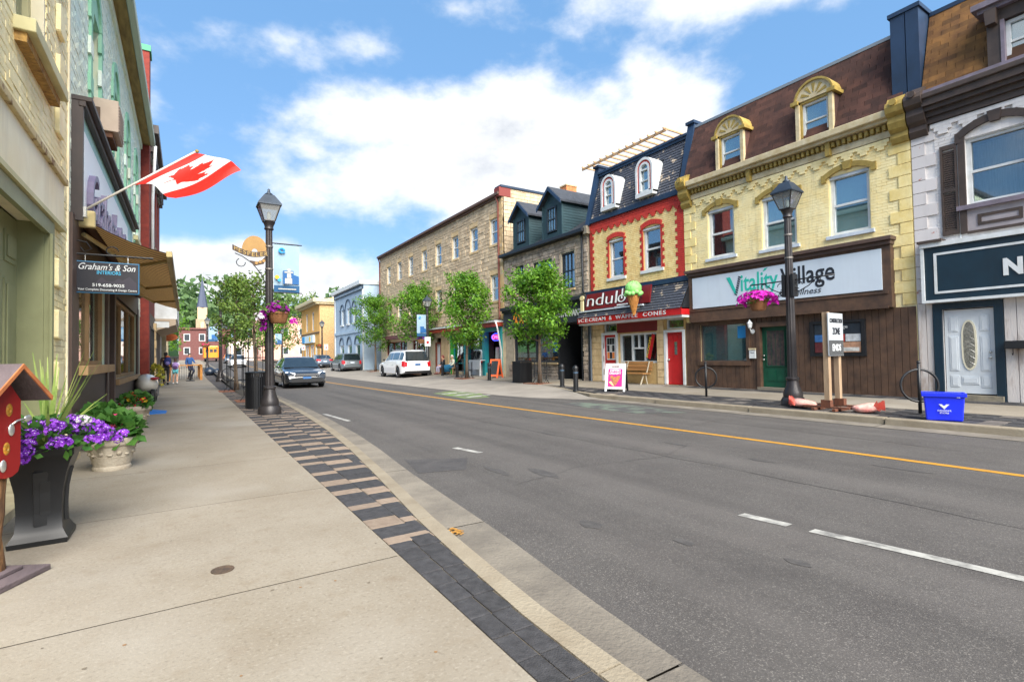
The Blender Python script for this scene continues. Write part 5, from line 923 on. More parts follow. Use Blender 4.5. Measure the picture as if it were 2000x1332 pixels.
# ================================================================== 6  blue grey hall with the triple arch
X6 = 13.5; B = thing('blue_grey_hall', 'pale blue grey hall with dark triple arched window mouldings and white cornice', 'building', (X6, 51, .1)); U0, U1 = 46.2, 56.8
M_bg = mat('blue_grey_paint', S(170, 190, 208), .8, S(152, 172, 190), 1.2, streak=0.25); M_slb = mat('slate_blue_trim', S(66, 84, 104), .6); g0 = gz(50)
arch_w = [(u - .42, u + .42, 4.6, 6.1) for u in (49.2, 51.4, 53.6)]; gw = [(u - .75, u + .75, .4, 2.5) for u in (48.2, 51.0, 53.9)]
shell(B, 'R', X6, U0, U1, 0, 7.9, 9, arch_w + gw, M_bg)
MB('R', X6).fb(U0 - .1, U1 + .1, 7.9, 8.25, -9, .36).build('cornice', M_wframe, B); MB('R', X6).fb(U0, U1, 7.45, 7.9, 0, .12).build('frieze', M_slb, B); mdn = unit_box('dentil', M_bg, 0)
for i in range(26): inst('dentil', mdn, B, (X6 - .14, U0 + .3 + i * .39, 7.6), (.06, .16, .22))
for i, w in enumerate(arch_w):
    window(B, 'R', X6, *w, fw=.09, split=0); c = (w[0] + w[1]) / 2; rs = .95 if i == 1 else .6; z = 6.0
    MB('R', X6).band(seg_arch(c - rs, c + rs, z, rs, 12), seg_arch(c - rs - .1, c + rs + .1, z, rs + .1, 12), 0, .09).build('arch_moulding', M_slb, B); MB('R', X6).fb(w[0] - .1, w[1] + .1, 4.45, 4.6, 0, .12).build('sill', M_wframe, B)
for u in (48.5, 50.3, 52.5, 54.3): MB('R', X6).fb(u - .08, u + .08, 4.6, 6.05, 0, .1).fb(u - .16, u + .16, 6.0, 6.12, 0, .13).build('colonnette', M_slb, B)
for w in gw: window(B, 'R', X6, *w, fm=M_wframe, gm=M_shop, split=0, fw=.1); MB('R', X6).band(seg_arch(w[0], w[1], 2.5, .7, 10), seg_arch(w[0] - .12, w[1] + .12, 2.5, .85, 10), 0, .1).build('arch_moulding', M_slb, B)
MB('R', X6).fb(U0, U1, 3.6, 3.85, 0, .1).build('string_course', M_bg, B); MB('R', X6).fb(U1 - .3, U1, 0, 7.9, 0, .08).fb(U0, U0 + .3, 0, 7.9, 0, .08).build('pilaster', M_wframe, B)
for i in range(9): MB('R', X6).fb(46.3 + i * .22, 46.38 + i * .22, .3, 1.0, .9, .98).build('baluster', M_wframe, B)
MB('R', X6).fb(46.2, 48.3, 1.0, 1.1, .85, 1.02).fb(46.2, 48.3, .2, .3, .85, 1.02).build('porch_rail', M_wframe, B)
# ================================================================== 7  ochre corner shop
X7 = 13.0; B = thing('ochre_corner_shop', 'ochre two storey shop with curved cream roof overhang and light blue sign', 'building', (X7, 66, .35)); U0, U1 = 62.0, 73.0; M_och = mat('ochre_stucco', S(226, 176, 98), .85, S(206, 156, 84), 1.5, streak=0.25); M_tanb = mat('tan_side_brick', S(200, 164, 116), .9, S(168, 134, 92), 6, 4, bump=.3, bscale=10)
ws = [(65.2, 66.3, 4.6, 6.9), (69.0, 70.1, 4.6, 6.9)]; gs = [(63.4, 64.6, .6, 2.9), (65.2, 67.4, .6, 2.9), (68.2, 70.6, .6, 2.9)]
shell(B, 'R', X7, U0, U1, 0, 7.5, 12, ws + gs, M_och)
for w in ws + gs: window(B, 'R', X7, *w, fw=.14, split=0, mull=1 if w[3] < 3 else 0)
b = MB(); b.add([(X7, U0 - .02, 0), (X7 + 12, U0 - .02, 0), (X7 + 12, U0 - .02, 9.6), (X7 + 5, U0 - .02, 9.2), (X7, U0 - .02, 8.0)], [(0, 1, 2, 3, 4)]); b.build('side_wall', M_tanb, B)
MB('R', X7).fb(U0 - .3, U1 + .2, 7.5, 7.7, -9, .5).fb(U0 - .4, U1 + .3, 7.7, 8.2, -9, .8).build('roof_overhang', M_cream, B, bevel=.15)
sb = MB('R', X7).fb(64.6, 71.5, 3.15, 4.05, 0, .25).build('sign_board', mat('pale_blue_sign', S(200, 222, 232), .5), B); MB('R', X7).fb(69.6, 71.3, 3.2, 4.0, .25, .27).build('blue_sign_patch', mat('cyan_patch', S(40, 150, 210), .5), sb); MB('R', X7).fb(66.0, 66.8, 3.3, 3.9, .25, .27).build('yellow_emblem', mat('amber_patch', S(230, 190, 60), .5), sb)
MB('R', X7).fb(U0, U1, 4.2, 4.35, 0, .1).build('string_course', M_brown2, B)
# ================================================================== left side of the street
XL = -1.35
# ------------------------------------------------------------------ cream brick building with the olive doors
B = thing('cream_brick_building', 'cream painted brick building with tall olive green panelled door and deep window sill', 'building', (XL, 4, 0)); U0, U1 = 4.3, 8.84  # unseen near end and top cut back to let sun onto the pavement
M_cb = mat('cream_painted_brick', S(252, 241, 198), .7, S(242, 224, 166), 2.2, 8, bump=.3, bscale=26, rand=.035, streak=0.28); M_cs = mat('cream_smooth_render', S(248, 240, 212), .75, S(236, 222, 186), 1.4, 6, streak=0.3); M_olive = mat('olive_paint', S(150, 152, 112), .55, S(132, 134, 96), 1.6, 5, streak=0.2); M_ol2 = mat('pale_olive_paint', S(206, 198, 150), .6, S(184, 176, 130), 2)
win = (6.42, 7.52, 4.46, 6.9); opn = (4.7, 7.62, .06, 2.82); win2 = (4.45, 4.9, 4.46, 6.9)
shell(B, 'L', XL, U0, U1, -.2, 7.5, 9, [win, opn], M_cs, rev=.22)
holes = [(win[0] - .05, win[1] + .05, win[2] - .16, win[3] + .05), (U0, 7.84, -.2, 2.9), (U0, 8.37, 2.86, 3.54)]
rc = [r for r in courses(U0, U1 - .03, .05, 7.3, .235, .078, .009, holes)]
lk = lambda r: math.hypot((r[0] + r[1]) / 2, (r[2] + r[3]) / 2 - 1.25) + (60 if (r[0] + r[1]) / 2 < 5.1 + .42 * max(0, (r[2] - 3.6)) else 0) + (60 if r[2] > 5.6 else 0)
pieces(B, 'brick', rc, 'L', XL, 0, .012, M_cb, keep=300, jitter=.004, bev=.03, key=lk)
tz = .30; tooth = []
while tz < 7.0:
    if not (2.6 < tz < 3.5): tooth.append((8.04, 8.34, tz, tz + .34))
    tz += .62
pieces(B, 'toothing_block', tooth, 'L', XL, .012, .06, M_cb, keep=40, jitter=.003, bev=.05)
MB('L', XL).fb(U0, 8.36, 2.92, 3.46, .0, .05).build('render_band', M_cs, B); MB('L', XL).fb(U0, 8.38, 3.46, 3.54, 0, .09).build('band_ledge', mat('flaking_ledge', S(198, 178, 132), .85, S(130, 100, 66), 9, 6, thresh=(.55, .65)), B, bevel=.01); MB('L', XL).fb(U0, 8.36, 2.87, 2.92, 0, .08).build('band_drip', M_ol2, B)
MB('L', XL).fb(U1 - .045, U1, 0, 7.4, .0, .03).build('corner_bead', M_cs, B)
MB('L', XL).fb(7.62, 7.84, .06, 2.86, -.0, .05).fb(4.5, 7.62, 2.70, 2.86, 0, .05).build('door_surround', M_olive, B); MB('L', XL).fb(7.60, 7.68, .06, 2.7, .05, .075).build('surround_bead', M_olive, B)
d = MB('L', XL).fb(5.4, 7.60, .08, 2.80, -.30, -.22).build('door', M_olive, B)
for a in (5.48, 6.02, 6.56, 7.10):
    for z0, z1 in ((2.30, 2.62), (1.15, 2.12), (.25, 1.0)):
        MB('L', XL).fb(a, a + .40, z0, z1, -.22, -.205).build('raised_panel', M_olive, d); MB('L', XL).fb(a + .05, a + .35, z0 + .05, z1 - .05, -.205, -.19).build('panel_field', M_olive, d, bevel=.006)
MB('L', XL).fb(7.60, 7.62, .06, 2.82, -.30, 0).build('door_jamb', M_olive, B)
for w in (win,):
    window(B, 'L', XL, *w, fm=M_ol2, gm=M_glass, fw=.10, rec=.14, split=.5); MB('L', XL).fb(w[0] - .14, w[1] + .30, w[2] - .15, w[2] - .02, .0, .17).build('sill', M_ol2, B, bevel=.01); MB('L', XL).fb(w[0] - .10, w[1] + .26, w[2] - .24, w[2] - .15, 0, .10).build('sill_bedding', mat('crumbling_mortar', S(190, 150, 84), .95, S(120, 90, 56), 14, 6, bump=.8, bscale=30), B)
MB('L', XL).fb(U0, U1, 7.4, 7.8, -9, .3).build('parapet', M_cs, B)
MB('L', XL).fb(4.3, 8.84, .0, .07, -.25, .16).build('plinth', mat('stone_plinth', S(206, 190, 150), .9, S(170, 150, 116), 4, bump=.3), B)
# ------------------------------------------------------------------ mint building with the interiors shop
B = thing('mint_brick_building', 'mint green painted brick building with arched windows above a brown decorating shop', 'building', (XL, 15, 0)); U0, U1 = 8.86, 21.4
M_mb = mat('mint_painted_brick', S(222, 240, 230), .72, S(240, 242, 216), 1.1, 8, bump=.3, bscale=26, streak=0.28); M_mg = mat('mint_green_trim', S(158, 206, 178), .7, S(134, 190, 158), 3)
wz = (5.0, 7.2); wu = [(10.62, 11.62), (13.55, 14.5), (16.2, 17.15), (18.9, 19.8)]; shopw = [(9.52, 12.55, 1.20, 2.70), (14.05, 19.7, .86, 2.70), (12.75, 13.85, .08, 2.70)]
shell(B, 'L', XL, U0, U1, -.2, 8.72, 9, [(a, b_, *wz) for a, b_ in wu] + shopw, mat('mint_mortar', S(190, 214, 196), .85, S(206, 208, 176), 2))
rc = courses(U0 + .01, U1, 2.75, 8.7, .235, .078, .010, [(a - .02, b_ + .02, wz[0] - .02, wz[1] + .02) for a, b_ in wu] + [(9.1, 17.3, 3.2, 4.95)]); pieces(B, 'brick', rc, 'L', XL, 0, .012, M_mb, keep=0, jitter=.004)
for a, b_ in wu:
    window(B, 'L', XL, a, b_, *wz, fw=.08, split=.5, gm=M_teal, rec=.12); MB('L', XL).band(seg_arch(a, b_, wz[1] - .02, .42, 10), seg_arch(a - .16, b_ + .16, wz[1] - .02, .60, 10), -.1, .05).build('arch_hood', M_mg, B); MB('L', XL).poly([(a, wz[1] - .02), (b_, wz[1] - .02)] + seg_arch(a, b_, wz[1] - .02, .42, 10)[::-1], -.1, .016).build('arch_panel', M_mg, B)
    for u in (a - .17, b_ + .01):
        MB('L', XL).fb(u, u + .16, wz[0] - .2, wz[1], 0, .05).build('jamb_strip', M_mg, B)
        for k in range(4): MB('L', XL).fb(u - .06, u + .22, 5.0 + k * .6, 5.28 + k * .6, 0, .055).build('toothing_block', M_mg if k % 2 else M_mb, B)
    MB('L', XL).fb(a - .2, b_ + .2, wz[0] - .14, wz[0] - .01, 0, .12).build('sill', M_ol2, B)
M_soff = mat('weathered_soffit', S(158, 138, 84), .9, S(110, 92, 58), 3, 6, stretch=(3, .5, 1)); MB('L', XL).fb(U0, U1 + .1, 8.70, 8.78, -.2, .28).build('soffit', M_soff, B); MB('L', XL).fb(U0, U1 + .1, 8.70, 8.92, .28, .42).build('gutter', mat('pale_green_gutter', S(176, 190, 172), .6), B, bevel=.03); MB('L', XL).fb(U0, U1, 8.92, 9.1, -9, .2).build('roof', M_roofdk, B)
MB('L', XL).fb(U0, U1, 8.5, 8.7, 0, .06).build('frieze', M_mb, B)
# sign board with raised script
M_dkbr = mat('dark_brown_metal', S(62, 50, 46), .5, S(48, 40, 38), 3); sb = MB('L', XL).fb(9.12, 17.2, 3.28, 4.86, .0, .09).build('sign_board', mat('mint_sign_panel', S(168, 214, 206), .5, S(150, 200, 190), 1), B)
MB('L', XL).fb(9.04, 17.3, 4.86, 4.93, 0, .24).fb(9.04, 17.3, 4.78, 4.86, .09, .17).build('sign_moulding', M_dkbr, sb, bevel=.01); MB('L', XL).fb(9.05, 9.13, 3.2, 4.86, .0, .14).build('sign_end', M_dkbr, sb); MB('L', XL).fb(9.42, 15.8, 3.36, 4.56, .09, .105).build('text_panel', mat('white_sign_face', S(246, 248, 250), .5), sb)
lt = lettering(sb, "Graham's & Son", 9.62, 3.40, 5.7, .74, .106, mat('purple_grey_letters', S(126, 118, 144), .5, S(100, 92, 118), 3), 'L', XL, depth=.08, shear=.3)
# shopfront
MB('L', XL).fb(U0 + .02, 9.40, .06, 3.26, -.2, .06).build('brown_post', M_brown2, B); MB('L', XL).fb(12.62, 12.9, .06, 2.9, -.2, .05).build('brown_post', M_brown2, B); MB('L', XL).fb(13.75, 14.0, .06, 2.9, -.2, .05).build('brown_post', M_brown2, B); MB('L', XL).fb(19.8, 20.3, .06, 2.9, -.2, .05).build('brown_post', M_brown2, B); MB('L', XL).fb(9.4, 20.2, 2.70, 3.26, -.1, .04).build('shop_head', M_dkbr, B)
MB('L', XL).fb(9.4, 12.62, .06, 1.10, -.1, .02).build('stall_riser', M_dkbr, B); MB('L', XL).fb(14.0, 19.8, .06, .78, -.1, .02).build('stall_riser', M_dkbr, B)
M_tansill = mat('tan_painted_wood', S(176, 142, 98), .6, S(156, 122, 82), 3); MB('L', XL).fb(9.44, 12.64, 1.06, 1.20, -.05, .16).build('shop_sill', M_tansill, B, bevel=.01); MB('L', XL).fb(14.0, 19.8, .74, .86, -.05, .12).build('shop_sill', M_tansill, B, bevel=.01)
for u in (9.4, 12.5): pass
shopin = mat('shop_interior', S(130, 142, 138), .9, S(92, 104, 104), 1.5)
w1 = window(B, 'L', XL, 9.52, 12.55, 1.20, 2.70, fm=M_tansill, gm=M_shop, split=0, fw=.07, mull=1, inside=shopin, name='shop_window', rec=.06); w2 = window(B, 'L', XL, 14.05, 19.7, .86, 2.70, fm=M_tansill, gm=M_shop, split=0, fw=.08, mull=2, inside=shopin, name='shop_window', rec=.06)
for w, u0, u1, z0, z1, c in ((w1, 9.9, 10.7, 1.55, 1.95, S(40, 46, 50)), (w1, 10.9, 11.6, 1.5, 2.0, S(30, 110, 120)), (w1, 11.0, 12.3, 1.24, 1.42, S(40, 84, 120)), (w1, 9.7, 10.9, 1.24, 1.38, S(150, 170, 180)), (w2, 14.5, 15.5, 1.5, 1.9, S(110, 56, 40)), (w2, 14.4, 16.0, .9, 1.3, S(40, 150, 150)), (w2, 16.6, 17.4, 1.1, 1.35, S(50, 120, 170)), (w2, 18.0, 18.4, 1.7, 1.9, S(210, 214, 214)), (w2, 16.2, 17.0, 1.4, 2.1, S(96, 110, 60))):
    MB('L', XL).fb(u0, u1, z0, z1, -.5, -.42).build('display_sample', mat('sample_%d' % int(u0 * 10 + z0 * 100), c, .7, tuple(v * .6 for v in c[:3]) + (1,), 8), w)
d = MB('L', XL).fb(12.9, 13.75, .08, 2.62, -.7, -.62).build('door', M_dkbr, B); MB('L', XL).fb(13.0, 13.65, .5, 2.4, -.62, -.61).build('door_glass', M_shop, d)
MB('L', XL).fb(12.9, 13.75, .0, .06, -.62, .0).build('door_step', M_conc, B)
# air conditioner in the first arched window
ac = thing('air_conditioner', 'beige boxed air conditioner jutting from an arched mint window', 'air conditioner', (XL + .2, 11.0, 5.07)); M_beige = mat('beige_enamel', S(186, 166, 148), .55, S(170, 150, 132), 2); MB('L', XL).fb(10.68, 11.42, 5.09, 5.62, -.1, .38).build('casing', M_beige, ac, bevel=.012)
MB('L', XL).fb(10.672, 10.68, 5.14, 5.46, -.0, .14).build('side_vent', mat('brown_vent', S(84, 66, 54), .8), ac); me_s = unit_box('louvre', M_beige, 0)
for k in range(9): inst('louvre', me_s, ac, (XL + .385, 11.05, 5.14 + k * .05), (.012, .68, .02))
MB('L', XL).fb(10.72, 11.4, 5.0, 5.09, .0, .30).build('support_shelf', mat('rusty_bracket', S(110, 70, 44), .8, S(70, 46, 34), 12), ac)
# retractable awning
aw = thing('striped_awning', 'brown and gold striped retractable awning opened over the decorating shop windows', 'awning', (XL + .5, 14, 2.8)); a0, a1 = 9.45, 19.6; xo, zo, xi, zi = -.24, 2.90, XL + .16, 3.27
M_st1 = cloth('awning_brown', S(86, 58, 38)); M_st2 = cloth('awning_gold', S(176, 140, 84)); b = MB(); n = 92
for i in range(n):
    u, u2 = a0 + (a1 - a0) * i / n, a0 + (a1 - a0) * (i + 1) / n; b.mi = i % 2; pts = []
    for t in range(5): s_ = t / 4; pts.append((xi + (xo - xi) * s_, zi + (zo - zi) * s_ - .05 * math.sin(PI * s_)))
    for (xa, za), (xb, zb) in zip(pts, pts[1:]): b.quad((xa, u, za), (xb, u, zb), (xb, u2, zb), (xa, u2, za))
b.build('fabric', [M_st1, M_st2], aw)
b = MB()
for i in range(n):
    u, u2 = a0 + (a1 - a0) * i / n, a0 + (a1 - a0) * (i + 1) / n; b.mi = i % 2; k = .03 * abs(math.sin(i * PI / 3)); b.quad((xo + .05, u, zo - .02), (xo + .05, u2, zo - .02), (xo + .065, u2, zo - .20 - k), (xo + .06, u, zo - .20 - .03 * abs(math.sin((i - 1) * PI / 3))))
b.build('valance', [M_st1, M_st2], aw)
M_cmet = mat('cream_enamel', S(206, 186, 132), .5, S(186, 166, 112), 3); MB().box(xo - .03, xo + .05, a0 - .03, a1 + .03, zo - .06, zo + .03).build('front_bar', M_cmet, aw, bevel=.01); MB().tube([(xi - .05, a0 - .06, zi + .02), (xi - .05, a1 + .06, zi + .02)], .085, 12).build('roller', M_st1, aw, True); MB().box(xi - .17, xi + .08, a0 - .12, a0 - .02, zi - .10, zi + .14).build('roller_end_cap', M_cmet, aw, bevel=.02)
for ya in (9.6, 12.9, 16.2): MB().tube([(XL + .08, ya, zi - .16), (XL + .55, ya + 1.5, zo + .02), (xo - .02, ya + .35, zo - .04)], .032, 8).build('folding_arm', M_cmet, aw)
# hanging sign board
hs = thing('hanging_shop_sign', 'navy hanging board with white script lettering and blue border under the awning', 'hanging sign', (-.95, 9.2, 2.2)); yS = 9.2
MB().box(-1.31, -.585, yS - .012, yS + .012, 2.215, 2.665).build('board', mat('blue_sign_edge', S(34, 110, 150), .45), hs, bevel=.008); MB().box(-1.297, -.598, yS - .016, yS + .016, 2.229, 2.651).build('face', mat('navy_sign_face', S(26, 30, 46, .45), .45, S(40, 38, 54, .45), 3), hs)
yf = yS - .017
b = MB(); letter(b, "Graham's & Son", (-1.27, yf, 2.545), PX, UP, .64, .092, .003, shear=.35, bold=.006); letter(b, '519-658-9025', (-1.12, yf, 2.31), PX, UP, .36, .045, .003, bold=.02); letter(b, 'Your Complete Decorating & Design Centre', (-1.28, yf, 2.245), PX, UP, .665, .04, .003, bold=.01); b.build('lettering', M_wframe, hs)
b = MB(); letter(b, 'INTERIORS', (-1.07, yf, 2.485), PX, UP, .27, .05, .003, bold=.012); b.build('lettering', mat('sky_blue_letters', S(60, 170, 210), .5), hs)
b = MB(); b.add([(x, yf + .0005, z) for x, z in ((-1.08, 2.37), (-1.02, 2.45), (-.96, 2.39), (-.88, 2.39), (-.83, 2.44), (-.78, 2.41), (-.70, 2.47), (-.62, 2.38), (-.62, 2.28), (-.76, 2.29), (-.78, 2.36), (-1.08, 2.365))], [tuple(range(12))]); b.build('house_motif', mat('mauve_house_print', S(62, 56, 74, .5), .5), hs)
MB().tube([(XL, yS, 2.76), (-.42, yS, 2.76)], .014).build('bracket_rod', M_black, hs); b = MB(); b.tube([(XL + .02, yS, 2.95), (XL + .16, yS, 2.93), (XL + .22, yS, 2.84), (XL + .14, yS, 2.79), (XL + .10, yS, 2.85)], .008, 6).tube([(-.9 + .07 * math.cos(t * .6), yS, 2.83 + .06 * math.sin(t * .6)) for t in range(10)], .008, 6); b.build('bracket_scroll', M_black, hs)
for x in (-1.2, -.72): MB().tube([(x, yS, 2.66), (x, yS, 2.76)], .006, 5).build('hanger', M_steel, hs)
# flag on its staff
fg = thing('national_flag', 'red and white maple leaf flag flying from an angled white staff', 'flag', (XL + .1, 9.2, 3.3)); p0, p1 = Vector((XL + .1, 9.15, 3.33)), Vector((.11, 9.15, 4.45)); MB().tube([p0, p1], [.017, .013], 8).build('staff', mat('white_staff', S(214, 208, 198), .4), fg, True); MB().box(XL + .09, XL + .17, 9.09, 9.21, 3.26, 3.40).build('bracket', M_steel, fg); b = MB(); b.ball(p1 + Vector((.02, 0, .01)), .028, 8, 6); b.build('finial', M_gold, fg, True)
dr = (p1 - p0).normalized(); hoist0 = p0 + dr * .74; hoist1 = p0 + dr * 1.72; NXf, NYf = 132, 66; me_v = []; 
def flag_pt(s_, t_):                       # s along the fly, t across the hoist; it lifts and curls in the wind
    base = hoist0.lerp(hoist1, t_); bl = math.sin(PI * min(1, s_ * 1.15)); x = base + Vector((.52, -.46, -.27)) * s_
    x += Vector((.04, .14, .12)) * bl + Vector((.10, -.05, -.10)) * s_ * s_ * t_
    x += Vector((.10, -.16, .10)) * (.32 * math.sin(7.0 * s_ + 2.6 * t_) * s_) + Vector((0, 0, .06)) * math.sin(5 * t_ + 3 * s_) * s_; return x
b = MB(); b.v = [tuple(flag_pt(i / NXf, j / NYf)) for i in range(NXf + 1) for j in range(NYf + 1)]
def leaf_in(u, v):                          # eleven pointed leaf in flag units
    lf = [(0, -.46), (.025, -.2), (.27, -.24), (.23, -.15), (.45, .03), (.40, .06), (.44, .20), (.31, .17), (.28, .23), (.16, .10), (.21, .36), (.13, .32), (0, .47)]
    P = lf + [(-x, y) for x, y in lf[::-1]]; ins = False
    for (xa, ya), (xb, yb) in zip(P, P[1:] + P[:1]):
        if (ya > v) != (yb > v) and u < (xb - xa) * (v - ya) / (yb - ya) + xa: ins = not ins
    return ins
for i in range(NXf):
    for j in range(NYf):
        s_, t_ = (i + .5) / NXf, (j + .5) / NYf; redq = s_ < .25 or s_ > .75 or leaf_in((s_ - .5) * 2.05, (t_ - .5) * 1.03)
        b.f.append((i * (NYf + 1) + j, (i + 1) * (NYf + 1) + j, (i + 1) * (NYf + 1) + j + 1, i * (NYf + 1) + j + 1)); b.m.append(1 if redq else 0)
b.build('flag_cloth', [cloth('flag_white', S(240, 240, 240)), cloth('flag_red', S(232, 44, 32))], fg, True)
# ------------------------------------------------------------------ red brick block beyond
X3 = -1.16; B = thing('red_brick_block', 'tall dark red brick block with green capped pier beyond the mint building', 'building', (X3, 26, 0)); M_rb = mat('dark_red_brick', S(140, 58, 46), .9, S(112, 44, 38), 6, 5, bump=.4, bscale=20, rand=.08)
ws = [(a, a + .9, z, z + 1.7) for a in (22.6, 24.6, 26.6, 28.6) for z in (4.2, 7.0)]; shell(B, 'L', X3, 21.5, 31.0, -.2, 9.5, 9, ws, M_rb)
for w in ws: window(B, 'L', X3, *w, fw=.08); MB('L', X3).fb(w[0] - .1, w[1] + .1, w[3], w[3] + .18, 0, .05).build('lintel', M_conc, B)
MB('L', X3).fb(21.46, 22.1, -.1, 12.0, -.8, .06).build('corner_pier', M_rb, B); MB('L', X3).fb(21.42, 22.14, 12.0, 12.2, -.85, .1).build('pier_cap', mat('verdigris_cap', S(60, 150, 110), .6), B); MB('L', X3).fb(22.1, 31.1, 9.4, 9.7, -.3, .3).fb(22.1, 31.1, 9.1, 9.4, -.1, .16).build('cornice', M_dkbr, B)
for k in range(14): MB('L', X3).fb(22.3 + k * .62, 22.5 + k * .62, 8.8, 9.1, 0, .14).build('cornice_bracket', M_dkbr, B)
MB().tube([(X3 + .2, 22.3, 9.0), (X3 + .12, 22.3, 7), (X3 + .12, 22.4, 3.4)], .05).build('downpipe', M_wframe, B, True)
MB('L', X3).fb(21.6, 30.9, .0, 3.0, 0, .03).build('shop_base', mat('grey_stone_front', S(120, 108, 96), .9, S(90, 80, 72), 4, bump=.4), B)
for k in range(8): MB('L', X3).fb(24.9, 25.6, .06 + k * .34, .38 + k * .34, .03, .10 + .02 * (k % 2)).build('pier_stone', M_buffstone, B)
window(B, 'L', X3, 22.4, 24.6, .6, 2.5, fm=M_black, gm=M_shop, split=0, mull=1, rec=-.05, name='shop_window')
cp = thing('flat_canopy', 'white edged flat canopy with beige underside past the red brick block', 'canopy', (X3 + .4, 30, 2.8)); MB().box(X3, -.36, 26.5, 33.0, 3.05, 3.95).build('fascia', M_wframe, cp); b = MB(); b.hexa([(X3 - .2, 26.4, 2.45), (-.40, 26.4, 2.80), (-.40, 33.05, 2.80), (X3 - .2, 33.05, 2.45), (X3 - .2, 26.4, 3.04), (-.40, 26.4, 3.04), (-.40, 33.05, 3.04), (X3 - .2, 33.05, 3.04)]); b.build('soffit', mat('beige_soffit', S(178, 160, 138), .8), cp)
ov = thing('oval_sign', 'orange wooden oval sign hanging below the flat canopy', 'hanging sign', (-.92, 34, 2.4)); MB().lathe([(.0, -.03), (.95, -.03), (.95, .03), (0, .03)], (0, 0, 0), 24).xf(Matrix.Translation((-.95, 34, 2.55)) @ Matrix.Rotation(PI / 2, 4, 'X') @ Matrix.Diagonal((.55, .24, 1, 1))).build('board', mat('orange_wood', S(190, 96, 40), .6, S(150, 70, 30), 8), ov); MB().tube([(-1.1, 34, 2.75), (-1.1, 34, 3.1)], .012).build('hanger', M_black, ov); MB().tube([(-.8, 34, 2.75), (-.8, 34, 3.1)], .012).build('hanger', M_black, ov)
ws = thing('white_wall_sign', 'small white projecting sign near the beige canopy', 'sign', (-.95, 25.5, 2.6)); MB().box(-1.12, -.62, 25.48, 25.54, 2.62, 2.86).build('board', M_wframe, ws); MB().box(-1.16, -.6, 25.5, 25.52, 2.86, 2.88).build('bracket', M_black, ws)
B = thing('grey_shop_row', 'low grey and cream shop row beyond the flat canopy', 'building', (X3, 40, 0)); wsx = [(34.4, 36.6, .6, 2.4), (38, 41, .6, 2.4)]; shell(B, 'L', X3, 31.0, 43.0, -.2, 5.2, 9, wsx, mat('pale_grey_render', S(196, 192, 184), .85, S(170, 166, 158), 2)); MB('L', X3).fb(31.0, 43.1, 5.2, 5.5, -9, .25).build('cornice', M_slate_p, B)
for w in wsx: window(B, 'L', X3, *w, fm=M_black, gm=M_shop, split=0, mull=1, name='shop_window')
for a in (33.6, 37.2): MB('L', X3).fb(a, a + .5, 0, 3.0, 0, .2).build('cream_pier', M_cream, B)
# ================================================================== street furniture
M_lamp = mat('dark_bronze_paint', S(58, 54, 54), .42, S(44, 42, 44), 4, 5, metal=.3); M_lglass = glass('lantern_glass', (.5, .5, .48, 1), .12, .6); M_lcap = mat('slate_lamp_cap', S(52, 62, 74), .45, S(42, 50, 60), 4, metal=.3)
def lamp_post(loc, label, first=None):
    if first is not None:
        r = copy_tree(first); r.location = loc; r['label'] = label; WLOC[r] = Vector(loc); return r
    P = thing('street_lamp', label, 'street lamp', (0, 0, 0), 'dark heritage street lamps')
    MB().lathe([(.25, 0), (.25, .12), (.23, .15), (.215, .19)], seg=20).build('base', M_lamp, P, 40)
    MB().lathe([(.195, .19), (.20, .25), (.185, .32), (.135, .46), (.12, .56), (.138, .58), (.138, .62), (.115, .64)], seg=12).build('bell_foot', M_lamp, P, 30)
    MB().lathe([(.098, .64), (.094, 1.5), (.082, 3.0), (.072, 4.22)], seg=24, flute=.09).build('shaft', M_lamp, P)
    for z in (3.30, 3.82): MB().lathe([(.089, z), (.089, z + .035)], seg=20).build('band', mat('steel_band', S(130, 124, 118), .4, metal=.6), P)
    MB().lathe([(.085, 4.22), (.105, 4.24), (.09, 4.29), (.105, 4.34), (.135, 4.40)], seg=16).build('collar', M_lamp, P, 40)
    L = MB(); zb, zt, hb, ht = 4.42, 4.78, .115, .225
    for sx, sy in ((1, 1), (1, -1), (-1, 1), (-1, -1)): L.tube([(sx * hb, sy * hb, zb), (sx * ht, sy * ht, zt)], .014, 5)
    for h, z in ((hb, zb), (ht, zt)): L.tube([(h, h, z), (-h, h, z), (-h, -h, z), (h, -h, z), (h, h, z)], .015, 5)
    L.lathe([(.1, 4.39), (.125, 4.42)], seg=4, rot=PI / 4); lf = L.build('lantern_frame', M_lamp, P)
    for a in range(4):
        R4 = Matrix.Rotation(a * PI / 2, 4, 'Z'); b = MB(); b.quad((-hb, hb, zb), (hb, hb, zb), (ht, ht, zt), (-ht, ht, zt)); b.xf(R4); b.build('glass_pane', M_lglass, lf)
    MB().lathe([(.35, 4.77), (.35, 4.80), (.15, 5.02), (.12, 5.03)], seg=4, rot=PI / 4).build('lantern_roof', M_lcap, P); MB().lathe([(.08, 5.03), (.085, 5.06), (.04, 5.09), (.025, 5.14), (.03, 5.16), (.0, 5.19)], seg=10).build('finial', M_lcap, P, True)
    MB().lathe([(.03, 4.42), (.045, 4.5), (.04, 4.62), (.0, 4.66)], seg=8).build('bulb', M_wframe, lf, True)
    P.location = loc; WLOC[P] = Vector(loc); return P
LP0 = lamp_post((1.6, 12.9, 0), 'tall street lamp with banner and petunia basket beside the black litter bin'); LR = lamp_post((11.46, 6.34, .01), 'tall street lamp with scroll arms before the brown clinic front', LP0)
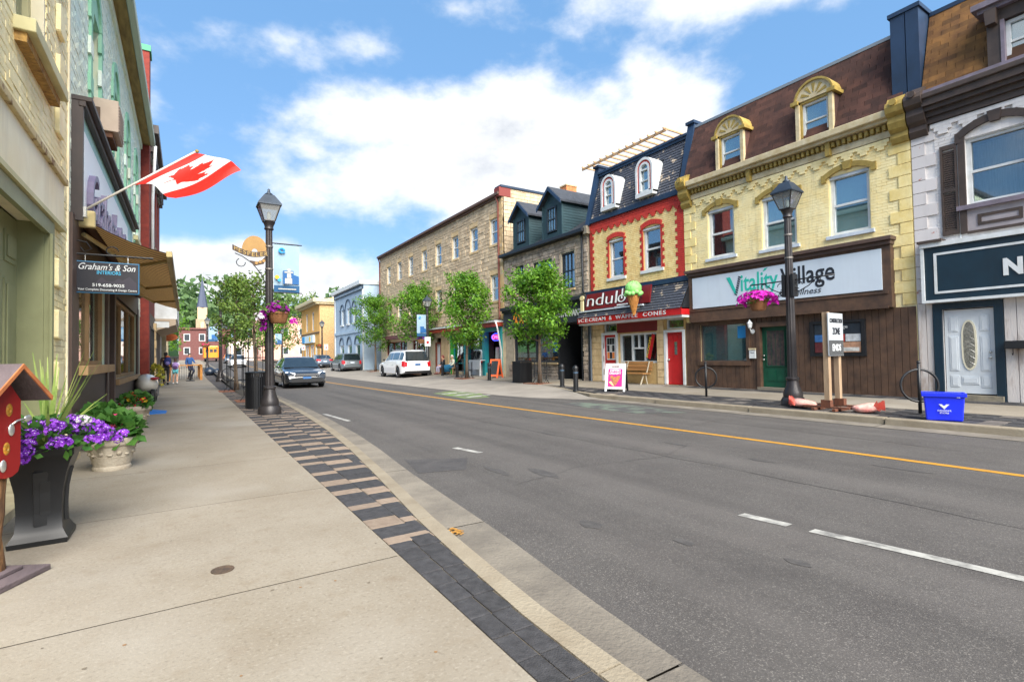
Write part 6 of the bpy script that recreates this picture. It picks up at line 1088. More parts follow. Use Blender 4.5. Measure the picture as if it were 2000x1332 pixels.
lamps = [((1.65, 34.2, 0), 'street lamp behind the guarded young trees on the near pavement'), ((1.62, 56, gz(56)), 'distant street lamp with banner by the patio fence'), ((13.2, 31.0, .06), 'street lamp with banner rising behind the white parked car'), ((12.4, 58, gz(58)), 'street lamp before the ochre corner shop'), ((12.2, 84, gz(84)), 'far street lamp with banner before the pink block'), ((12.0, 118, gz(118)), 'farthest street lamp up the hill')]
LO = [lamp_post(l, t, LP0) for l, t in lamps]
def banner(x, y, z0, z1, w, sgn, label, rich=False):
    P = thing('street_banner', label, 'banner', (x, y, z0)); x0, x1 = (x + .10, x + .10 + w) if sgn > 0 else (x - .10 - w, x - .10); y -= .0
    b = MB(); n, m = 8, 14
    for i in range(n + 1):
        for j in range(m + 1): u, v = i / n, j / m; b.v.append((x0 + (x1 - x0) * u, y + .025 * math.sin(5 * u + 4 * v) * (1 - v), z0 + (z1 - z0) * v))
    for i in range(n):
        for j in range(m): b.f.append((i * (m + 1) + j, (i + 1) * (m + 1) + j, (i + 1) * (m + 1) + j + 1, i * (m + 1) + j + 1)); b.m.append(1 if j < 2 else 0)
    b.build('cloth', [mat('banner_sky_blue', S(186, 216, 236, 0.54), .7, S(166, 202, 228, 0.54), 2), mat('banner_deep_blue', S(20, 92, 142, 0.6), .7)], P, True)
    for z in (z1 + .01, z0 - .01): MB().tube([(x, y, z), (x1 + .06 * sgn if sgn > 0 else x0 - .06, y, z)], .014, 6).build('rod', M_black, P)
    yf = y - .04; H = z1 - z0; q = lambda u, v: (x0 + (x1 - x0) * u, yf, z0 + H * v)
    def fl(name, pts, m): b = MB(); b.add([q(u, v) for u, v in pts], [tuple(range(len(pts)))]); return b.build(name, m, P)
    fl('printed_hall', [(.34, .17), (.34, .45), (.76, .45), (.76, .37), (.97, .34), (.97, .17)], mat('print_blue', S(22, 84, 140), .7))
    if rich:
        yf -= .003; M_cr = mat('print_cream', S(226, 222, 206, 0.6), .7); fl('printed_door', [(.42, .18), (.42, .29), (.70, .29), (.70, .18)], M_cr); fl('printed_window', [(.50, .30), (.50, .39), (.66, .39), (.66, .30)], M_cr); fl('printed_band', [(.40, .405), (.40, .43), (.74, .43), (.74, .405)], M_cr)
        fl('printed_clock', [(.58 + .07 * math.cos(t * .5236), .465 + .03 * math.sin(t * .5236)) for t in range(12)], M_cr); fl('printed_balloon', [(.11 + .09 * math.cos(t * .5236), .305 + .042 * math.sin(t * .5236)) for t in range(12)], mat('print_ochre', S(206, 160, 40), .7)); fl('printed_balloon', [(.20 + .07 * math.cos(t * .5236), .245 + .032 * math.sin(t * .5236)) for t in range(12)], mat('print_cyan', S(40, 150, 214), .7))
        b = MB(); letter(b, 'visit our downtown', q(.16, .055), PX, UP, .66 * (x1 - x0), .03, .002) if False else b.add([q(.16, .055), q(.86, .055), q(.86, .075), q(.16, .075)], [(0, 1, 2, 3)]); b.build('printed_line', M_cr, P)
    b = MB(); b.tube([q(.30 + .10 * math.cos(t * .5), .86 + .045 * math.sin(t * .5)) for t in range(10)], .022, 6).tube([q(.20, .845), q(.30, .815), (q(.42, .83))], .016, 6); b.build('printed_emblem', mat('print_cyan', S(40, 150, 214), .7), P)
    return P
banner(1.6, 12.9, 2.80, 3.92, .55, 1, 'pale blue street banner with navy hall print beside the petunia basket', True); banner(1.62, 56, 2.8 + gz(56), 4.2 + gz(56), .75, 1, 'small pale blue banner on the distant lamp near the steeple'); banner(13.2, 31.0, 2.55, 3.95, .62, -1, 'pale blue banner on the lamp before the long stone block'); banner(12.2, 84, 2.8 + gz(84), 4.4 + gz(84), .9, -1, 'far pale blue banner before the pink block')
# heritage emblem on the near lamp
em = thing('village_emblem', 'golden dome shaped village emblem with lettered ribbon on a scroll bracket', 'sign', (1.35, 12.88, 3.4)); ye = 12.86; M_goldp = mat('gold_emblem', S(206, 160, 84, 0.6), .5, S(184, 138, 66, 0.6), 3)
def yz_poly(pts, y0, y1, name, m, P): b = MB('Y', 0); n = len(pts); b.add([(x, y0, z) for x, z in pts] + [(x, y1, z) for x, z in pts], [tuple(range(n)), tuple(range(2 * n - 1, n - 1, -1))] + [(i, (i + 1) % n, n + (i + 1) % n, n + i) for i in range(n)]); return b.build(name, m, P)
cx, cz = 1.30, 3.70
dome = [(cx - .26, cz - .06)] + [(cx - .26 * math.cos(t * PI / 14), cz + .02 + .33 * math.sin(t * PI / 14)) for t in range(15)] + [(cx + .26, cz - .06), (cx + .06, cz - .08), (cx + .06, cz + .0), (cx + .04, cz + .04), (cx, cz + .06), (cx - .04, cz + .04), (cx - .06, cz), (cx - .06, cz - .08)]
yz_poly(dome, ye, ye + .02, 'dome_plate', M_goldp, em)
def rib(t): return (cx - .45 + .76 * t, cz + .02 - .10 * math.sin(PI * t) - .06 * t + .03)
rb = MB('Y', 0)
for i in range(12):
    a, b_ = rib(i / 12), rib((i + 1) / 12); rb.hexa([(a[0], ye - .02, a[1] - .06), (b_[0], ye - .02, b_[1] - .06), (b_[0], ye - .02, b_[1] + .06), (a[0], ye - .02, a[1] + .06), (a[0], ye - .005, a[1] - .06), (b_[0], ye - .005, b_[1] - .06), (b_[0], ye - .005, b_[1] + .06), (a[0], ye - .005, a[1] + .06)])
rb.build('ribbon', mat('brown_ribbon', S(66, 48, 34), .6), em)
for i, ch in enumerate('HESPELER'):
    t = .05 + .115 * i; a = rib(t); b = MB(); letter(b, ch, (a[0], ye - .022, a[1] - .045), PX, UP, .06, .09, .004); b.build('lettering', mat('gold_letters', S(214, 178, 96, 0.6), .5), em)
yz_poly([(1.28, 3.36), (1.48, 3.42), (1.52, 3.50), (1.52, 3.60), (1.40, 3.46), (1.20, 3.48)], ye - .01, ye + .01, 'lower_ribbon', mat('brown_ribbon', S(66, 48, 34), .6), em)
for k in range(3): MB().lathe([(.035, -.01), (.035, .01)], (0, 0, 0), 8).xf(Matrix.Translation((1.33 + .075 * k, ye - .012, 3.43 + .03 * k)) @ Matrix.Rotation(PI / 2, 4, 'X')).build('ribbon_flower', M_goldp, em)
MB().tube([(.90, ye, 3.62), (1.05, ye, 3.56), (1.25, ye, 3.42), (1.42, ye, 3.2), (1.52, ye, 2.98), (1.50, ye, 2.86), (1.38, ye, 2.82), (1.28, ye, 2.90), (1.30, ye, 2.99), (1.37, ye, 3.0)], .011, 6).build('scroll_bracket', M_black, em, True)
MB().tube([(1.02 + .09 * math.cos(t * .55 + 2), ye, 3.42 + .09 * math.sin(t * .55 + 2)) for t in range(9)], .010, 6).build('scroll_curl', M_black, em, True)
# ------------------------------------------------------------------ planting helpers
M_leafa = leafmat('basket_leaf', S(74, 120, 48, .8), S(120, 160, 66, .8), 9); M_leafb = leafmat('geranium_leaf', S(56, 104, 44, .8), S(92, 140, 60, .8), 9)
def fmat(n, c): return leafmat('petal_' + n, c, tuple(v * .72 for v in c[:3]) + (1,), 14)
F_mag = fmat('magenta', S(214, 30, 186)); F_vio = leafmat('petal_violet', S(168, 84, 220), S(112, 36, 168), 22); F_red = fmat('red', S(206, 36, 44)); F_yel = fmat('yellow', S(236, 190, 40)); F_wht = fmat('white', S(236, 226, 236)); F_pnk = fmat('pink', S(236, 40, 130)); F_pur = fmat('purple', S(150, 20, 150))
def disc(b, c, n, r, k=5, cup=.25, rg=rnd):
    n = Vector(n).normalized(); a = n.orthogonal().normalized(); t = n.cross(a); ph = rg.random() * 6; vs = [tuple(c - n * r * cup)]; vs += [tuple(c + (a * math.cos(ph + 2 * PI * i / (2 * k)) + t * math.sin(ph + 2 * PI * i / (2 * k))) * r * (1 if i % 2 else .62)) for i in range(2 * k)]
    b.add(vs, [(0, 1 + i, 1 + (i + 1) % (2 * k)) for i in range(2 * k)])
def leaf(b, c, d, n, L, w):
    d = Vector(d).normalized(); s_ = d.cross(Vector(n)).normalized() * w; e = c + d * L; m = c + d * L * .5
    b.add([tuple(c), tuple(m + s_), tuple(e), tuple(m - s_)], [(0, 1, 2, 3)])
def rdir(rg=rnd, up=0.0):
    while True:
        v = Vector((rg.uniform(-1, 1), rg.uniform(-1, 1), rg.uniform(-1, 1)))
        if .1 < v.length < 1: v = v.normalized(); v.z += up; return v.normalized()
def blooms(P, c, rad, n, size, m, rg, zmin=-.3, flat=1.0, name='blossom'):
    b = MB(); c = Vector(c)
    for _ in range(n):
        d = rdir(rg, .25)
        if d.z < zmin: d.z = -d.z * .3
        p = c + Vector((d.x * rad[0], d.y * rad[1], d.z * rad[2])) * rg.uniform(.86, 1.08); disc(b, p, d + Vector((0, 0, .3)), size * rg.uniform(.75, 1.2), 5, .3, rg)
    return b.build(name, m, P, kind='stuff')
def leaves(P, c, rad, n, size, m, rg, wide=.42, zmin=-.5, name='foliage', fill=.5):
    b = MB(); c = Vector(c)
    for _ in range(n):
        d = rdir(rg, .2); 
        if d.z < zmin: d.z = abs(d.z)
        p = c + Vector((d.x * rad[0], d.y * rad[1], d.z * rad[2])) * (rg.random() ** .5 * (1 - fill) + fill); leaf(b, p, d + rdir(rg) * .7, rdir(rg, .8), size * rg.uniform(.6, 1.25), size * wide)
    return b.build(name, m, P, kind='stuff')
M_terra = mat('tan_basket', S(170, 118, 74, 0.7), .85, S(140, 94, 58, 0.7), 6, 5, bump=.5, bscale=40); M_stonepot = mat('cast_stone_pot', S(196, 186, 168, .75), .9, S(166, 152, 132, .75), 5, 6, bump=.4, bscale=35)
def basket(loc, r, label, main, extra, seed, trail=None):
    P = thing('flower_basket', label, 'flower basket', loc); rg = random.Random(seed); x, y, z = loc
    MB().lathe([(r * .62, 0), (r * .74, .03), (r * .95, .20), (r * 1.02, .21), (r * 1.02, .255), (r * .9, .26)], loc, 20).build('bowl', M_terra, P, 40)
    leaves(P, (x, y, z + .26), (r * 1.1, r * 1.1, .18), 170, .09, M_leafa, rg); blooms(P, (x, y, z + .30), (r * 1.15, r * 1.15, .20), 46, .055, main, rg)
    for m in extra: blooms(P, (x, y, z + .27), (r * 1.1, r * 1.1, .16), 10, .035, m, rg)
    if trail:
        b = MB(); l = MB()
        for _ in range(58): t = rg.random(); p = Vector((x + trail[0] * (.75 + .35 * rg.random()) * r * 1.5, y + trail[1] * r + rg.uniform(-.12, .12), z + .26 - .42 * t)); disc(b, p, (trail[0] + rg.uniform(-.5, .5), -.8, rg.uniform(-.3, .5)), .05, 5, .3, rg); leaf(l, p + Vector((rg.uniform(-.05, .05), .02, 0)), rdir(rg), rdir(rg, .5), .08, .03)
        b.build('trailing_blossom', F_pur, P, kind='stuff'); l.build('trailing_foliage', M_leafa, P, kind='stuff')
    return P
bk = basket((1.76, 12.68, 2.06), .23, 'round basket of purple petunias hung on the near lamp beside the litter bin', F_pur, [F_yel, F_vio], 4, trail=(-1, 0)); MB().tube([(1.6, 12.8, 2.5), (1.7, 12.7, 2.62), (1.76, 12.68, 2.5)], .012).build('hook', M_black, bk)
blooms(bk, (1.36, 12.6, 2.18), (.1, .1, .14), 12, .05, F_wht, random.Random(9)); blooms(bk, (2.05, 12.62, 2.05), (.12, .1, .14), 12, .05, F_mag, random.Random(10))
b2 = basket((11.46, 7.10, 2.20), .22, 'basket of bright magenta petunias on the scroll arm of the clinic lamp', F_mag, [F_red], 12); blooms(b2, (11.42, 7.1, 2.50), (.42, .42, .16), 70, .07, F_mag, random.Random(3)); blooms(b2, (11.4, 7.5, 2.36), (.12, .12, .16), 16, .06, F_mag, random.Random(5)); blooms(b2, (11.4, 6.7, 2.36), (.1, .12, .16), 16, .06, F_mag, random.Random(6))
for i, (l, lab, c) in enumerate((((13.0, 31.4, 2.1), 'violet flower basket on the lamp behind the white parked car', F_vio), ((1.45, 55.6, 2.2 + gz(56)), 'pink flower basket on the distant lamp by the patio', F_pnk), ((12.2, 58.4, 2.1 + gz(58)), 'red flower basket on the lamp before the ochre corner shop', F_red))): basket(l, .34, lab, c, [F_red], 30 + i)
sc1 = thing('scroll_arm_pair', 'pair of black scroll basket arms clamped on the clinic lamp', 'bracket', (11.46, 6.34, 2.6))
for sg in (1, -1):
    b = MB(); yy = lambda d: 6.34 + sg * d; b.tube([(11.46, yy(.06), 2.82), (11.46, yy(.95), 2.82)], .016, 6).tube([(11.46, yy(.10), 2.60), (11.46, yy(.22), 2.56), (11.46, yy(.42), 2.66), (11.46, yy(.58), 2.80), (11.46, yy(.66), 2.79), (11.46, yy(.68), 2.72), (11.46, yy(.63), 2.68)], .011, 6).tube([(11.46, yy(.2 + .08 * math.cos(t * .6)), 2.70 + .08 * math.sin(t * .6)) for t in range(9)], .010, 6); b.build('scroll_arm', M_black, sc1, True)
    MB().box(11.36, 11.56, yy(.10) - .03, yy(.10) + .03, 2.45, 2.95).build('clamp', M_black, sc1)
MB().tube([(11.46, 7.1, 2.82), (11.46, 7.1, 2.46)], .006, 5).build('hanger', M_black, sc1)
# ------------------------------------------------------------------ planters along the near pavement
P = thing('tall_black_planter', 'tall flared black square planter with purple verbena and a spiky grass', 'planter', (-.86, 4.86, 0)); rg = random.Random(21); M_bpl = mat('black_plastic', S(22, 24, 27, .7), .42, S(16, 18, 21, .7), 4); pc = (-.86, 4.88, 0)
prof = [(.155, 0), (.16, .035), (.145, .06), (.125, .10), (.120, .22), (.126, .36), (.146, .48), (.172, .57), (.186, .60), (.195, .615), (.195, .66), (.175, .665)]
MB().lathe(prof, pc, 24, sq=True, rot=.26).build('pot', M_bpl, P, 35)
def pot_r(z):
    for (r0, z0), (r1, z1) in zip(prof, prof[1:]):
        if z0 <= z <= z1: return r0 + (r1 - r0) * (z - z0) / (z1 - z0)
    return .2
for a in range(4):
    for nm, hwp, zl, zh, lift in (('side_panel', .075, .13, .50, .007), ('panel_slot', .035, .20, .43, .011)):
        b = MB(); n = 9
        for i in range(n + 1): z = zl + (zh - zl) * i / n; r = pot_r(z); f_ = .8 + .5 * max(0, (z - .3)); b.v += [(-hwp * f_, -(r + lift), z), (hwp * f_, -(r + lift), z), (hwp * f_, -r + .02, z), (-hwp * f_, -r + .02, z)]
        for i in range(n): k = 4 * i; b.f += [(k, k + 1, k + 5, k + 4), (k + 1, k + 2, k + 6, k + 5), (k + 3, k, k + 4, k + 7)]
        b.f += [(0, 3, 2, 1), (4 * n, 4 * n + 1, 4 * n + 2, 4 * n + 3)]; b.m = [0] * len(b.f); b.xf(Matrix.Translation(pc) @ Matrix.Rotation(.26 + a * PI / 2, 4, 'Z')); b.build(nm, M_bpl, P)
MB().lathe([(.0, .60), (.18, .60)], pc, 16).build('soil', M_joint, P)
leaves(P, (-.86, 4.88, .70), (.30, .30, .14), 420, .065, M_leafb, rg, .4); 
def verbena(P, pts, m, rg):
    b = MB(); e = MB()
    for c in pts:
        R_ = .045 * rg.uniform(.8, 1.15)
        for _ in range(26):
            d = rdir(rg, .3); q = Vector(c) + Vector((d.x, d.y, d.z * .7)) * R_; disc(b, q, d + rdir(rg) * .35, .0145 * rg.uniform(.8, 1.15), 5, .2, rg)
            if rg.random() < .6: disc(e, q + d * .0035, d, .0042, 3, 0, rg)
    b.build('blossom', m, P, kind='stuff'); e.build('blossom_eye', F_wht, P, kind='stuff')
pts = []
for _ in range(92):
    a, r = rg.random() * 6.3, rg.uniform(.10, .40); pts.append((-.86 + r * math.cos(a) * 1.08 + .04, 4.88 + r * math.sin(a), .80 - .55 * max(0, r - .16) + rg.uniform(-.05, .04)))
verbena(P, pts, F_vio, rg); verbena(P, [(-.62, 4.72, .84)], F_wht, rg)
b = MB(); M_spk = leafmat('spike_leaf', S(96, 124, 54), S(150, 166, 88), 5)
for i in range(34):
    a = 2 * PI * i / 34 * 2.4; tl = rg.uniform(.25, 1.25) if i > 6 else rg.uniform(.05, .3); L = rg.uniform(.5, .82); d = Vector((math.cos(a) * math.sin(tl), math.sin(a) * math.sin(tl), math.cos(tl))); s_ = d.cross(Vector((0, 0, 1))).normalized() if abs(d.z) < .98 else Vector((1, 0, 0)); p = Vector((-.84, 4.90, .64)); pv = None
    for k in range(5):
        t = k / 4; q = p + d * L * t - Vector((0, 0, .16 * t * t * math.sin(tl))); w = .017 * (1 - t) + .002; cur = (tuple(q + s_ * w), tuple(q - s_ * w))
        if pv: b.quad(pv[0], pv[1], cur[1], cur[0])
        pv = cur
b.build('spike_grass', M_spk, P, kind='stuff')
def stone_pot(loc, r, h, label, seed, flower, extra, big_leaf=.13):
    P = thing('stone_flower_pot', label, 'flower pot', loc); rg = random.Random(seed); x, y, z = loc
    MB().lathe([(r * .68, 0), (r * .70, .03), (r * .66, .05), (r * .74, h * .35), (r * .88, h * .74), (r * .96, h * .78), (r, h * .84), (r * 1.0, h * .97), (r * .94, h), (r * .86, h * .97), (r * .84, h * .85)], loc, 28).build('pot', M_stonepot, P, 40)
    b = MB(); k = 16
    for i in range(k): a = 2 * PI * i / k; rr_ = r * .80; c = Vector((x + rr_ * math.cos(a), y + rr_ * math.sin(a), z + h * (.50 + .05 * (i % 2)))); b.ball(c, r * .085, 8, 5, (.8 + .5 * abs(math.sin(a)), .8 + .5 * abs(math.cos(a)), .6 + .5 * (i % 2)))
    b.build('carved_garland', M_stonepot, P, True); MB().lathe([(r * .75, h * .40), (r * .78, h * .42), (r * .77, h * .44)], loc, 24).build('carved_band', M_stonepot, P, True)
    leaves(P, (x, y, z + h + .04), (r * .95, r * .95, .20), 260, big_leaf, M_leafb, rg, .5); blooms(P, (x, y, z + h + .10), (r * .8, r * .8, .18), 14, .04, flower, rg, zmin=.0)
    for m in extra: blooms(P, (x, y, z + h + .06), (r * .95, r * .95, .16), 22, .032, m, rg)
    return P
p1_ = stone_pot((-.74, 7.62, 0), .265, .37, 'carved stone pot of broad green leaves and a pink geranium', 41, F_pnk, []); stone_pot((-.84, 12.2, 0), .27, .40, 'carved stone pot with red and yellow flowers before the shop window', 42, F_red, [F_yel, F_red], .10); stone_pot((-1.02, 9.3, 0), .25, .36, 'half hidden stone pot between the tall black planter and the shop', 43, F_red, [])
gp = thing('grey_square_planter', 'grey square planter with yellow trailing plant further along the shopfronts', 'planter', (-.98, 22.6, 0)); MB().lathe([(.16, 0), (.22, .60), (.23, .62), (.20, .62)], (-.98, 22.6, 0), 4, rot=PI / 4).build('pot', mat('grey_resin', S(92, 94, 98), .7), gp); rg = random.Random(50); leaves(gp, (-.98, 22.6, .80), (.26, .26, .28), 240, .12, leafmat('yellow_green_leaf', S(150, 160, 60, .8), S(196, 176, 70, .8), 8), rg); leaves(gp, (-.86, 22.5, .45), (.08, .12, .3), 60, .10, leafmat('yellow_green_leaf', S(150, 160, 60), S(196, 176, 70), 8), rg)
# blue doorway ramp
rm = MB(); rm.add([(-1.30, 14.7, 0), (-.42, 14.75, 0), (-1.30, 14.7, .13), (-1.30, 15.7, 0), (-.42, 15.6, 0), (-1.30, 15.7, .13)], [(0, 1, 2), (3, 5, 4), (0, 2, 5, 3), (1, 4, 5, 2), (0, 3, 4, 1)]); tag(rm.build('doorway_ramp', mat('blue_ramp_paint', S(30, 110, 190), .7, S(24, 90, 160), 5)), 'bright blue wedge ramp lying at the shop doorway on the pavement', 'ramp')
# white ride-on by the shop
ro = thing('ride_on_toy', 'white rounded ride-on body with a red streak parked against the shop', 'ride', (-1.12, 19.4, 0)); b = MB(); b.ball((-1.05, 19.4, .55), .5, 16, 10, (.62, 1.5, .62)); b.build('body', mat('gloss_white', S(226, 220, 206), .25, coat=.5), ro, True); b = MB(); b.ball((-.83, 19.0, .72), .2, 10, 8, (.6, 1.3, .22)); b.build('red_streak', M_redp, ro, True); b = MB(); b.ball((-1.05, 19.4, .24), .44, 14, 8, (.64, 1.5, .4)); b.build('lower_shell', mat('charcoal_shell', S(50, 50, 54), .4), ro, True)
for y in (18.9, 19.9): MB().lathe([(.17, -.06), (.2, -.04), (.2, .04), (.17, .06)], (0, 0, 0), 16).xf(Matrix.Translation((-.86, y, .2)) @ Matrix.Rotation(PI / 2, 4, 'Y')).build('wheel', M_black, ro)
# ------------------------------------------------------------------ red bird-house style letter box on a log post
P = thing('red_letter_house', 'red wooden letter house with grey gable roof on a rough log post', 'letter box', (-.93, 4.2, 0)); M_rw = mat('red_stained_wood', S(176, 26, 24, 0.48), .5, S(214, 70, 26, 0.6), 7, 5, stretch=(1, 1, .25), thresh=(.60, .74)); M_rw2 = mat('deep_red_wood', S(128, 16, 18, 0.6), .5, S(170, 34, 24, 0.6), 5, 5, stretch=(1, 1, .3)); M_grw = mat('grey_weathered_wood', S(92, 80, 82), .85, S(70, 60, 62), 7, 6, stretch=(1, .2, 1), bump=.4, bscale=40); M_edge = mat('raw_wood_edge', S(176, 106, 58), .8, S(140, 80, 44), 12)
hx, hy, ang = -1.04, 4.16, -.50; T = Matrix.Translation((hx, hy, 0)) @ Matrix.Rotation(ang, 4, 'Z')
# local axes: +x towards the gable end that faces the walker, y across
def put(mb, name, m, parent=P, **k): mb.xf(T); return mb.build(name, m, parent, **k)
put(MB().box(-.50, .165, -.085, .085, .62, 1.06), 'box_body', M_rw2)
ge = [( -.085, .66), (-.07, .615), (-.035, .595), (0, .59), (.035, .595), (.07, .615), (.085, .66), (.085, 1.03), (0, 1.15), (-.085, 1.03)]; b = MB(); n = len(ge); b.add([(.165, y, z) for y, z in ge] + [(.190, y, z) for y, z in ge], [tuple(range(n)), tuple(range(2 * n - 1, n - 1, -1))] + [(i, (i + 1) % n, n + (i + 1) % n, n + i) for i in range(n)]); put(b, 'gable_board', M_rw)
for sg in (1, -1): b = MB(); b.hexa([(-.56, sg * .20, 1.02), (.27, sg * .20, 1.02), (.27, 0, 1.22), (-.56, 0, 1.22), (-.56, sg * .205, 1.045), (.27, sg * .205, 1.045), (.27, 0, 1.247), (-.56, 0, 1.247)]); put(b, 'roof_board', M_grw); b = MB(); b.hexa([(.27, sg * .20, 1.02), (.278, sg * .20, 1.02), (.278, 0, 1.22), (.27, 0, 1.22), (.27, sg * .205, 1.045), (.278, sg * .205, 1.045), (.278, 0, 1.247), (.27, 0, 1.247)]); put(b, 'roof_edge', M_edge)
for y, z in ((.01, .98), (-.005, .76)): b = MB(); b.lathe([(.0, 0), (.022, .0), (.016, .004), (.008, .005), (.006, .001), (0, .001)], (0, 0, 0), 14); b.xf(Matrix.Translation((.190, y, z)) @ Matrix.Rotation(PI / 2, 4, 'Y') @ Matrix.Diagonal((1.7, 1, 1, 1))); put(b, 'wood_knot', mat('amber_knot', S(226, 150, 40, 0.6), .5, S(130, 110, 30, 0.6), 60))
for y, z in ((.02, .865), (-.03, .665)): b = MB(); b.ball((.194, y, z), .03, 10, 6, (.25, .7, 1.2)); put(b, 'spoon_ornament', M_steel, smooth=True)
b = MB(); b.tube([(.195, .02, .895), (.20, .05, .915), (.20, .10, .92)], .006, 6); put(b, 'spoon_handle', M_steel, smooth=True); b = MB(); b.ball((.2, .12, .92), .028, 10, 6, (.3, 1, .7)); put(b, 'spoon_bowl', M_steel, smooth=True)
b = MB(); b.tube([(.195, -.03, 1.165), (.195, .03, 1.165), (.195, 0, 1.20), (.195, -.03, 1.165)], .005, 5); put(b, 'hook_plate', M_steel)
M_bark = mat('split_log', S(150, 106, 58), .9, S(84, 58, 36), 7, 7, bump=1.0, bscale=26, stretch=(1, 1, .3)); b = MB(); rg = random.Random(8); b.tube([(.10 + .01 * rg.uniform(-1, 1), .0 + .01 * rg.uniform(-1, 1), z) for z in (.0, .12, .25, .38, .5, .62)], [.078, .064, .060, .062, .060, .066], 14)
b.v = [(x + rg.uniform(-.006, .006), y + rg.uniform(-.006, .006), z) for x, y, z in b.v]; put(b, 'log_post', M_bark, smooth=True)
put(MB().box(-.12, .30, -.17, .17, .0, .035), 'base_plank', M_grw, bevel=.006); put(MB().box(-.10, .20, -.14, .10, .035, .06), 'base_plank', M_grw, bevel=.006)
# ------------------------------------------------------------------ litter bins, bollards, racks, signs
M_blk = mat('satin_black', S(28, 30, 34, 0.7), .45, S(22, 24, 28, 0.7), 3)
def bin_round(loc, r, h, label):
    P = thing('litter_bin', label, 'litter bin', loc, 'black slatted litter bins'); b = MB(); n = 28
    for i in range(n): a = 2 * PI * i / n; c, s_ = math.cos(a), math.sin(a); w = r * 2 * PI / n * .34; t = Vector((-s_, c, 0)) * w; o = Vector((c, s_, 0)); p = Vector(loc); b.hexa([tuple(p + o * (r - .012) - t + Vector((0, 0, .04))), tuple(p + o * r - t + Vector((0, 0, .04))), tuple(p + o * r + t + Vector((0, 0, .04))), tuple(p + o * (r - .012) + t + Vector((0, 0, .04))), tuple(p + o * (r - .012) - t + Vector((0, 0, h - .02))), tuple(p + o * r - t + Vector((0, 0, h - .02))), tuple(p + o * r + t + Vector((0, 0, h - .02))), tuple(p + o * (r - .012) + t + Vector((0, 0, h - .02)))])
    b.build('slats', M_blk, P, kind='stuff'); MB().lathe([(r * .9, .03), (r * .9, h * .86), (r * .86, h * .86)], loc, 20).build('liner', M_blk, P, 40); MB().lathe([(r * .98, .0), (r * .98, .06)], loc, 24).build('foot_ring', M_blk, P); MB().lathe([(r * .72, h - .02), (r * 1.04, h - .035), (r * 1.04, h), (r * .72, h + .015)], loc, 24).build('top_ring', M_blk, P, 40); return P
bin_round((1.50, 14.7, 0), .245, .92, 'round black slatted litter bin beside the near street lamp'); 
P = thing('litter_bin', 'square black slatted litter bin before the restaurant window', 'litter bin', (12.5, 18.9, .02), 'black slatted litter bins'); MB().box(12.22, 12.78, 18.56, 19.2, .05, .90).build('liner', M_blk, P)
b = MB()
for i in range(9): b.box(12.185, 12.21, 18.56 + i * .074, 18.60 + i * .074, .04, .97); b.box(12.23 + i * .065, 12.265 + i * .065, 18.525, 18.55, .04, .97)
b.build('slats', M_blk, P, kind='stuff'); MB().box(12.19, 12.81, 18.53, 19.23, .92, .955).build('top_rim', M_blk, P)
for (x, y), lab in zip(((13.36, 29.1), (12.98, 26.3), (12.5, 21.8), (11.85, 15.2), (10.98, 13.35)), ('bollard nearest the white parked car', 'bollard in front of the two seated people', 'bollard beside the orange chalkboard', 'taller bollard before the stone restaurant pier', 'bollard standing at the kerb corner by the tree guard')):
    z = rz(x); P = thing('bollard', 'black ' + lab, 'bollard', (x, y, z), 'black pavement bollards'); MB().lathe([(.105, 0), (.105, .03), (.085, .05), (.085, .74), (.095, .75), (.095, .80), (.07, .83)], (x, y, z), 16).build('post', M_blk, P, 40); MB().lathe([(.087, .60), (.088, .605), (.088, .64), (.087, .645)], (x, y, z), 16).build('band', mat('steel_blue_band', S(60, 80, 100), .4), P); MB().lathe([(.07, .83), (.05, .86), (.0, .87)], (x, y, z), 16).build('cap', M_blk, P, True)
def ring_rack(x, y, z, label, r=.27, h=.92, rot=0.0):
    P = thing('bike_rack', label, 'bike rack', (x, y, z), 'black post and ring bike racks'); MB().tube([(x, y, z), (x, y, z + h)], .03, 10).build('post', M_blk, P, True); c, s_ = math.cos(rot), math.sin(rot)
    MB().tube([(x + c * r * math.cos(t * PI / 14), y + s_ * r * math.cos(t * PI / 14), z + .52 + r * math.sin(t * PI / 14)) for t in range(29)], .022, 8, False).build('ring', M_blk, P, True)
    b = MB(); b.ball((x, y, z + h), .036, 8, 6); b.build('cap', M_blk, P, True)
ring_rack(11.87, 8.92, .03, 'black post and ring bike rack before the clinic window', rot=2.1); ring_rack(11.55, 4.02, .03, 'black post and ring bike rack behind the blue recycling box', .30, .95, 2.3); ring_rack(1.72, 29.0, 0, 'black ring bike rack beside the guarded young trees', .30, .95, .2)
# pavement sign for the parlour
def aframe(P, x, y, z, w, h, rot, m_leg, m_face, frame=.05, back=None):
    T = Matrix.Translation((x, y, z)) @ Matrix.Rotation(rot, 4, 'Z'); out = []
    for sg in (-1, 1):
        T2 = T @ Matrix.Translation((0, sg * h * .26, 0)) @ Matrix.Rotation(sg * .25, 4, 'X')
        b = MB(); b.box(-w / 2, -w / 2 + frame, -.015, .015, 0, h).box(w / 2 - frame, w / 2, -.015, .015, 0, h).box(-w / 2 + frame, w / 2 - frame, -.015, .015, h - frame, h).box(-w / 2 + frame, w / 2 - frame, -.015, .015, .08, .08 + frame); b.xf(T2); b.build('frame', m_leg if sg < 0 or back is None else back, P)
        b = MB(); b.box(-w / 2 + frame, w / 2 - frame, -.008, .008, .08 + frame, h - frame); b.xf(T2); b.build('face', m_face if sg < 0 else (back or m_face), P); out.append(T2)
    return out[0]
P = thing('pavement_sign', 'white folding pavement sign with magenta ice cream poster', 'pavement sign', (11.72, 12.3, .02)); T2 = aframe(P, 11.80, 12.28, .02, .66, .92, -1.02, M_wframe, M_wframe, .06, M_blk)
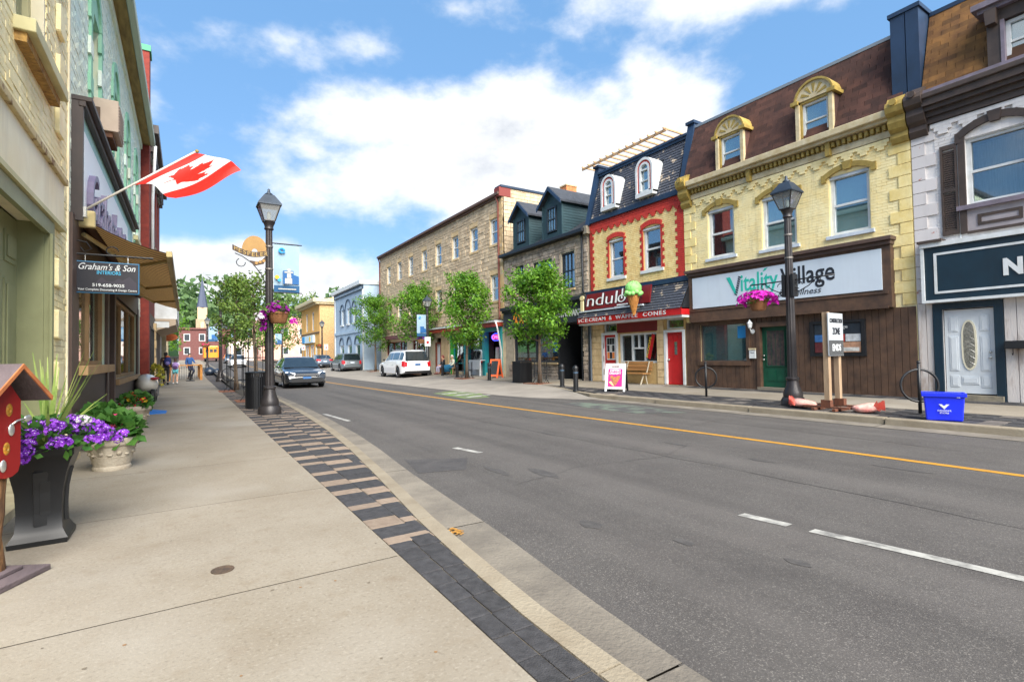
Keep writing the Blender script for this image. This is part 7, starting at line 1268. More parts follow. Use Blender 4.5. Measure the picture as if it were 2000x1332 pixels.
def on(T, u0, u1, z0, z1, name, m, d=-.02, pts=None):
    b = MB(); pts = pts or [(u0, z0), (u1, z0), (u1, z1), (u0, z1)]; b.add([(u, d, z) for u, z in pts], [tuple(range(len(pts)))]); b.xf(T); return b.build(name, m, P)
on(T2, -.23, .23, .16, .74, 'poster', mat('magenta_poster', S(206, 30, 120), .5)); on(T2, 0, 0, 0, 0, 'printed_cone', mat('print_brown', S(110, 84, 70), .6, S(190, 120, 60), 14), -.024, [(-.17, .46), (-.14, .52), (-.06, .50), (0, .46), (.06, .50), (.14, .52), (.17, .46), (.05, .24), (.0, .18), (-.05, .24)]); on(T2, 0, 0, 0, 0, 'printed_hand', mat('print_peach', S(230, 190, 130), .6), -.027, [(-.2, .30), (-.13, .34), (-.02, .18), (-.06, .17)])
for t, z, w in (('DIPPED', .645, .34), ('DELIGHT', .555, .38)): b = MB(); letter(b, t, (-w / 2, -.024, z), PX, UP, w, .075, .004, bold=.03); b.xf(T2); b.build('lettering', M_wframe, P)
b = MB(); letter(b, 'SCOOPS', (-.11, -.021, .79), PX, UP, .22, .05, .004, bold=.02); b.xf(T2); b.build('lettering', M_dred, P)
P = thing('chalkboard_sign', 'orange framed folding chalkboard outside the turquoise clothes shop', 'chalkboard', (13.9, 23.4, .07)); aframe(P, 13.75, 23.3, .07, .62, 1.0, -1.15, mat('orange_paint', S(244, 110, 60), .6), mat('chalkboard', S(44, 50, 54), .8, S(80, 110, 120), 7, thresh=(.58, .7)), .09)
P = thing('white_bench_stand', 'white painted display stand below the clothes shop window', 'display stand', (14.3, 26.6, .07)); MB().box(14.24, 14.30, 25.9, 27.3, .45, .95).build('front_board', M_wframe, P); MB().box(14.26, 14.60, 25.9, 27.3, .95, .99).build('top_board', M_wframe, P)
for y in (25.93, 27.2): MB().box(14.24, 14.32, y, y + .07, .07, .45).build('leg', M_wframe, P)
# construction sign with sandbags
P = thing('construction_sign', 'grey construction zone sign on two raw timber posts', 'construction sign', (11.35, 5.4, .0)); M_post = mat('raw_timber_post', S(180, 156, 128, 0.85), .85, S(146, 120, 94, 0.85), 9, 6, stretch=(1, 1, .15), bump=.3, bscale=50)
MB().box(11.03, 11.13, 5.36, 5.46, .05, 2.02).build('post', M_post, P); MB().box(11.58, 11.68, 5.42, 5.52, .05, 1.98).build('post', M_post, P); b = MB(); b.hexa([(11.0, 5.325, 1.12), (11.70, 5.375, 1.12), (11.70, 5.395, 1.12), (11.0, 5.345, 1.12), (11.0, 5.325, 2.0), (11.70, 5.375, 2.0), (11.70, 5.395, 2.0), (11.0, 5.345, 2.0)]); sg_ = b.build('sign_panel', mat('silver_sign_face', S(196, 202, 208, 0.7), .4), P)
ux = Vector((.70, .05, 0)).normalized(); b = MB()
for t, z, h, w in (('CONSTRUCTION', 1.80, .09, .60), ('ZONE', 1.56, .14, .36)): letter(b, t, Vector((11.36, 5.346, z)) - ux * w / 2, ux, UP, w, h, .004, bold=.02)
b.build('lettering', M_ink, sg_); b = MB(); b.hexa([(11.01, 5.318, 1.13), (11.69, 5.368, 1.13), (11.69, 5.372, 1.13), (11.01, 5.322, 1.13), (11.01, 5.318, 1.44), (11.69, 5.368, 1.44), (11.69, 5.372, 1.44), (11.01, 5.322, 1.44)]); eb = b.build('dark_panel', mat('dark_sign_grey', S(70, 72, 74), .5), sg_); b = MB(); letter(b, 'ENDS', Vector((11.35, 5.342, 1.22)) - ux * .2, ux, UP, .40, .14, .004, bold=.02); b.build('lettering', M_wframe, eb)
M_rsteel = mat('rusty_steel', S(110, 64, 42), .8, S(76, 46, 34), 9); MB().box(10.9, 11.8, 5.2, 5.26, .01, .06).build('foot_rail', M_rsteel, P); MB().box(10.9, 11.8, 5.6, 5.66, .01, .06).build('foot_rail', M_rsteel, P); 
for x in (11.02, 11.57): MB().box(x, x + .12, 5.0, 5.9, .06, .09).build('foot_bar', M_rsteel, P); MB().box(x, x + .12, 5.345 + .0, 5.53, .09, .22).build('post_socket', M_rsteel, P)
def sandbag(loc, label, rot, c):
    P = thing('sandbag', label, 'sandbag', loc); rg = random.Random(int(loc[1] * 100)); b = MB(); b.ball((0, 0, .075), .22, 18, 12, (1.12, .85, .44), .06); b.v = [(x * (1 + .12 * math.sin(5 * y + 3)), y + .02 * math.sin(9 * x), max(.0, z + .02 * math.sin(11 * x + 7 * y))) for x, y, z in b.v]; b.xf(Matrix.Translation(loc) @ Matrix.Rotation(rot, 4, 'Z')); b.build('bag', mat('pale_pink_sack', S(224, 140, 132, .8), .9, S(228, 190, 176, .8), 9, bump=.6, bscale=25), P, True)
    b = MB()
    for k in range(15): a = -1.0 + .14 * k; q = .15 * rg.random(); b.add([(.10, .10 * math.sin(a), .10), (.13 + .15 * math.cos(a), .17 * math.sin(a), .10 + q), (.14 + .15 * math.cos(a + .16), .17 * math.sin(a + .16), .03 + q * .4)], [(0, 1, 2)])
    b.xf(Matrix.Translation(loc) @ Matrix.Rotation(rot, 4, 'Z')); b.build('gathered_end', cloth('sack_orange', c), P)
sandbag((11.25, 6.0, .02), 'pink sandbag at the foot of the clinic street lamp', 2.2, S(222, 110, 96)); sandbag((11.2, 4.75, .02), 'pink sandbag with orange end beside the construction sign', -1.5, S(232, 104, 66)); b = MB(); b.box(11.62, 11.92, 5.52, 5.75, .02, .20); tag(b.build('concrete_block', M_conc, bevel=.01), 'small concrete block behind the construction sign posts', 'block')
# blue recycling box
P = thing('recycling_box', 'bright blue recycling box with white emblem standing on the kerb', 'recycling box', (10.98, 3.5, 0)); M_bb = mat('blue_plastic', S(24, 48, 226), .35, S(20, 40, 200), 3); T = Matrix.Translation((11.02, 3.50, .004)) @ Matrix.Rotation(-1.22, 4, 'Z')
b = MB(); w0, w1, d0, d1, h = .24, .275, .15, .18, .46; b.hexa([(-w0, -d0, 0), (w0, -d0, 0), (w0, d0, 0), (-w0, d0, 0), (-w1, -d1, h), (w1, -d1, h), (w1, d1, h), (-w1, d1, h)]); b.xf(T); b.build('tub', M_bb, P, bevel=.02)
b = MB(); b.box(-w1 - .022, w1 + .022, -d1 - .022, -d1 + .012, h - .05, h + .012).box(-w1 - .022, w1 + .022, d1 - .012, d1 + .022, h - .05, h + .012).box(-w1 - .022, -w1 + .012, -d1 + .012, d1 - .012, h - .05, h + .011).box(w1 - .012, w1 + .022, -d1 + .012, d1 - .012, h - .05, h + .011); b.xf(T); b.build('rim', M_bb, P, bevel=.006)
Tf = T @ Matrix.Translation((0, -d0 - .012, 0)) @ Matrix.Rotation(.065, 4, 'X'); b = MB(); b.add([(-.07, 0, .285), (.07, 0, .285), (0, 0, .20)], [(0, 1, 2)]); b.xf(Tf); b.build('triangle_emblem', M_wframe, P); b = MB(); b.lathe([(0, 0), (.022, 0), (.022, .002)], (0, 0, 0), 10); b.xf(Tf @ Matrix.Translation((0, 0, .285)) @ Matrix.Rotation(PI / 2, 4, 'X')); b.build('leaf_emblem', M_bb, P)
b = MB(); letter(b, "CANADA'S", (-.09, -.002, .165), PX, UP, .18, .026, .002, bold=.02); letter(b, 'STORE', (-.06, -.002, .125), PX, UP, .12, .026, .002, bold=.02); b.xf(Tf); b.build('lettering', M_wframe, P); b = MB(); b.add([(.17, -.006, .40), (.21, -.006, .40), (.21, -.006, .42), (.17, -.006, .42)], [(0, 1, 2, 3)]); b.xf(Tf); b.build('sticker', M_wframe, P)
# ================================================================== trees
M_trunk = mat('grey_brown_bark', S(112, 96, 80), .95, S(78, 66, 54), 9, 6, bump=.8, bscale=30); M_ltree = leafmat('pear_leaf', S(48, 98, 22), S(122, 166, 50), 1.6); M_ltree2 = leafmat('olive_tree_leaf', S(66, 100, 36), S(128, 152, 70), 2.0)
def tree(name, label, x, y, z, h, h0, rad, seed, lm, n_limb=13, per=42, leafs=.105, shape=None, sparse=0.0, group=None, clump=.34, lean=0.0):
    """tapered trunk with limbs; leaf-sized faces gathered in clumps along the limbs, uneven outline with gaps"""
    rg = random.Random(seed); P = thing(name, label, 'tree', (x, y, z), group); base = Vector((x, y, z)); r0 = .045 + .008 * h
    tr = MB(); tp = [base + Vector((lean * t * t + .05 * math.sin(t * 4 + seed), .05 * math.cos(t * 3 + seed), h * .92 * t)) for t in [i / 8 for i in range(9)]]; tr.tube(tp, [r0 * (1.25 if i == 0 else 1 - .88 * i / 8) for i in range(9)], 9); lv = MB(); tips = []
    for i in range(n_limb):
        t = h0 / h + (1 - h0 / h) * (i / n_limb) ** .85 * .92; a = i * 2.4 + rg.uniform(-.4, .4); o = base + Vector((0, 0, h * t)); f = (t - h0 / h) / (1 - h0 / h)
        L = rad * (shape(f) if shape else (.55 + .75 * math.sin(PI * min(1, f * .9 + .15))) * (1.0 - .35 * f)) * rg.uniform(.78, 1.15); up = .75 + .8 * f; d = Vector((math.cos(a), math.sin(a), up * rg.uniform(.7, 1.2))); e = o + Vector((d.x * L, d.y * L, d.z * L * .8)); m = o.lerp(e, .5) + Vector((0, 0, -.06 * L))
        tr.tube([o, m, e], [r0 * .42 * (1 - .6 * f), r0 * .28 * (1 - .6 * f), .008], 6); tips += [(o.lerp(e, s_), .75 + .35 * rg.random()) for s_ in (.42, .66, .88, 1.04)]
        for _ in range(2): q = o.lerp(e, rg.uniform(.4, .8)); w = q + rdir(rg, .4) * L * .45; tr.tube([q, w], [.014, .005], 5); tips.append((w, .8))
    tips += [(base + Vector((lean, 0, h * q)), .7) for q in (.86, .93, .99)]
    for c, s_ in tips:
        if rg.random() < sparse: continue
        R = clump * s_
        for _ in range(per):
            d = rdir(rg); p = c + Vector((d.x, d.y, d.z * .9)) * R * (rg.random() ** .45) * rg.uniform(.8, 1.25); leaf(lv, p, d * .5 + rdir(rg) + Vector((0, 0, -.35)), d + Vector((0, 0, .7)) + rdir(rg) * .7, leafs * rg.uniform(.7, 1.3), leafs * .34)
    tr.build('trunk', M_trunk, P, True); lv.build('crown', lm, P, kind='stuff'); return P
def tree_guard(x, y, z, label, h=1.75, r=.36):
    P = thing('tree_guard', label, 'tree guard', (x, y, z), 'black steel tree guards'); 
    for i in range(10):
        a = 2 * PI * i / 10 + .2; c, s_ = math.cos(a), math.sin(a); MB().tube([(x + c * (r + .10), y + s_ * (r + .10), z), (x + c * r * .96, y + s_ * r * .96, z + .16), (x + c * r, y + s_ * r, z + .4), (x + c * r, y + s_ * r, z + h * (1 if i % 3 else 1.06))], .011, 5).build('bar', M_blk, P)
    for q in (.42, 1.30): MB().tube([(x + r * math.cos(t * PI / 10), y + r * math.sin(t * PI / 10), z + q) for t in range(21)], .013, 5, False).build('hoop', M_blk, P)
    return P
def tree_pit(x, y, z, s_=.55):
    MB().box(x - s_, x + s_, y - s_, y + s_, z - .03, z + .006).build('tree_pit', mat('bark_mulch', S(128, 78, 52), .95, S(90, 54, 38), 14, bump=.8, bscale=40), pav_l if x < 5 else pav_r)
for x, y, h, rad, seed, lab in ((12.66, 17.7, 4.6, 1.2, 61, 'round leafy pear tree in front of the restaurant sign'), (12.80, 24.7, 5.4, 1.15, 62, 'tall leafy pear tree before the turquoise clothes shop'), (13.5, 33.6, 5.9, 1.45, 63, 'broad leafy pear tree rising behind the white parked car'), (13.5, 43.0, 6.1, 1.4, 64, 'leafy pear tree before the blue grey hall')):
    tree('street_tree', lab, x, y, rz(x) + gz(y), h, 1.35 + .012 * y, rad, seed, M_ltree, n_limb=22, per=62, leafs=.135, group='leafy street trees across the road', clump=.42)
    tree_pit(x, y, rz(x) + gz(y))
tree_guard(12.66, 17.7, rz(12.66), 'black steel guard round the tree before the restaurant', .92, .27); tree_guard(12.8, 24.7, rz(12.8), 'black steel guard round the tree before the clothes shop', .85, .27)
tree('street_tree', 'thin young tree with loose crown behind the litter bin', 1.78, 17.5, 0, 3.8, 1.6, .55, 71, M_ltree2, n_limb=12, per=20, leafs=.10, sparse=.25, group='young street trees in guards', clump=.30); tree('street_tree', 'fuller young tree in the second guard near the bike rack', 1.68, 23.4, 0, 4.6, 1.6, .66, 72, M_ltree2, n_limb=17, per=32, leafs=.12, sparse=.12, group='young street trees in guards', clump=.34)
tree_guard(1.78, 17.5, 0, 'black steel tree guard beside the litter bin', 1.75, .34); tree_guard(1.68, 23.4, 0, 'black steel tree guard further up the near kerb', 1.75, .36); tree_pit(1.78, 17.5, 0); tree_pit(1.68, 23.4, 0, .62)
for x, y, h, seed, lab in ((13.2, 92, 7, 81, 'slim green tree before the pink block'), (13.8, 76, 9, 82, 'drooping dark tree beside the ochre corner shop'), (12.6, 108, 7, 83, 'small green tree further up the far pavement'), (-2.6, 66, 6.5, 84, 'bright green tree below the steeple'), (-4.5, 74, 10, 85, 'dark green tree behind the patio')):
    tree('street_tree', lab, x, y, gz(y), h, 2.0, 1.7 if h < 8 else 2.4, seed, M_ltree if seed != 82 else M_ltree2, n_limb=14, per=26, leafs=.28, clump=.85)
# ================================================================== vehicles
M_tyre = mat('tyre_rubber', S(30, 30, 32), .85); M_rim = mat('alloy_rim', S(170, 172, 176), .3, metal=.7); M_cglass = mat('car_glass', S(26, 34, 40), .06, S(34, 44, 50), 2, spec=.8, coat=1.0); M_cdark = mat('car_black_trim', S(24, 24, 26), .5); M_tail = mat('tail_light_red', S(190, 16, 24), .2, coat=.6); M_head = mat('head_light', S(235, 240, 245), .1, coat=1.0, emit=(1, 1, 1, 1), estr=.6); M_plate = mat('licence_plate', S(200, 210, 224), .4); M_plateb = mat('blue_plate', S(60, 100, 150), .4)
def car(label, loc, rot, L, W, H, paint, style='sedan', lit=False, plate=None, name='car', cat='car'):
    """y forward; hull lofted along its length with real wheel openings, cabin lofted above it"""
    P = thing(name, label, cat, loc); T = Matrix.Translation(loc) @ Matrix.Rotation(rot, 4, 'Z'); hl = L / 2; wr = .335 if style == 'sedan' else .37; ax = (hl - L * .195, -hl + L * .205); arch = wr + .055; zb0 = .20 if style == 'sedan' else .26
    if style == 'sedan': belt = [(-hl, .62), (-hl + .04, .84), (-hl + .30, .98), (-hl + .9, 1.0), (-.2, .97), (hl * .36, .93), (hl * .62, .86), (hl - .25, .74), (hl - .05, .62), (hl, .48)]; cab = [(-hl + .42, 0), (-hl + 1.15, .82), (-hl + 1.75, 1.0), (.1, 1.0), (hl * .16, .90), (hl * .44, 0)]
    else: belt = [(-hl, .66), (-hl + .03, .98), (-hl + .2, 1.06), (0, 1.06), (hl * .40, 1.03), (hl * .66, .98), (hl - .18, .86), (hl - .04, .70), (hl, .52)]; cab = [(-hl + .06, 0), (-hl + .34, .90), (-hl + .62, 1.0), (.15, 1.0), (hl * .18, .95), (hl * .50, 0)]
    def I(tab, v):
        if v <= tab[0][0]: return tab[0][1]
        for (a, p), (b, q) in zip(tab, tab[1:]):
            if v <= b: return p + (q - p) * (v - a) / (b - a)
        return tab[-1][1]
    ys = sorted({-hl + L * i / 54 for i in range(55)} | {ax[0] - arch, ax[0] + arch, ax[1] - arch, ax[1] + arch} | {a + arch * k for a in ax for k in (-.97, -.85, -.6, .6, .85, .97)})
    def hw(v): e = abs(v) / hl; return W / 2 * (1 - .02 * e ** 2 - .15 * max(0, (e - .80) / .20) ** 2)
    def zb(v):
        q = zb0 + .10 * max(0, (abs(v) / hl - .86) / .14)
        for a in ax:
            if abs(v - a) < arch: q = max(q, math.sqrt(arch ** 2 - (v - a) ** 2) + wr)
        return q
    hull = MB(); rings = []
    for v in ys:
        w, b, t = hw(v), zb(v), I(belt, v); t = max(t, b + .08); mz = max(b + .02, min(t - .12, .58)); ring = [(w * .9, b), (w * .985, b + .015), (w, mz), (w * .99, (mz + t) / 2 + .02), (w * .95, t - .03), (w * .86, t), (w * .45, t + .025), (0, t + .03)]; rings.append([(x, v, z) for x, z in ring] + [(-x, v, z) for x, z in ring[-2::-1]])
    nR = len(rings[0])
    for r in rings: hull.v += r
    hull.f = [(i * nR + j, i * nR + j + 1, (i + 1) * nR + j + 1, (i + 1) * nR + j) for i in range(len(ys) - 1) for j in range(nR - 1)] + [((i + 1) * nR, (i + 1) * nR + nR - 1, i * nR + nR - 1, i * nR) for i in range(len(ys) - 1)] + [tuple(range(nR)), tuple((len(ys) - 1) * nR + j for j in range(nR - 1, -1, -1))]; hull.m = [0] * len(hull.f); hull.xf(T); hull.build('body', paint, P, 38)
    # cabin
    zr = H; cy = sorted({a for a, _ in cab} | {cab[0][0] + (cab[-1][0] - cab[0][0]) * i / 20 for i in range(21)}); cb = MB(); rr_ = []
    def cw(v): return hw(v) * .93
    def czt(v): b = I(belt, v) - .02; return b + (zr - b) * I(cab, v)
    def side(v, s_): b = I(belt, v) - .02; t = czt(v); f = min(1, max(0, (t - b) / (zr - .95))); return (cw(v) * (1 - .05 * s_) - (.17 * s_) * f, v, b + (t - .05 * f - b) * s_)
    for v in cy:
        a = side(v, 0); m = side(v, .55); c = side(v, 1); t = czt(v); ring = [a, m, c, (c[0] * .88, v, t - .012), (c[0] * .5, v, t + .01), (0, v, t + .018)]; rr_.append(ring + [(-x, y_, z) for x, y_, z in ring[-2::-1]])
    nC = len(rr_[0])
    for r in rr_: cb.v += r
    cb.f = [(i * nC + j, i * nC + j + 1, (i + 1) * nC + j + 1, (i + 1) * nC + j) for i in range(len(cy) - 1) for j in range(nC - 1)]; cb.m = [0] * len(cb.f); cb.xf(T); cb.build('cabin', paint, P, 32)
    # glazing just proud of the cabin
    def strip_glass(name, v0, v1, s0, s1, mir, n=6):
        b = MB(); 
        for i in range(n + 1):
            v = v0 + (v1 - v0) * i / n
            for s_ in (s0, s1): x, y_, z = side(v, s_); b.v.append((mir * (x + .008), y_, z))
        b.f = [(2 * i, 2 * i + 2, 2 * i + 3, 2 * i + 1) for i in range(n)]; b.m = [0] * n; b.xf(T); b.build(name, M_cglass, P)
    def lim(lo, hi):          # part of the cabin tall enough for side glass
        return lo, hi
    k0, k5 = cab[0][0], cab[-1][0]; v_r = cab[1][0] - .25 * (cab[1][0] - k0); v_f = cab[-2][0] + .55 * (k5 - cab[-2][0]); vm = (v_r + v_f) / 2 - .02
    segs = [(v_r, vm - .05), (vm + .05, v_f)] if style == 'sedan' else [(v_r + .05, v_r + .62), (v_r + .72, vm + .28), (vm + .34, v_f)]
    for mir in (1, -1):
        for a, b_ in segs: strip_glass('side_window', a, b_, .14, .86, mir)
    def slope_glass(name, va, vb, wa, wb, lo, hi):
        b = MB(); A = Vector((0, va, I(belt, va) - .02)); 
        pts = []
        for s_ in (lo, hi):
            v = va + (vb - va) * s_; z = czt(v) + .018; w = wa + (wb - wa) * s_; n_ = Vector((0, (czt(vb) - czt(va)) * (1 if vb < va else -1) * (-1), abs(vb - va))); pts.append((v, z, w))
        off = .012; sg = 1 if va > vb else -1
        b.add([(-pts[0][2], pts[0][0] + sg * off, pts[0][1]), (pts[0][2], pts[0][0] + sg * off, pts[0][1]), (pts[1][2], pts[1][0] + sg * off, pts[1][1] + off), (-pts[1][2], pts[1][0] + sg * off, pts[1][1] + off)], [(0, 1, 2, 3)]); b.xf(T); b.build(name, M_cglass, P)
    slope_glass('windscreen', k5, cab[-2][0], hw(k5) * .86, hw(0) * .68, .10, .96); slope_glass('rear_window', k0, cab[1][0], hw(k0 + .2) * .84, hw(0) * .70, .14 if style == 'sedan' else .08, .95)
    # wheels
    for a in ax:
        for mir in (1, -1):
            xw = mir * (W / 2 - .115); Tw = T @ Matrix.Translation((xw, a, wr)) @ Matrix.Rotation(mir * PI / 2, 4, 'Y'); b = MB(); b.lathe([(wr * .62, -.10), (wr * .94, -.10), (wr, -.07), (wr, .07), (wr * .94, .10), (wr * .66, .105), (wr * .62, .09)], seg=22); b.xf(Tw); w = b.build('wheel', M_tyre, P, 40)
            b = MB(); b.lathe([(wr * .60, .02), (wr * .64, .095), (wr * .58, .10), (wr * .54, .06), (.0, .05)], seg=18)
            for q in range(5): t = 2 * PI * q / 5; c, s_ = math.cos(t), math.sin(t); b.hexa([(-.02 * s_ + .04 * c, .02 * c + .04 * s_, .06), (.02 * s_ + .04 * c, -.02 * c + .04 * s_, .06), (.03 * s_ + wr * .56 * c, -.03 * c + wr * .56 * s_, .06), (-.03 * s_ + wr * .56 * c, .03 * c + wr * .56 * s_, .06), (-.02 * s_ + .04 * c, .02 * c + .04 * s_, .09), (.02 * s_ + .04 * c, -.02 * c + .04 * s_, .09), (.03 * s_ + wr * .56 * c, -.03 * c + wr * .56 * s_, .09), (-.03 * s_ + wr * .56 * c, .03 * c + wr * .56 * s_, .09)])
            b.xf(Tw); b.build('rim', M_rim, w); b = MB(); b.lathe([(0, -.02), (wr * .56, -.02)], seg=14); b.xf(Tw); b.build('hub_shadow', M_cdark, w)
    b = MB(); b.box(-W * .40, W * .40, -hl * .92, hl * .92, zb0 + .0, zb0 + .22); b.xf(T); b.build('underbody', M_cdark, P)
    # front: lamps, grille, lower intake, plate; rear: lamps, bumper, plate
    for mir in (1, -1):
        b = MB(); b.hexa([(mir * W * .47, hl - .34, .66), (mir * W * .27, hl - .06, .60), (mir * W * .27, hl - .03, .60), (mir * W * .475, hl - .31, .66), (mir * W * .455, hl - .40, .77), (mir * W * .27, hl - .13, .70), (mir * W * .27, hl - .10, .70), (mir * W * .462, hl - .36, .77)]); b.xf(T); b.build('headlight', M_head if lit else M_rim, P)
        zt = .78 if style == 'sedan' else .70; b = MB(); hh = .18 if style == 'sedan' else .34; b.hexa([(mir * W * (.24 if style == 'sedan' else .36), -hl - .012, zt), (mir * W * .45, -hl + .03, zt), (mir * W * .485, -hl + .28, zt + .06), (mir * W * .24, -hl + .2, zt), (mir * W * (.26 if style == 'sedan' else .36), -hl + .03, zt + hh * .8), (mir * W * .44, -hl + .05, zt + hh), (mir * W * .47, -hl + .30, zt + hh), (mir * W * .26, -hl + .2, zt + hh * .8)]); b.xf(T); b.build('tail_light', M_tail, P)
        b = MB(); b.ball((mir * (W / 2 + .06), k5 - .42, 1.0 if style == 'sedan' else 1.14), .1, 8, 6, (.9, .6, .65)); b.xf(T); b.build('door_mirror', paint if style == 'sedan' else M_cdark, P, True)
        for v in (ax[1] + .75, ax[1] + 1.75): b = MB(); b.box(min(mir * W * .494, mir * (W * .503)), max(mir * W * .494, mir * (W * .503)), v, v + .2, .82, .85); b.xf(T); b.build('door_handle', M_rim if style != 'sedan' else paint, P)
    b = MB(); b.box(-W * .28, W * .28, hl - .10, hl + .004, .56, .68); b.xf(T); gr = b.build('grille', M_cdark, P)
    for z in (.585, .62, .655): b = MB(); b.box(-W * .27, W * .27, hl + .004, hl + .012, z, z + .012); b.xf(T); b.build('grille_bar', M_rim, gr)
    b = MB(); b.box(-W * .36, W * .36, hl - .10, hl + .006, .28, .44); b.xf(T); b.build('lower_intake', M_cdark, P); b = MB(); b.box(-.18, .18, hl + .008, hl + .02, .44, .54); b.xf(T); b.build('front_plate', plate or M_plate, P)
    b = MB(); b.box(-W * .42, W * .42, -hl - .015, -hl + .1, .28, .44); b.xf(T); b.build('rear_bumper_trim', M_cdark, P); b = MB(); b.box(-.18, .18, -hl - .02, -hl - .004, .66 if style == 'sedan' else .78, .77 if style == 'sedan' else .89); b.xf(T); b.build('rear_plate', plate or M_plate, P)
    if style != 'sedan':
        for mir in (1, -1): b = MB(); b.tube([(mir * W * .33, -hl + .6, zr + .03), (mir * W * .33, .2, zr + .04)], .018, 6); b.xf(T); b.build('roof_rail', M_rim, P)
    return P
M_pblack = mat('black_car_paint', S(34, 38, 44), .22, coat=1.0, spec=.6); M_pwhite = mat('white_car_paint', S(232, 234, 236, .9), .3, coat=.8); M_psilver = mat('silver_car_paint', S(120, 128, 134), .3, metal=.5, coat=.8); M_pgrey = mat('steel_grey_car_paint', S(96, 108, 122), .28, metal=.4, coat=.8)
car('black saloon car driving towards us with headlights lit', (4.72, 27.6, ROAD_Z), PI, 4.75, 1.86, 1.46, M_pblack, 'sedan', True, M_plateb)
car('white sport utility car parked before the long stone block', (12.13, 32.55, -.07), 0, 4.95, 1.96, 1.72, M_pwhite, 'suv', False, M_plateb)
car('silver crossover car with tall red tail lights parked behind the white one', (12.35, 48.2, -.02), .02, 4.5, 1.82, 1.66, M_psilver, 'suv')
car('steel grey saloon car parked furthest along the lay-by', (12.3, 58.6, gz(58.6) - .06), .02, 4.6, 1.8, 1.45, M_pgrey, 'sedan')
car('small white car approaching far up the street', (5.2, 71, gz(71) - .13), PI, 4.4, 1.8, 1.5, M_pwhite, 'sedan', True)
car('dark distant car following the white one', (6.0, 96, gz(96) - .13), PI, 4.5, 1.8, 1.5, M_pgrey, 'suv')
# school bus
P = thing('school_bus', 'yellow orange school bus seen from behind far up the street', 'bus', (3.9, 112, gz(112))); z0 = gz(112) - .1; M_bus = mat('school_bus_yellow', S(226, 130, 22), .4, coat=.3)
MB().box(2.65, 5.1, 112, 121, z0 + .5, z0 + 3.0).build('body', M_bus, P, bevel=.2)
for x in (2.95, 3.65, 4.3): MB().box(x, x + .5, 111.97, 112.02, z0 + 1.75, z0 + 2.35).build('rear_window', M_cglass, P)
MB().box(2.7, 5.05, 111.95, 112.0, z0 + .5, z0 + .75).build('bumper', M_cdark, P); b = MB()
for x in (2.95, 4.75): MB().lathe([(.48, -.15), (.5, 0), (.48, .15)], (0, 0, 0), 16).xf(Matrix.Translation((x, 113.2, z0 + .5)) @ Matrix.Rotation(PI / 2, 4, 'Y')).build('wheel', M_tyre, P)
for x in (2.9, 4.7): MB().box(x, x + .18, 111.96, 112.0, z0 + 2.5, z0 + 2.68).build('warning_light', M_tail, P)
# ================================================================== people
M_skin = mat('skin', S(214, 160, 130), .6); M_skin2 = mat('skin_tanned', S(196, 136, 104), .6)
def skin_mesh(name, joints, edges, m, parent, root=0, sub=2):
    me = bpy.data.meshes.new(name); c = WLOC[parent]; me.from_pydata([tuple(Vector(j[0]) - c) for j in joints], edges, []); o = bpy.data.objects.new(name, me); COL.objects.link(o); o.parent = parent; me.materials.append(m)
    sk = o.modifiers.new('skin', 'SKIN'); sk.use_smooth_shade = True
    if not me.skin_vertices: me.skin_vertices.new() if hasattr(me.skin_vertices, 'new') else None
    lay = me.skin_vertices[0].data if me.skin_vertices else None
    if lay:
        for i, j in enumerate(joints):
            r = j[1]; lay[i].radius = r if isinstance(r, tuple) else (r, r)
            lay[i].use_root = (i == root)
    o.modifiers.new('smooth', 'SUBSURF').levels = sub; o.modifiers['smooth'].render_levels = sub; WLOC[o] = c; return o
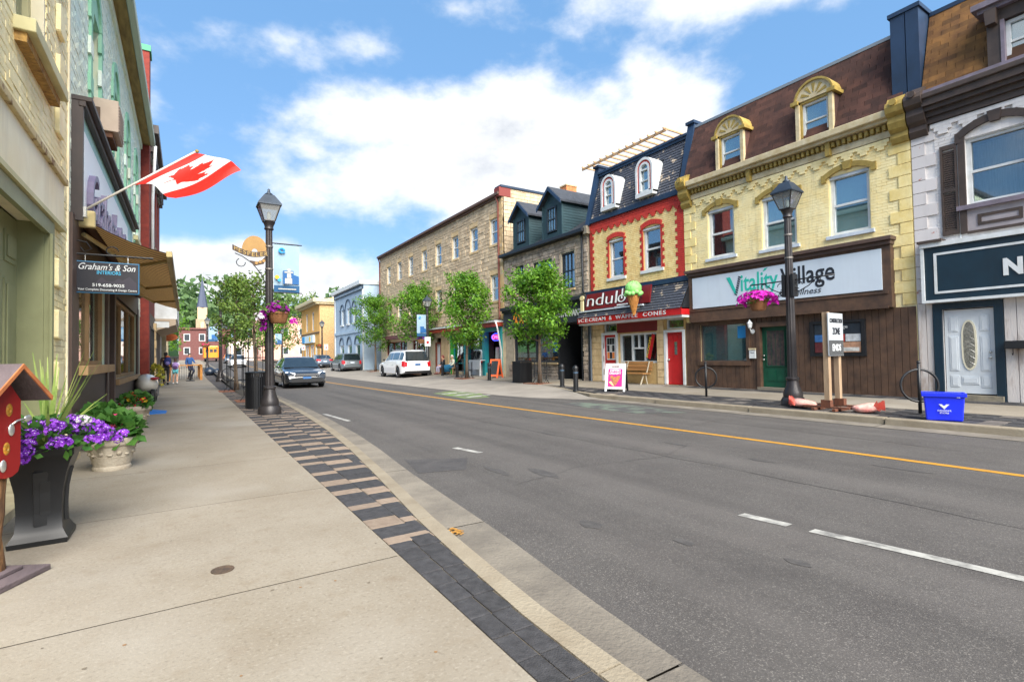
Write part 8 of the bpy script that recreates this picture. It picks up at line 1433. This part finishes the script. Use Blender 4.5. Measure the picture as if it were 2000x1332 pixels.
def person(label, loc, face, height, pose, top, bottom, hairc, shoes=None, skin=None, hair_long=.2, skirt=False, sleeve=True, short=False):
    """one continuous body grown over a posed skeleton; hair, shirt, trousers and shoes as its children"""
    skin = skin or M_skin; P = thing('person', label, 'person', loc); k = height / 1.72; f = Vector((math.sin(face), math.cos(face), 0)); r_ = Vector((math.cos(face), -math.sin(face), 0)); U = Vector((0, 0, 1)); O = Vector(loc)
    W = lambda a, b, c: O + (r_ * a + f * b + U * c) * k
    J = dict(pelvis=(0, 0, .93), belly=(0, .01, 1.08), chest=(0, 0, 1.28), neck=(0, .0, 1.46), head0=(0, .015, 1.54), head=(0, .02, 1.62), crown=(0, .0, 1.69), hipL=(-.095, 0, .90), hipR=(.095, 0, .90), kneeL=(-.10, .02, .49), kneeR=(.10, .02, .49), ankL=(-.10, 0, .08), ankR=(.10, 0, .08), toeL=(-.11, .16, .035), toeR=(.11, .16, .035), shL=(-.18, 0, 1.40), shR=(.18, 0, 1.40), elL=(-.23, -.02, 1.13), elR=(.23, -.02, 1.13), wrL=(-.24, .08, .90), wrR=(.24, .08, .90), haL=(-.24, .11, .82), haR=(.24, .11, .82)); J.update(pose)
    R = dict(pelvis=(.145, .11), belly=(.125, .095), chest=(.15, .105), neck=.052, head0=.07, head=(.076, .092), crown=.058, hipL=.085, hipR=.085, kneeL=.056, kneeR=.056, ankL=.038, ankR=.038, toeL=.03, toeR=.03, shL=.058, shR=.058, elL=.042, elR=.042, wrL=.029, wrR=.029, haL=(.022, .036), haR=(.022, .036))
    E = [('pelvis', 'belly'), ('belly', 'chest'), ('chest', 'neck'), ('neck', 'head0'), ('head0', 'head'), ('head', 'crown')] + [e for s_ in 'LR' for e in (('pelvis', 'hip' + s_), ('hip' + s_, 'knee' + s_), ('knee' + s_, 'ank' + s_), ('ank' + s_, 'toe' + s_), ('chest', 'sh' + s_), ('sh' + s_, 'el' + s_), ('el' + s_, 'wr' + s_), ('wr' + s_, 'ha' + s_))]
    def grow(name, keys, m, sc_, add=0.0, cutk=None):
        idx = {q: i for i, q in enumerate(keys)}; js = []
        for q in keys:
            p = W(*J[q]); 
            if cutk and q in cutk: a, t = cutk[q]; p = W(*J[a]).lerp(W(*J[q]), t)
            rr = R[q]; rr = tuple((v * sc_ + add) * k for v in rr) if isinstance(rr, tuple) else (rr * sc_ + add) * k; js.append((p, rr))
        return skin_mesh(name, js, [(idx[a], idx[b]) for a, b in E if a in idx and b in idx], m, P)
    grow('body', list(R), skin, 1.0)
    tk = ['chest', 'belly', 'pelvis', 'neck', 'shL', 'shR'] + (['elL', 'elR'] if sleeve is not None else []) + (['wrL', 'wrR'] if sleeve else []); grow('shirt', tk, top, 1.06, .012, {'neck': ('chest', .62), 'elL': ('shL', .6), 'elR': ('shR', .6)} if not sleeve else {'neck': ('chest', .62), 'wrL': ('elL', .9), 'wrR': ('elR', .9)})
    if skirt:
        b = MB(); a = W(*J['pelvis']); kn = (W(*J['kneeL']) + W(*J['kneeR'])) / 2; d = (kn - a); b.tube([a + U * .08, a.lerp(kn, .4), kn + d.normalized() * .02, kn + Vector((0, 0, -.30))], [.15, .19, .21, .23], 14); b.build('skirt', bottom, P, True)
    else: grow('shorts' if short else 'trousers', ['pelvis', 'hipL', 'hipR', 'kneeL', 'kneeR'] + ([] if short else ['ankL', 'ankR']), bottom, 1.07, .012, {'kneeL': ('hipL', .6), 'kneeR': ('hipR', .6)} if short else {'ankL': ('kneeL', .92), 'ankR': ('kneeR', .92)})
    for s_ in 'LR': a, t = W(*J['ank' + s_]), W(*J['toe' + s_]); b = MB(); b.tube([a + (a - t).normalized() * .05 * k - U * .02 * k, a.lerp(t, .35) - U * .01, t, t + (t - a).normalized() * .05 * k], [.042 * k, .048 * k, .042 * k, .02 * k], 10); b.build('shoe', shoes or M_blk, P, True)
    h = W(*J['head']); b = MB(); hc = h - f * .018 * k + U * .022 * k; b.ball(hc, .10 * k, 12, 9, (.93, .98, 1.05)); st = 0; b.v = [v if (Vector(v) - h).dot(f) < .035 * k or v[2] > h.z + .07 * k else tuple(h + (Vector(v) - h) * .72) for v in b.v]
    if hair_long: b.tube([hc - f * .05 * k, hc - f * .075 * k - U * hair_long * .6, hc - f * .06 * k - U * hair_long], [.075 * k, .065 * k, .03 * k], 9)
    b.build('hair', hairc, P, True)
    b = MB(); b.ball(h + f * .088 * k - U * .012 * k, .016 * k, 7, 5, (.8, .9, 1.3)); b.build('nose', skin, P, True)
    for sg in (-1, 1): b = MB(); b.ball(h + f * .080 * k + r_ * sg * .032 * k + U * .012 * k, .010 * k, 6, 4); b.build('eye', M_blk, P, True); b = MB(); b.ball(h + r_ * sg * .083 * k - U * .005 * k, .02 * k, 6, 5, (.5, .7, 1.2)); b.build('ear', skin, P, True)
    b = MB(); b.tube([h + f * .082 * k - r_ * .022 * k - U * .048 * k, h + f * .088 * k - U * .05 * k, h + f * .082 * k + r_ * .022 * k - U * .048 * k], .006 * k, 5); b.build('mouth', mat('lip', S(170, 90, 84), .6), P, True)
    for s_ in 'LR':                              # five unequal, slightly curled fingers on each hand
        w, hnd = W(*J['wr' + s_]), W(*J['ha' + s_]); d = (hnd - w).normalized(); sd = d.cross(f if abs(d.dot(f)) < .8 else U).normalized(); nr = sd.cross(d).normalized(); b = MB()
        for q, ln in enumerate((.062, .074, .068, .052)): o = hnd + sd * (q - 1.5) * .017 * k + d * .012 * k; b.tube([o, o + d * ln * .5 * k + nr * .006 * k, o + d * ln * .85 * k + nr * .022 * k], [.0085 * k, .008 * k, .006 * k], 6)
        o = w.lerp(hnd, .5) - sd * .026 * k; b.tube([o, o - sd * .018 * k + d * .03 * k, o - sd * .02 * k + d * .055 * k], [.010 * k, .009 * k, .007 * k], 6); b.build('fingers', skin, P, True, kind='stuff')
    return P
hd = mat('brown_hair', S(70, 46, 32), .7); hw_ = mat('white_hair', S(226, 220, 210), .7); hk = mat('dark_hair', S(40, 30, 28), .7); hr = mat('auburn_hair', S(120, 50, 44), .7)
walk = dict(kneeL=(-.10, .12, .50), ankL=(-.10, .22, .09), toeL=(-.10, .37, .06), kneeR=(.10, .0, .49), ankR=(.10, -.20, .11), toeR=(.10, -.06, .04), elL=(-.24, -.08, 1.13), wrL=(-.25, -.02, .90), haL=(-.25, .01, .82))
person('woman in dark clothes walking away past the shops with a small backpack', (-.92, 32.0, 0), .05, 1.68, walk, mat('brown_top', S(84, 66, 56), .9), mat('black_trousers', S(36, 36, 42), .9), hk, hair_long=.22)
person('girl in white top and turquoise shorts walking away beside the woman', (-.52, 32.6, 0), -.05, 1.36, walk, mat('lilac_white_top', S(214, 204, 226), .9), mat('turquoise_shorts', S(110, 196, 204), .9), hd, mat('white_shoe', S(220, 220, 220), .7), hair_long=.30, sleeve=False, short=True)
bp = thing('backpack', 'blue and orange backpack on the walking woman', 'backpack', (-.88, 31.8, 1.1)); b = MB(); b.ball((-.84, 31.80, 1.22), .2, 12, 9, (.8, .55, 1.15)); b.build('bag', mat('navy_pack', S(40, 50, 110), .8), bp, True); b = MB(); b.ball((-.84, 31.70, 1.12), .12, 10, 7, (.9, .5, .8)); b.build('pocket', mat('violet_pack', S(120, 110, 170), .8), bp, True); b = MB(); b.ball((-.84, 31.82, 1.46), .09, 10, 7, (1.1, .8, .6)); b.build('rolled_top', mat('orange_pack', S(210, 110, 60), .8), bp, True)
bp = thing('backpack', 'lilac backpack on the walking girl', 'backpack', (-.5, 32.4, .9)); b = MB(); b.ball((-.52, 32.43, .98), .17, 12, 9, (.85, .55, 1.1)); b.build('bag', mat('lilac_pack', S(160, 130, 190), .8), bp, True); b = MB(); b.ball((-.52, 32.36, .92), .10, 10, 7, (.9, .5, .7)); b.build('pocket', mat('plum_pack', S(90, 60, 110), .8), bp, True)
person('person in a blue jacket standing at the patio fence', (.15, 40.5, 0), 2.6, 1.7, dict(kneeL=(-.1, .3, .55), kneeR=(.1, .3, .55), elL=(-.24, .12, 1.15), wrL=(-.18, .35, 1.1), haL=(-.15, .43, 1.1)), mat('blue_jacket', S(44, 84, 140), .9), mat('dark_jeans', S(40, 48, 70), .9), hk, hair_long=0)
sit = dict(pelvis=(0, -.05, .50), belly=(0, -.06, .64), chest=(0, -.03, .84), neck=(0, 0, 1.02), head0=(0, .02, 1.10), head=(0, .03, 1.18), crown=(0, .01, 1.25), hipL=(-.095, -.02, .49), hipR=(.095, -.02, .49), kneeL=(-.12, .38, .50), kneeR=(.12, .38, .50), ankL=(-.12, .36, .09), ankR=(.12, .42, .09), toeL=(-.12, .52, .035), toeR=(.12, .58, .035), shL=(-.18, -.03, .96), shR=(.18, -.03, .96), elL=(-.24, .02, .70), elR=(.24, .02, .70), wrL=(-.14, .22, .60), wrR=(.14, .22, .60), haL=(-.08, .29, .59), haR=(.08, .29, .59))
person('seated woman in black top and pale trousers beside the doorway', (14.22, 30.9, .07), -PI / 2, 1.66, sit, mat('black_top', S(26, 26, 30), .9), mat('grey_lilac_trousers', S(150, 146, 168), .9), hr, mat('maroon_shoe', S(90, 40, 44), .7), hair_long=.16)
person('seated white haired woman with teal blanket over her knees', (14.22, 29.5, .07), -PI / 2, 1.66, sit, mat('cream_cardigan', S(226, 220, 196), .9), mat('teal_blanket', S(28, 96, 128), .9), hw_, hair_long=.12, skirt=True)
for y, lab, m in ((30.9, 'low wooden stool under the woman in black', M_oak), (29.5, 'wooden box seat under the white haired woman', M_wood)):
    P = thing('street_stool', lab, 'stool', (14.28, y, .07)); MB().box(14.08, 14.48, y - .3, y + .3, .47, .52).build('seat', m, P)
    for dx in (14.10, 14.42):
        for dy in (-.27, .22): MB().box(dx, dx + .05, y + dy, y + dy + .05, .07, .47).build('leg', m, P)
# ================================================================== patio on the near pavement
P = thing('patio_fence', 'timber topped patio fence with thin black railings on the near pavement', 'fence', (-.1, 38.5, 0)); M_hon = mat('honey_timber', S(196, 136, 62), .7, S(164, 108, 48), 6, 5, rand=.1)
MB().box(-1.05, .78, 38.2, 38.45, .92, .98).build('counter_top', M_hon, P); MB().box(.66, .84, 38.2, 45, .88, .96).build('counter_top', M_hon, P)
for x in (-1.0, .70): MB().box(x, x + .14, 38.25, 38.4, 0, .92).build('post', M_hon, P)
for y in (40.5, 42.8, 44.8): MB().box(.68, .82, y, y + .14, 0, .88).build('post', M_hon, P)
for i in range(14): MB().tube([(-.84 + i * .115, 38.33, .08), (-.84 + i * .115, 38.33, .92)], .012, 5).build('baluster', M_blk, P)
for i in range(18): MB().box(.72, .78, 38.55 + i * .35, 38.63 + i * .35, .06, .88).build('picket', M_hon, P)
P = thing('pedestal_base', 'black flat footed pedestal standing before the patio fence', 'pedestal', (.18, 36.8, 0)); MB().lathe([(.24, 0), (.24, .04), (.05, .06), (.05, .62), (.09, .64), (.09, .68)], (.18, 36.8, 0), 14).build('pillar', M_blk, P, 40)
P = thing('bag_heap', 'dark blue plastic bags heaped at the kerb past the patio', 'bag', (1.6, 46.5, .06)); b = MB(); b.ball((1.5, 46.4, .33), .36, 12, 9, (1, 1, .9), .3); b.build('bag', mat('navy_plastic', S(30, 40, 54), .35), P, True); b = MB(); b.ball((2.0, 46.3, .30), .3, 12, 9, (1, 1, .9), .12); b.build('bag', mat('navy_plastic', S(36, 52, 72), .35), P, True)
# parking signs on posts
for x, y, lab in ((12.6, 57.2, 'small white parking sign on the lamp before the ochre shop'), (11.9, 66, 'small white no stopping sign on a grey post'), (13.05, 30.85, 'small white parking sign on the lamp behind the white car')):
    P = thing('parking_sign', lab, 'sign', (x, y, gz(y))); MB().box(x - .2, x + .2, y - .22, y - .2, 1.9 + gz(y), 2.5 + gz(y)).build('plate', M_wframe, P); MB().tube([(x, y - .19, gz(y)), (x, y - .19, 2.5 + gz(y))], .025, 6).build('post', M_rim, P); b = MB(); b.ball((x, y - .225, 2.15 + gz(y)), .09, 10, 6, (1, .1, 1)); b.build('red_symbol', M_redp, P)
# ================================================================== far background
def block(name, label, x0, x1, y0, y1, z0, z1, m, rows, front='S', wm=None, win=(1.2, 1.6), step=2.6, roof=None):
    P = thing(name, label, 'building', ((x0 + x1) / 2, y0, z0)); MB().box(x0, x1, y0, y1, z0, z1).build('wall', m, P); wm = wm or M_cglass
    for zr_ in rows:
        u = x0 + .9
        while u + win[0] < x1 - .3: o = MB().box(u, u + win[0], y0 - .05, y0 - .01, zr_, zr_ + win[1]).build('window', M_wframe, P); MB().box(u + .12, u + win[0] - .12, y0 - .07, y0 - .05, zr_ + .12, zr_ + win[1] - .12).build('pane', wm, o); u += step
        v = y0 + .9
        while v + win[0] < min(y1, y0 + 26) - .3: o = MB().box(x0 - .05, x0 - .01, v, v + win[0], zr_, zr_ + win[1]).build('window', M_wframe, P); MB().box(x0 - .07, x0 - .05, v + .12, v + win[0] - .12, zr_ + .12, zr_ + win[1] - .12).build('pane', wm, o); v += step
    MB().box(x0 - .3, x1 + .3, y0 - .3, y1 + .3, z1, z1 + .35).build('cornice', roof or M_cream, P); return P
G = gz(120); M_pk = mat('pink_stucco', S(226, 176, 158), .85, S(208, 158, 140), 1); M_mar = mat('maroon_brick', S(112, 72, 68), .9, S(96, 60, 58), 3)
block('pink_block', 'large pink stucco block facing down the street', 13.5, 34, 122, 140, G - 1.2, G + 9.6, M_pk, (G + 1.0, G + 5.2), step=3.4, roof=M_slate_p); block('pale_shop_block', 'pale low shop block across the junction', 7.8, 13.2, 128, 140, G - 1.2, G + 4.4, mat('pale_pink_render', S(220, 204, 192), .85), (G + .8,), win=(1.6, 2.0)); block('maroon_brick_building', 'maroon brick building with small white windows below the steeple', -1.5, 7.2, 135, 150, G - 1.2, G + 7.0, M_mar, (G + 1.4, G + 4.4), step=2.9, roof=M_mar); block('white_far_house', 'white clapboard house among the far trees', -13, -3.6, 84, 94, gz(84) - .5, gz(84) + 5.2, M_wframe, (gz(84) + 1, gz(84) + 3.4), step=2.2, roof=M_roofdk)
P = thing('church_steeple', 'tan church tower with slender dark spire beyond the patio', 'church', (3.3, 152, G)); M_ct = mat('tan_church_stone', S(200, 176, 146, 0.7), .9, S(178, 152, 124, 0.7), 2)
MB().box(1.9, 4.7, 150.6, 153.4, G - 1, 11.6).build('tower', M_ct, P); MB().box(2.25, 4.35, 151, 153, 11.6, 14.6).build('belfry', mat('pale_belfry', S(222, 196, 160, 0.7), .9), P); MB().lathe([(1.25, 14.6), (.0, 22.4)], (3.3, 152, 0), 8).build('spire', mat('slate_blue_spire', S(70, 78, 98), .7), P); MB().tube([(3.3, 152, 22.2), (3.3, 152, 23.6)], .06, 5).build('finial', M_steel, P)
MB().box(2.9, 3.7, 150.5, 150.6, 9.0, 10.9).build('tower_opening', M_cream, P); MB().box(4.7, 9.5, 151, 170, G - 1, 9.2).build('nave', M_mar, P); b = MB(); b.add([(4.7, 150.8, 9.2), (9.5, 150.8, 9.2), (7.1, 150.8, 11.2), (4.7, 170, 9.2), (9.5, 170, 9.2), (7.1, 170, 11.2)], [(0, 1, 2), (5, 4, 3), (0, 2, 5, 3), (1, 4, 5, 2)]); b.build('nave_roof', M_slate_p, P)
# wooded rise closing the view
def wood(name, label, cx, cy, wx, wy, h, n, seed, lsize):
    rg = random.Random(seed); b = MB(); M_w = leafmat('far_wood_leaf', S(80, 112, 66, .8), S(126, 156, 98, .8), .25)
    for _ in range(n):
        x, y = cx + rg.uniform(-wx, wx), cy + rg.uniform(-wy, wy); hh = h * rg.uniform(.55, 1.0) * (1 - .35 * abs(x - cx) / wx); r = h * .2 * rg.uniform(.8, 1.3)
        for _ in range(70): d = rdir(rg, .3); p = Vector((x, y, gz(min(y, 300)) + hh)) + Vector((d.x * r, d.y * r, d.z * hh * .55)) * rg.uniform(.7, 1.05); leaf(b, p, rdir(rg), d, lsize * rg.uniform(.6, 1.4), lsize * .4)
    o = b.build(name, M_w); o['kind'] = 'stuff'; return tag(o, label, 'wood')
wood('hillside_wood', 'far wooded hillside rising behind the pink block', 30, 250, 150, 30, 22, 190, 91, 2.6); wood('hillside_wood', 'wooded slope around the church steeple', -25, 175, 40, 22, 17, 90, 92, 1.9)
h = MB(); n = 26
for i in range(n + 1): x = -170 + 440 * i / n; zt = 8 + 7 * math.sin(i * .5) + 4 * math.sin(i * 1.3 + 1); h.v += [(x, 235, -2), (x, 262, 4 + zt), (x, 330, 2 + zt)]
h.f = [t for i in range(n) for t in ((3 * i, 3 * i + 3, 3 * i + 4, 3 * i + 1), (3 * i + 1, 3 * i + 4, 3 * i + 5, 3 * i + 2))]; h.m = [0] * len(h.f); struct(h.build('hill', mat('wooded_hill', S(70, 104, 58), .95, S(50, 80, 44), .2, 5), smooth=True))
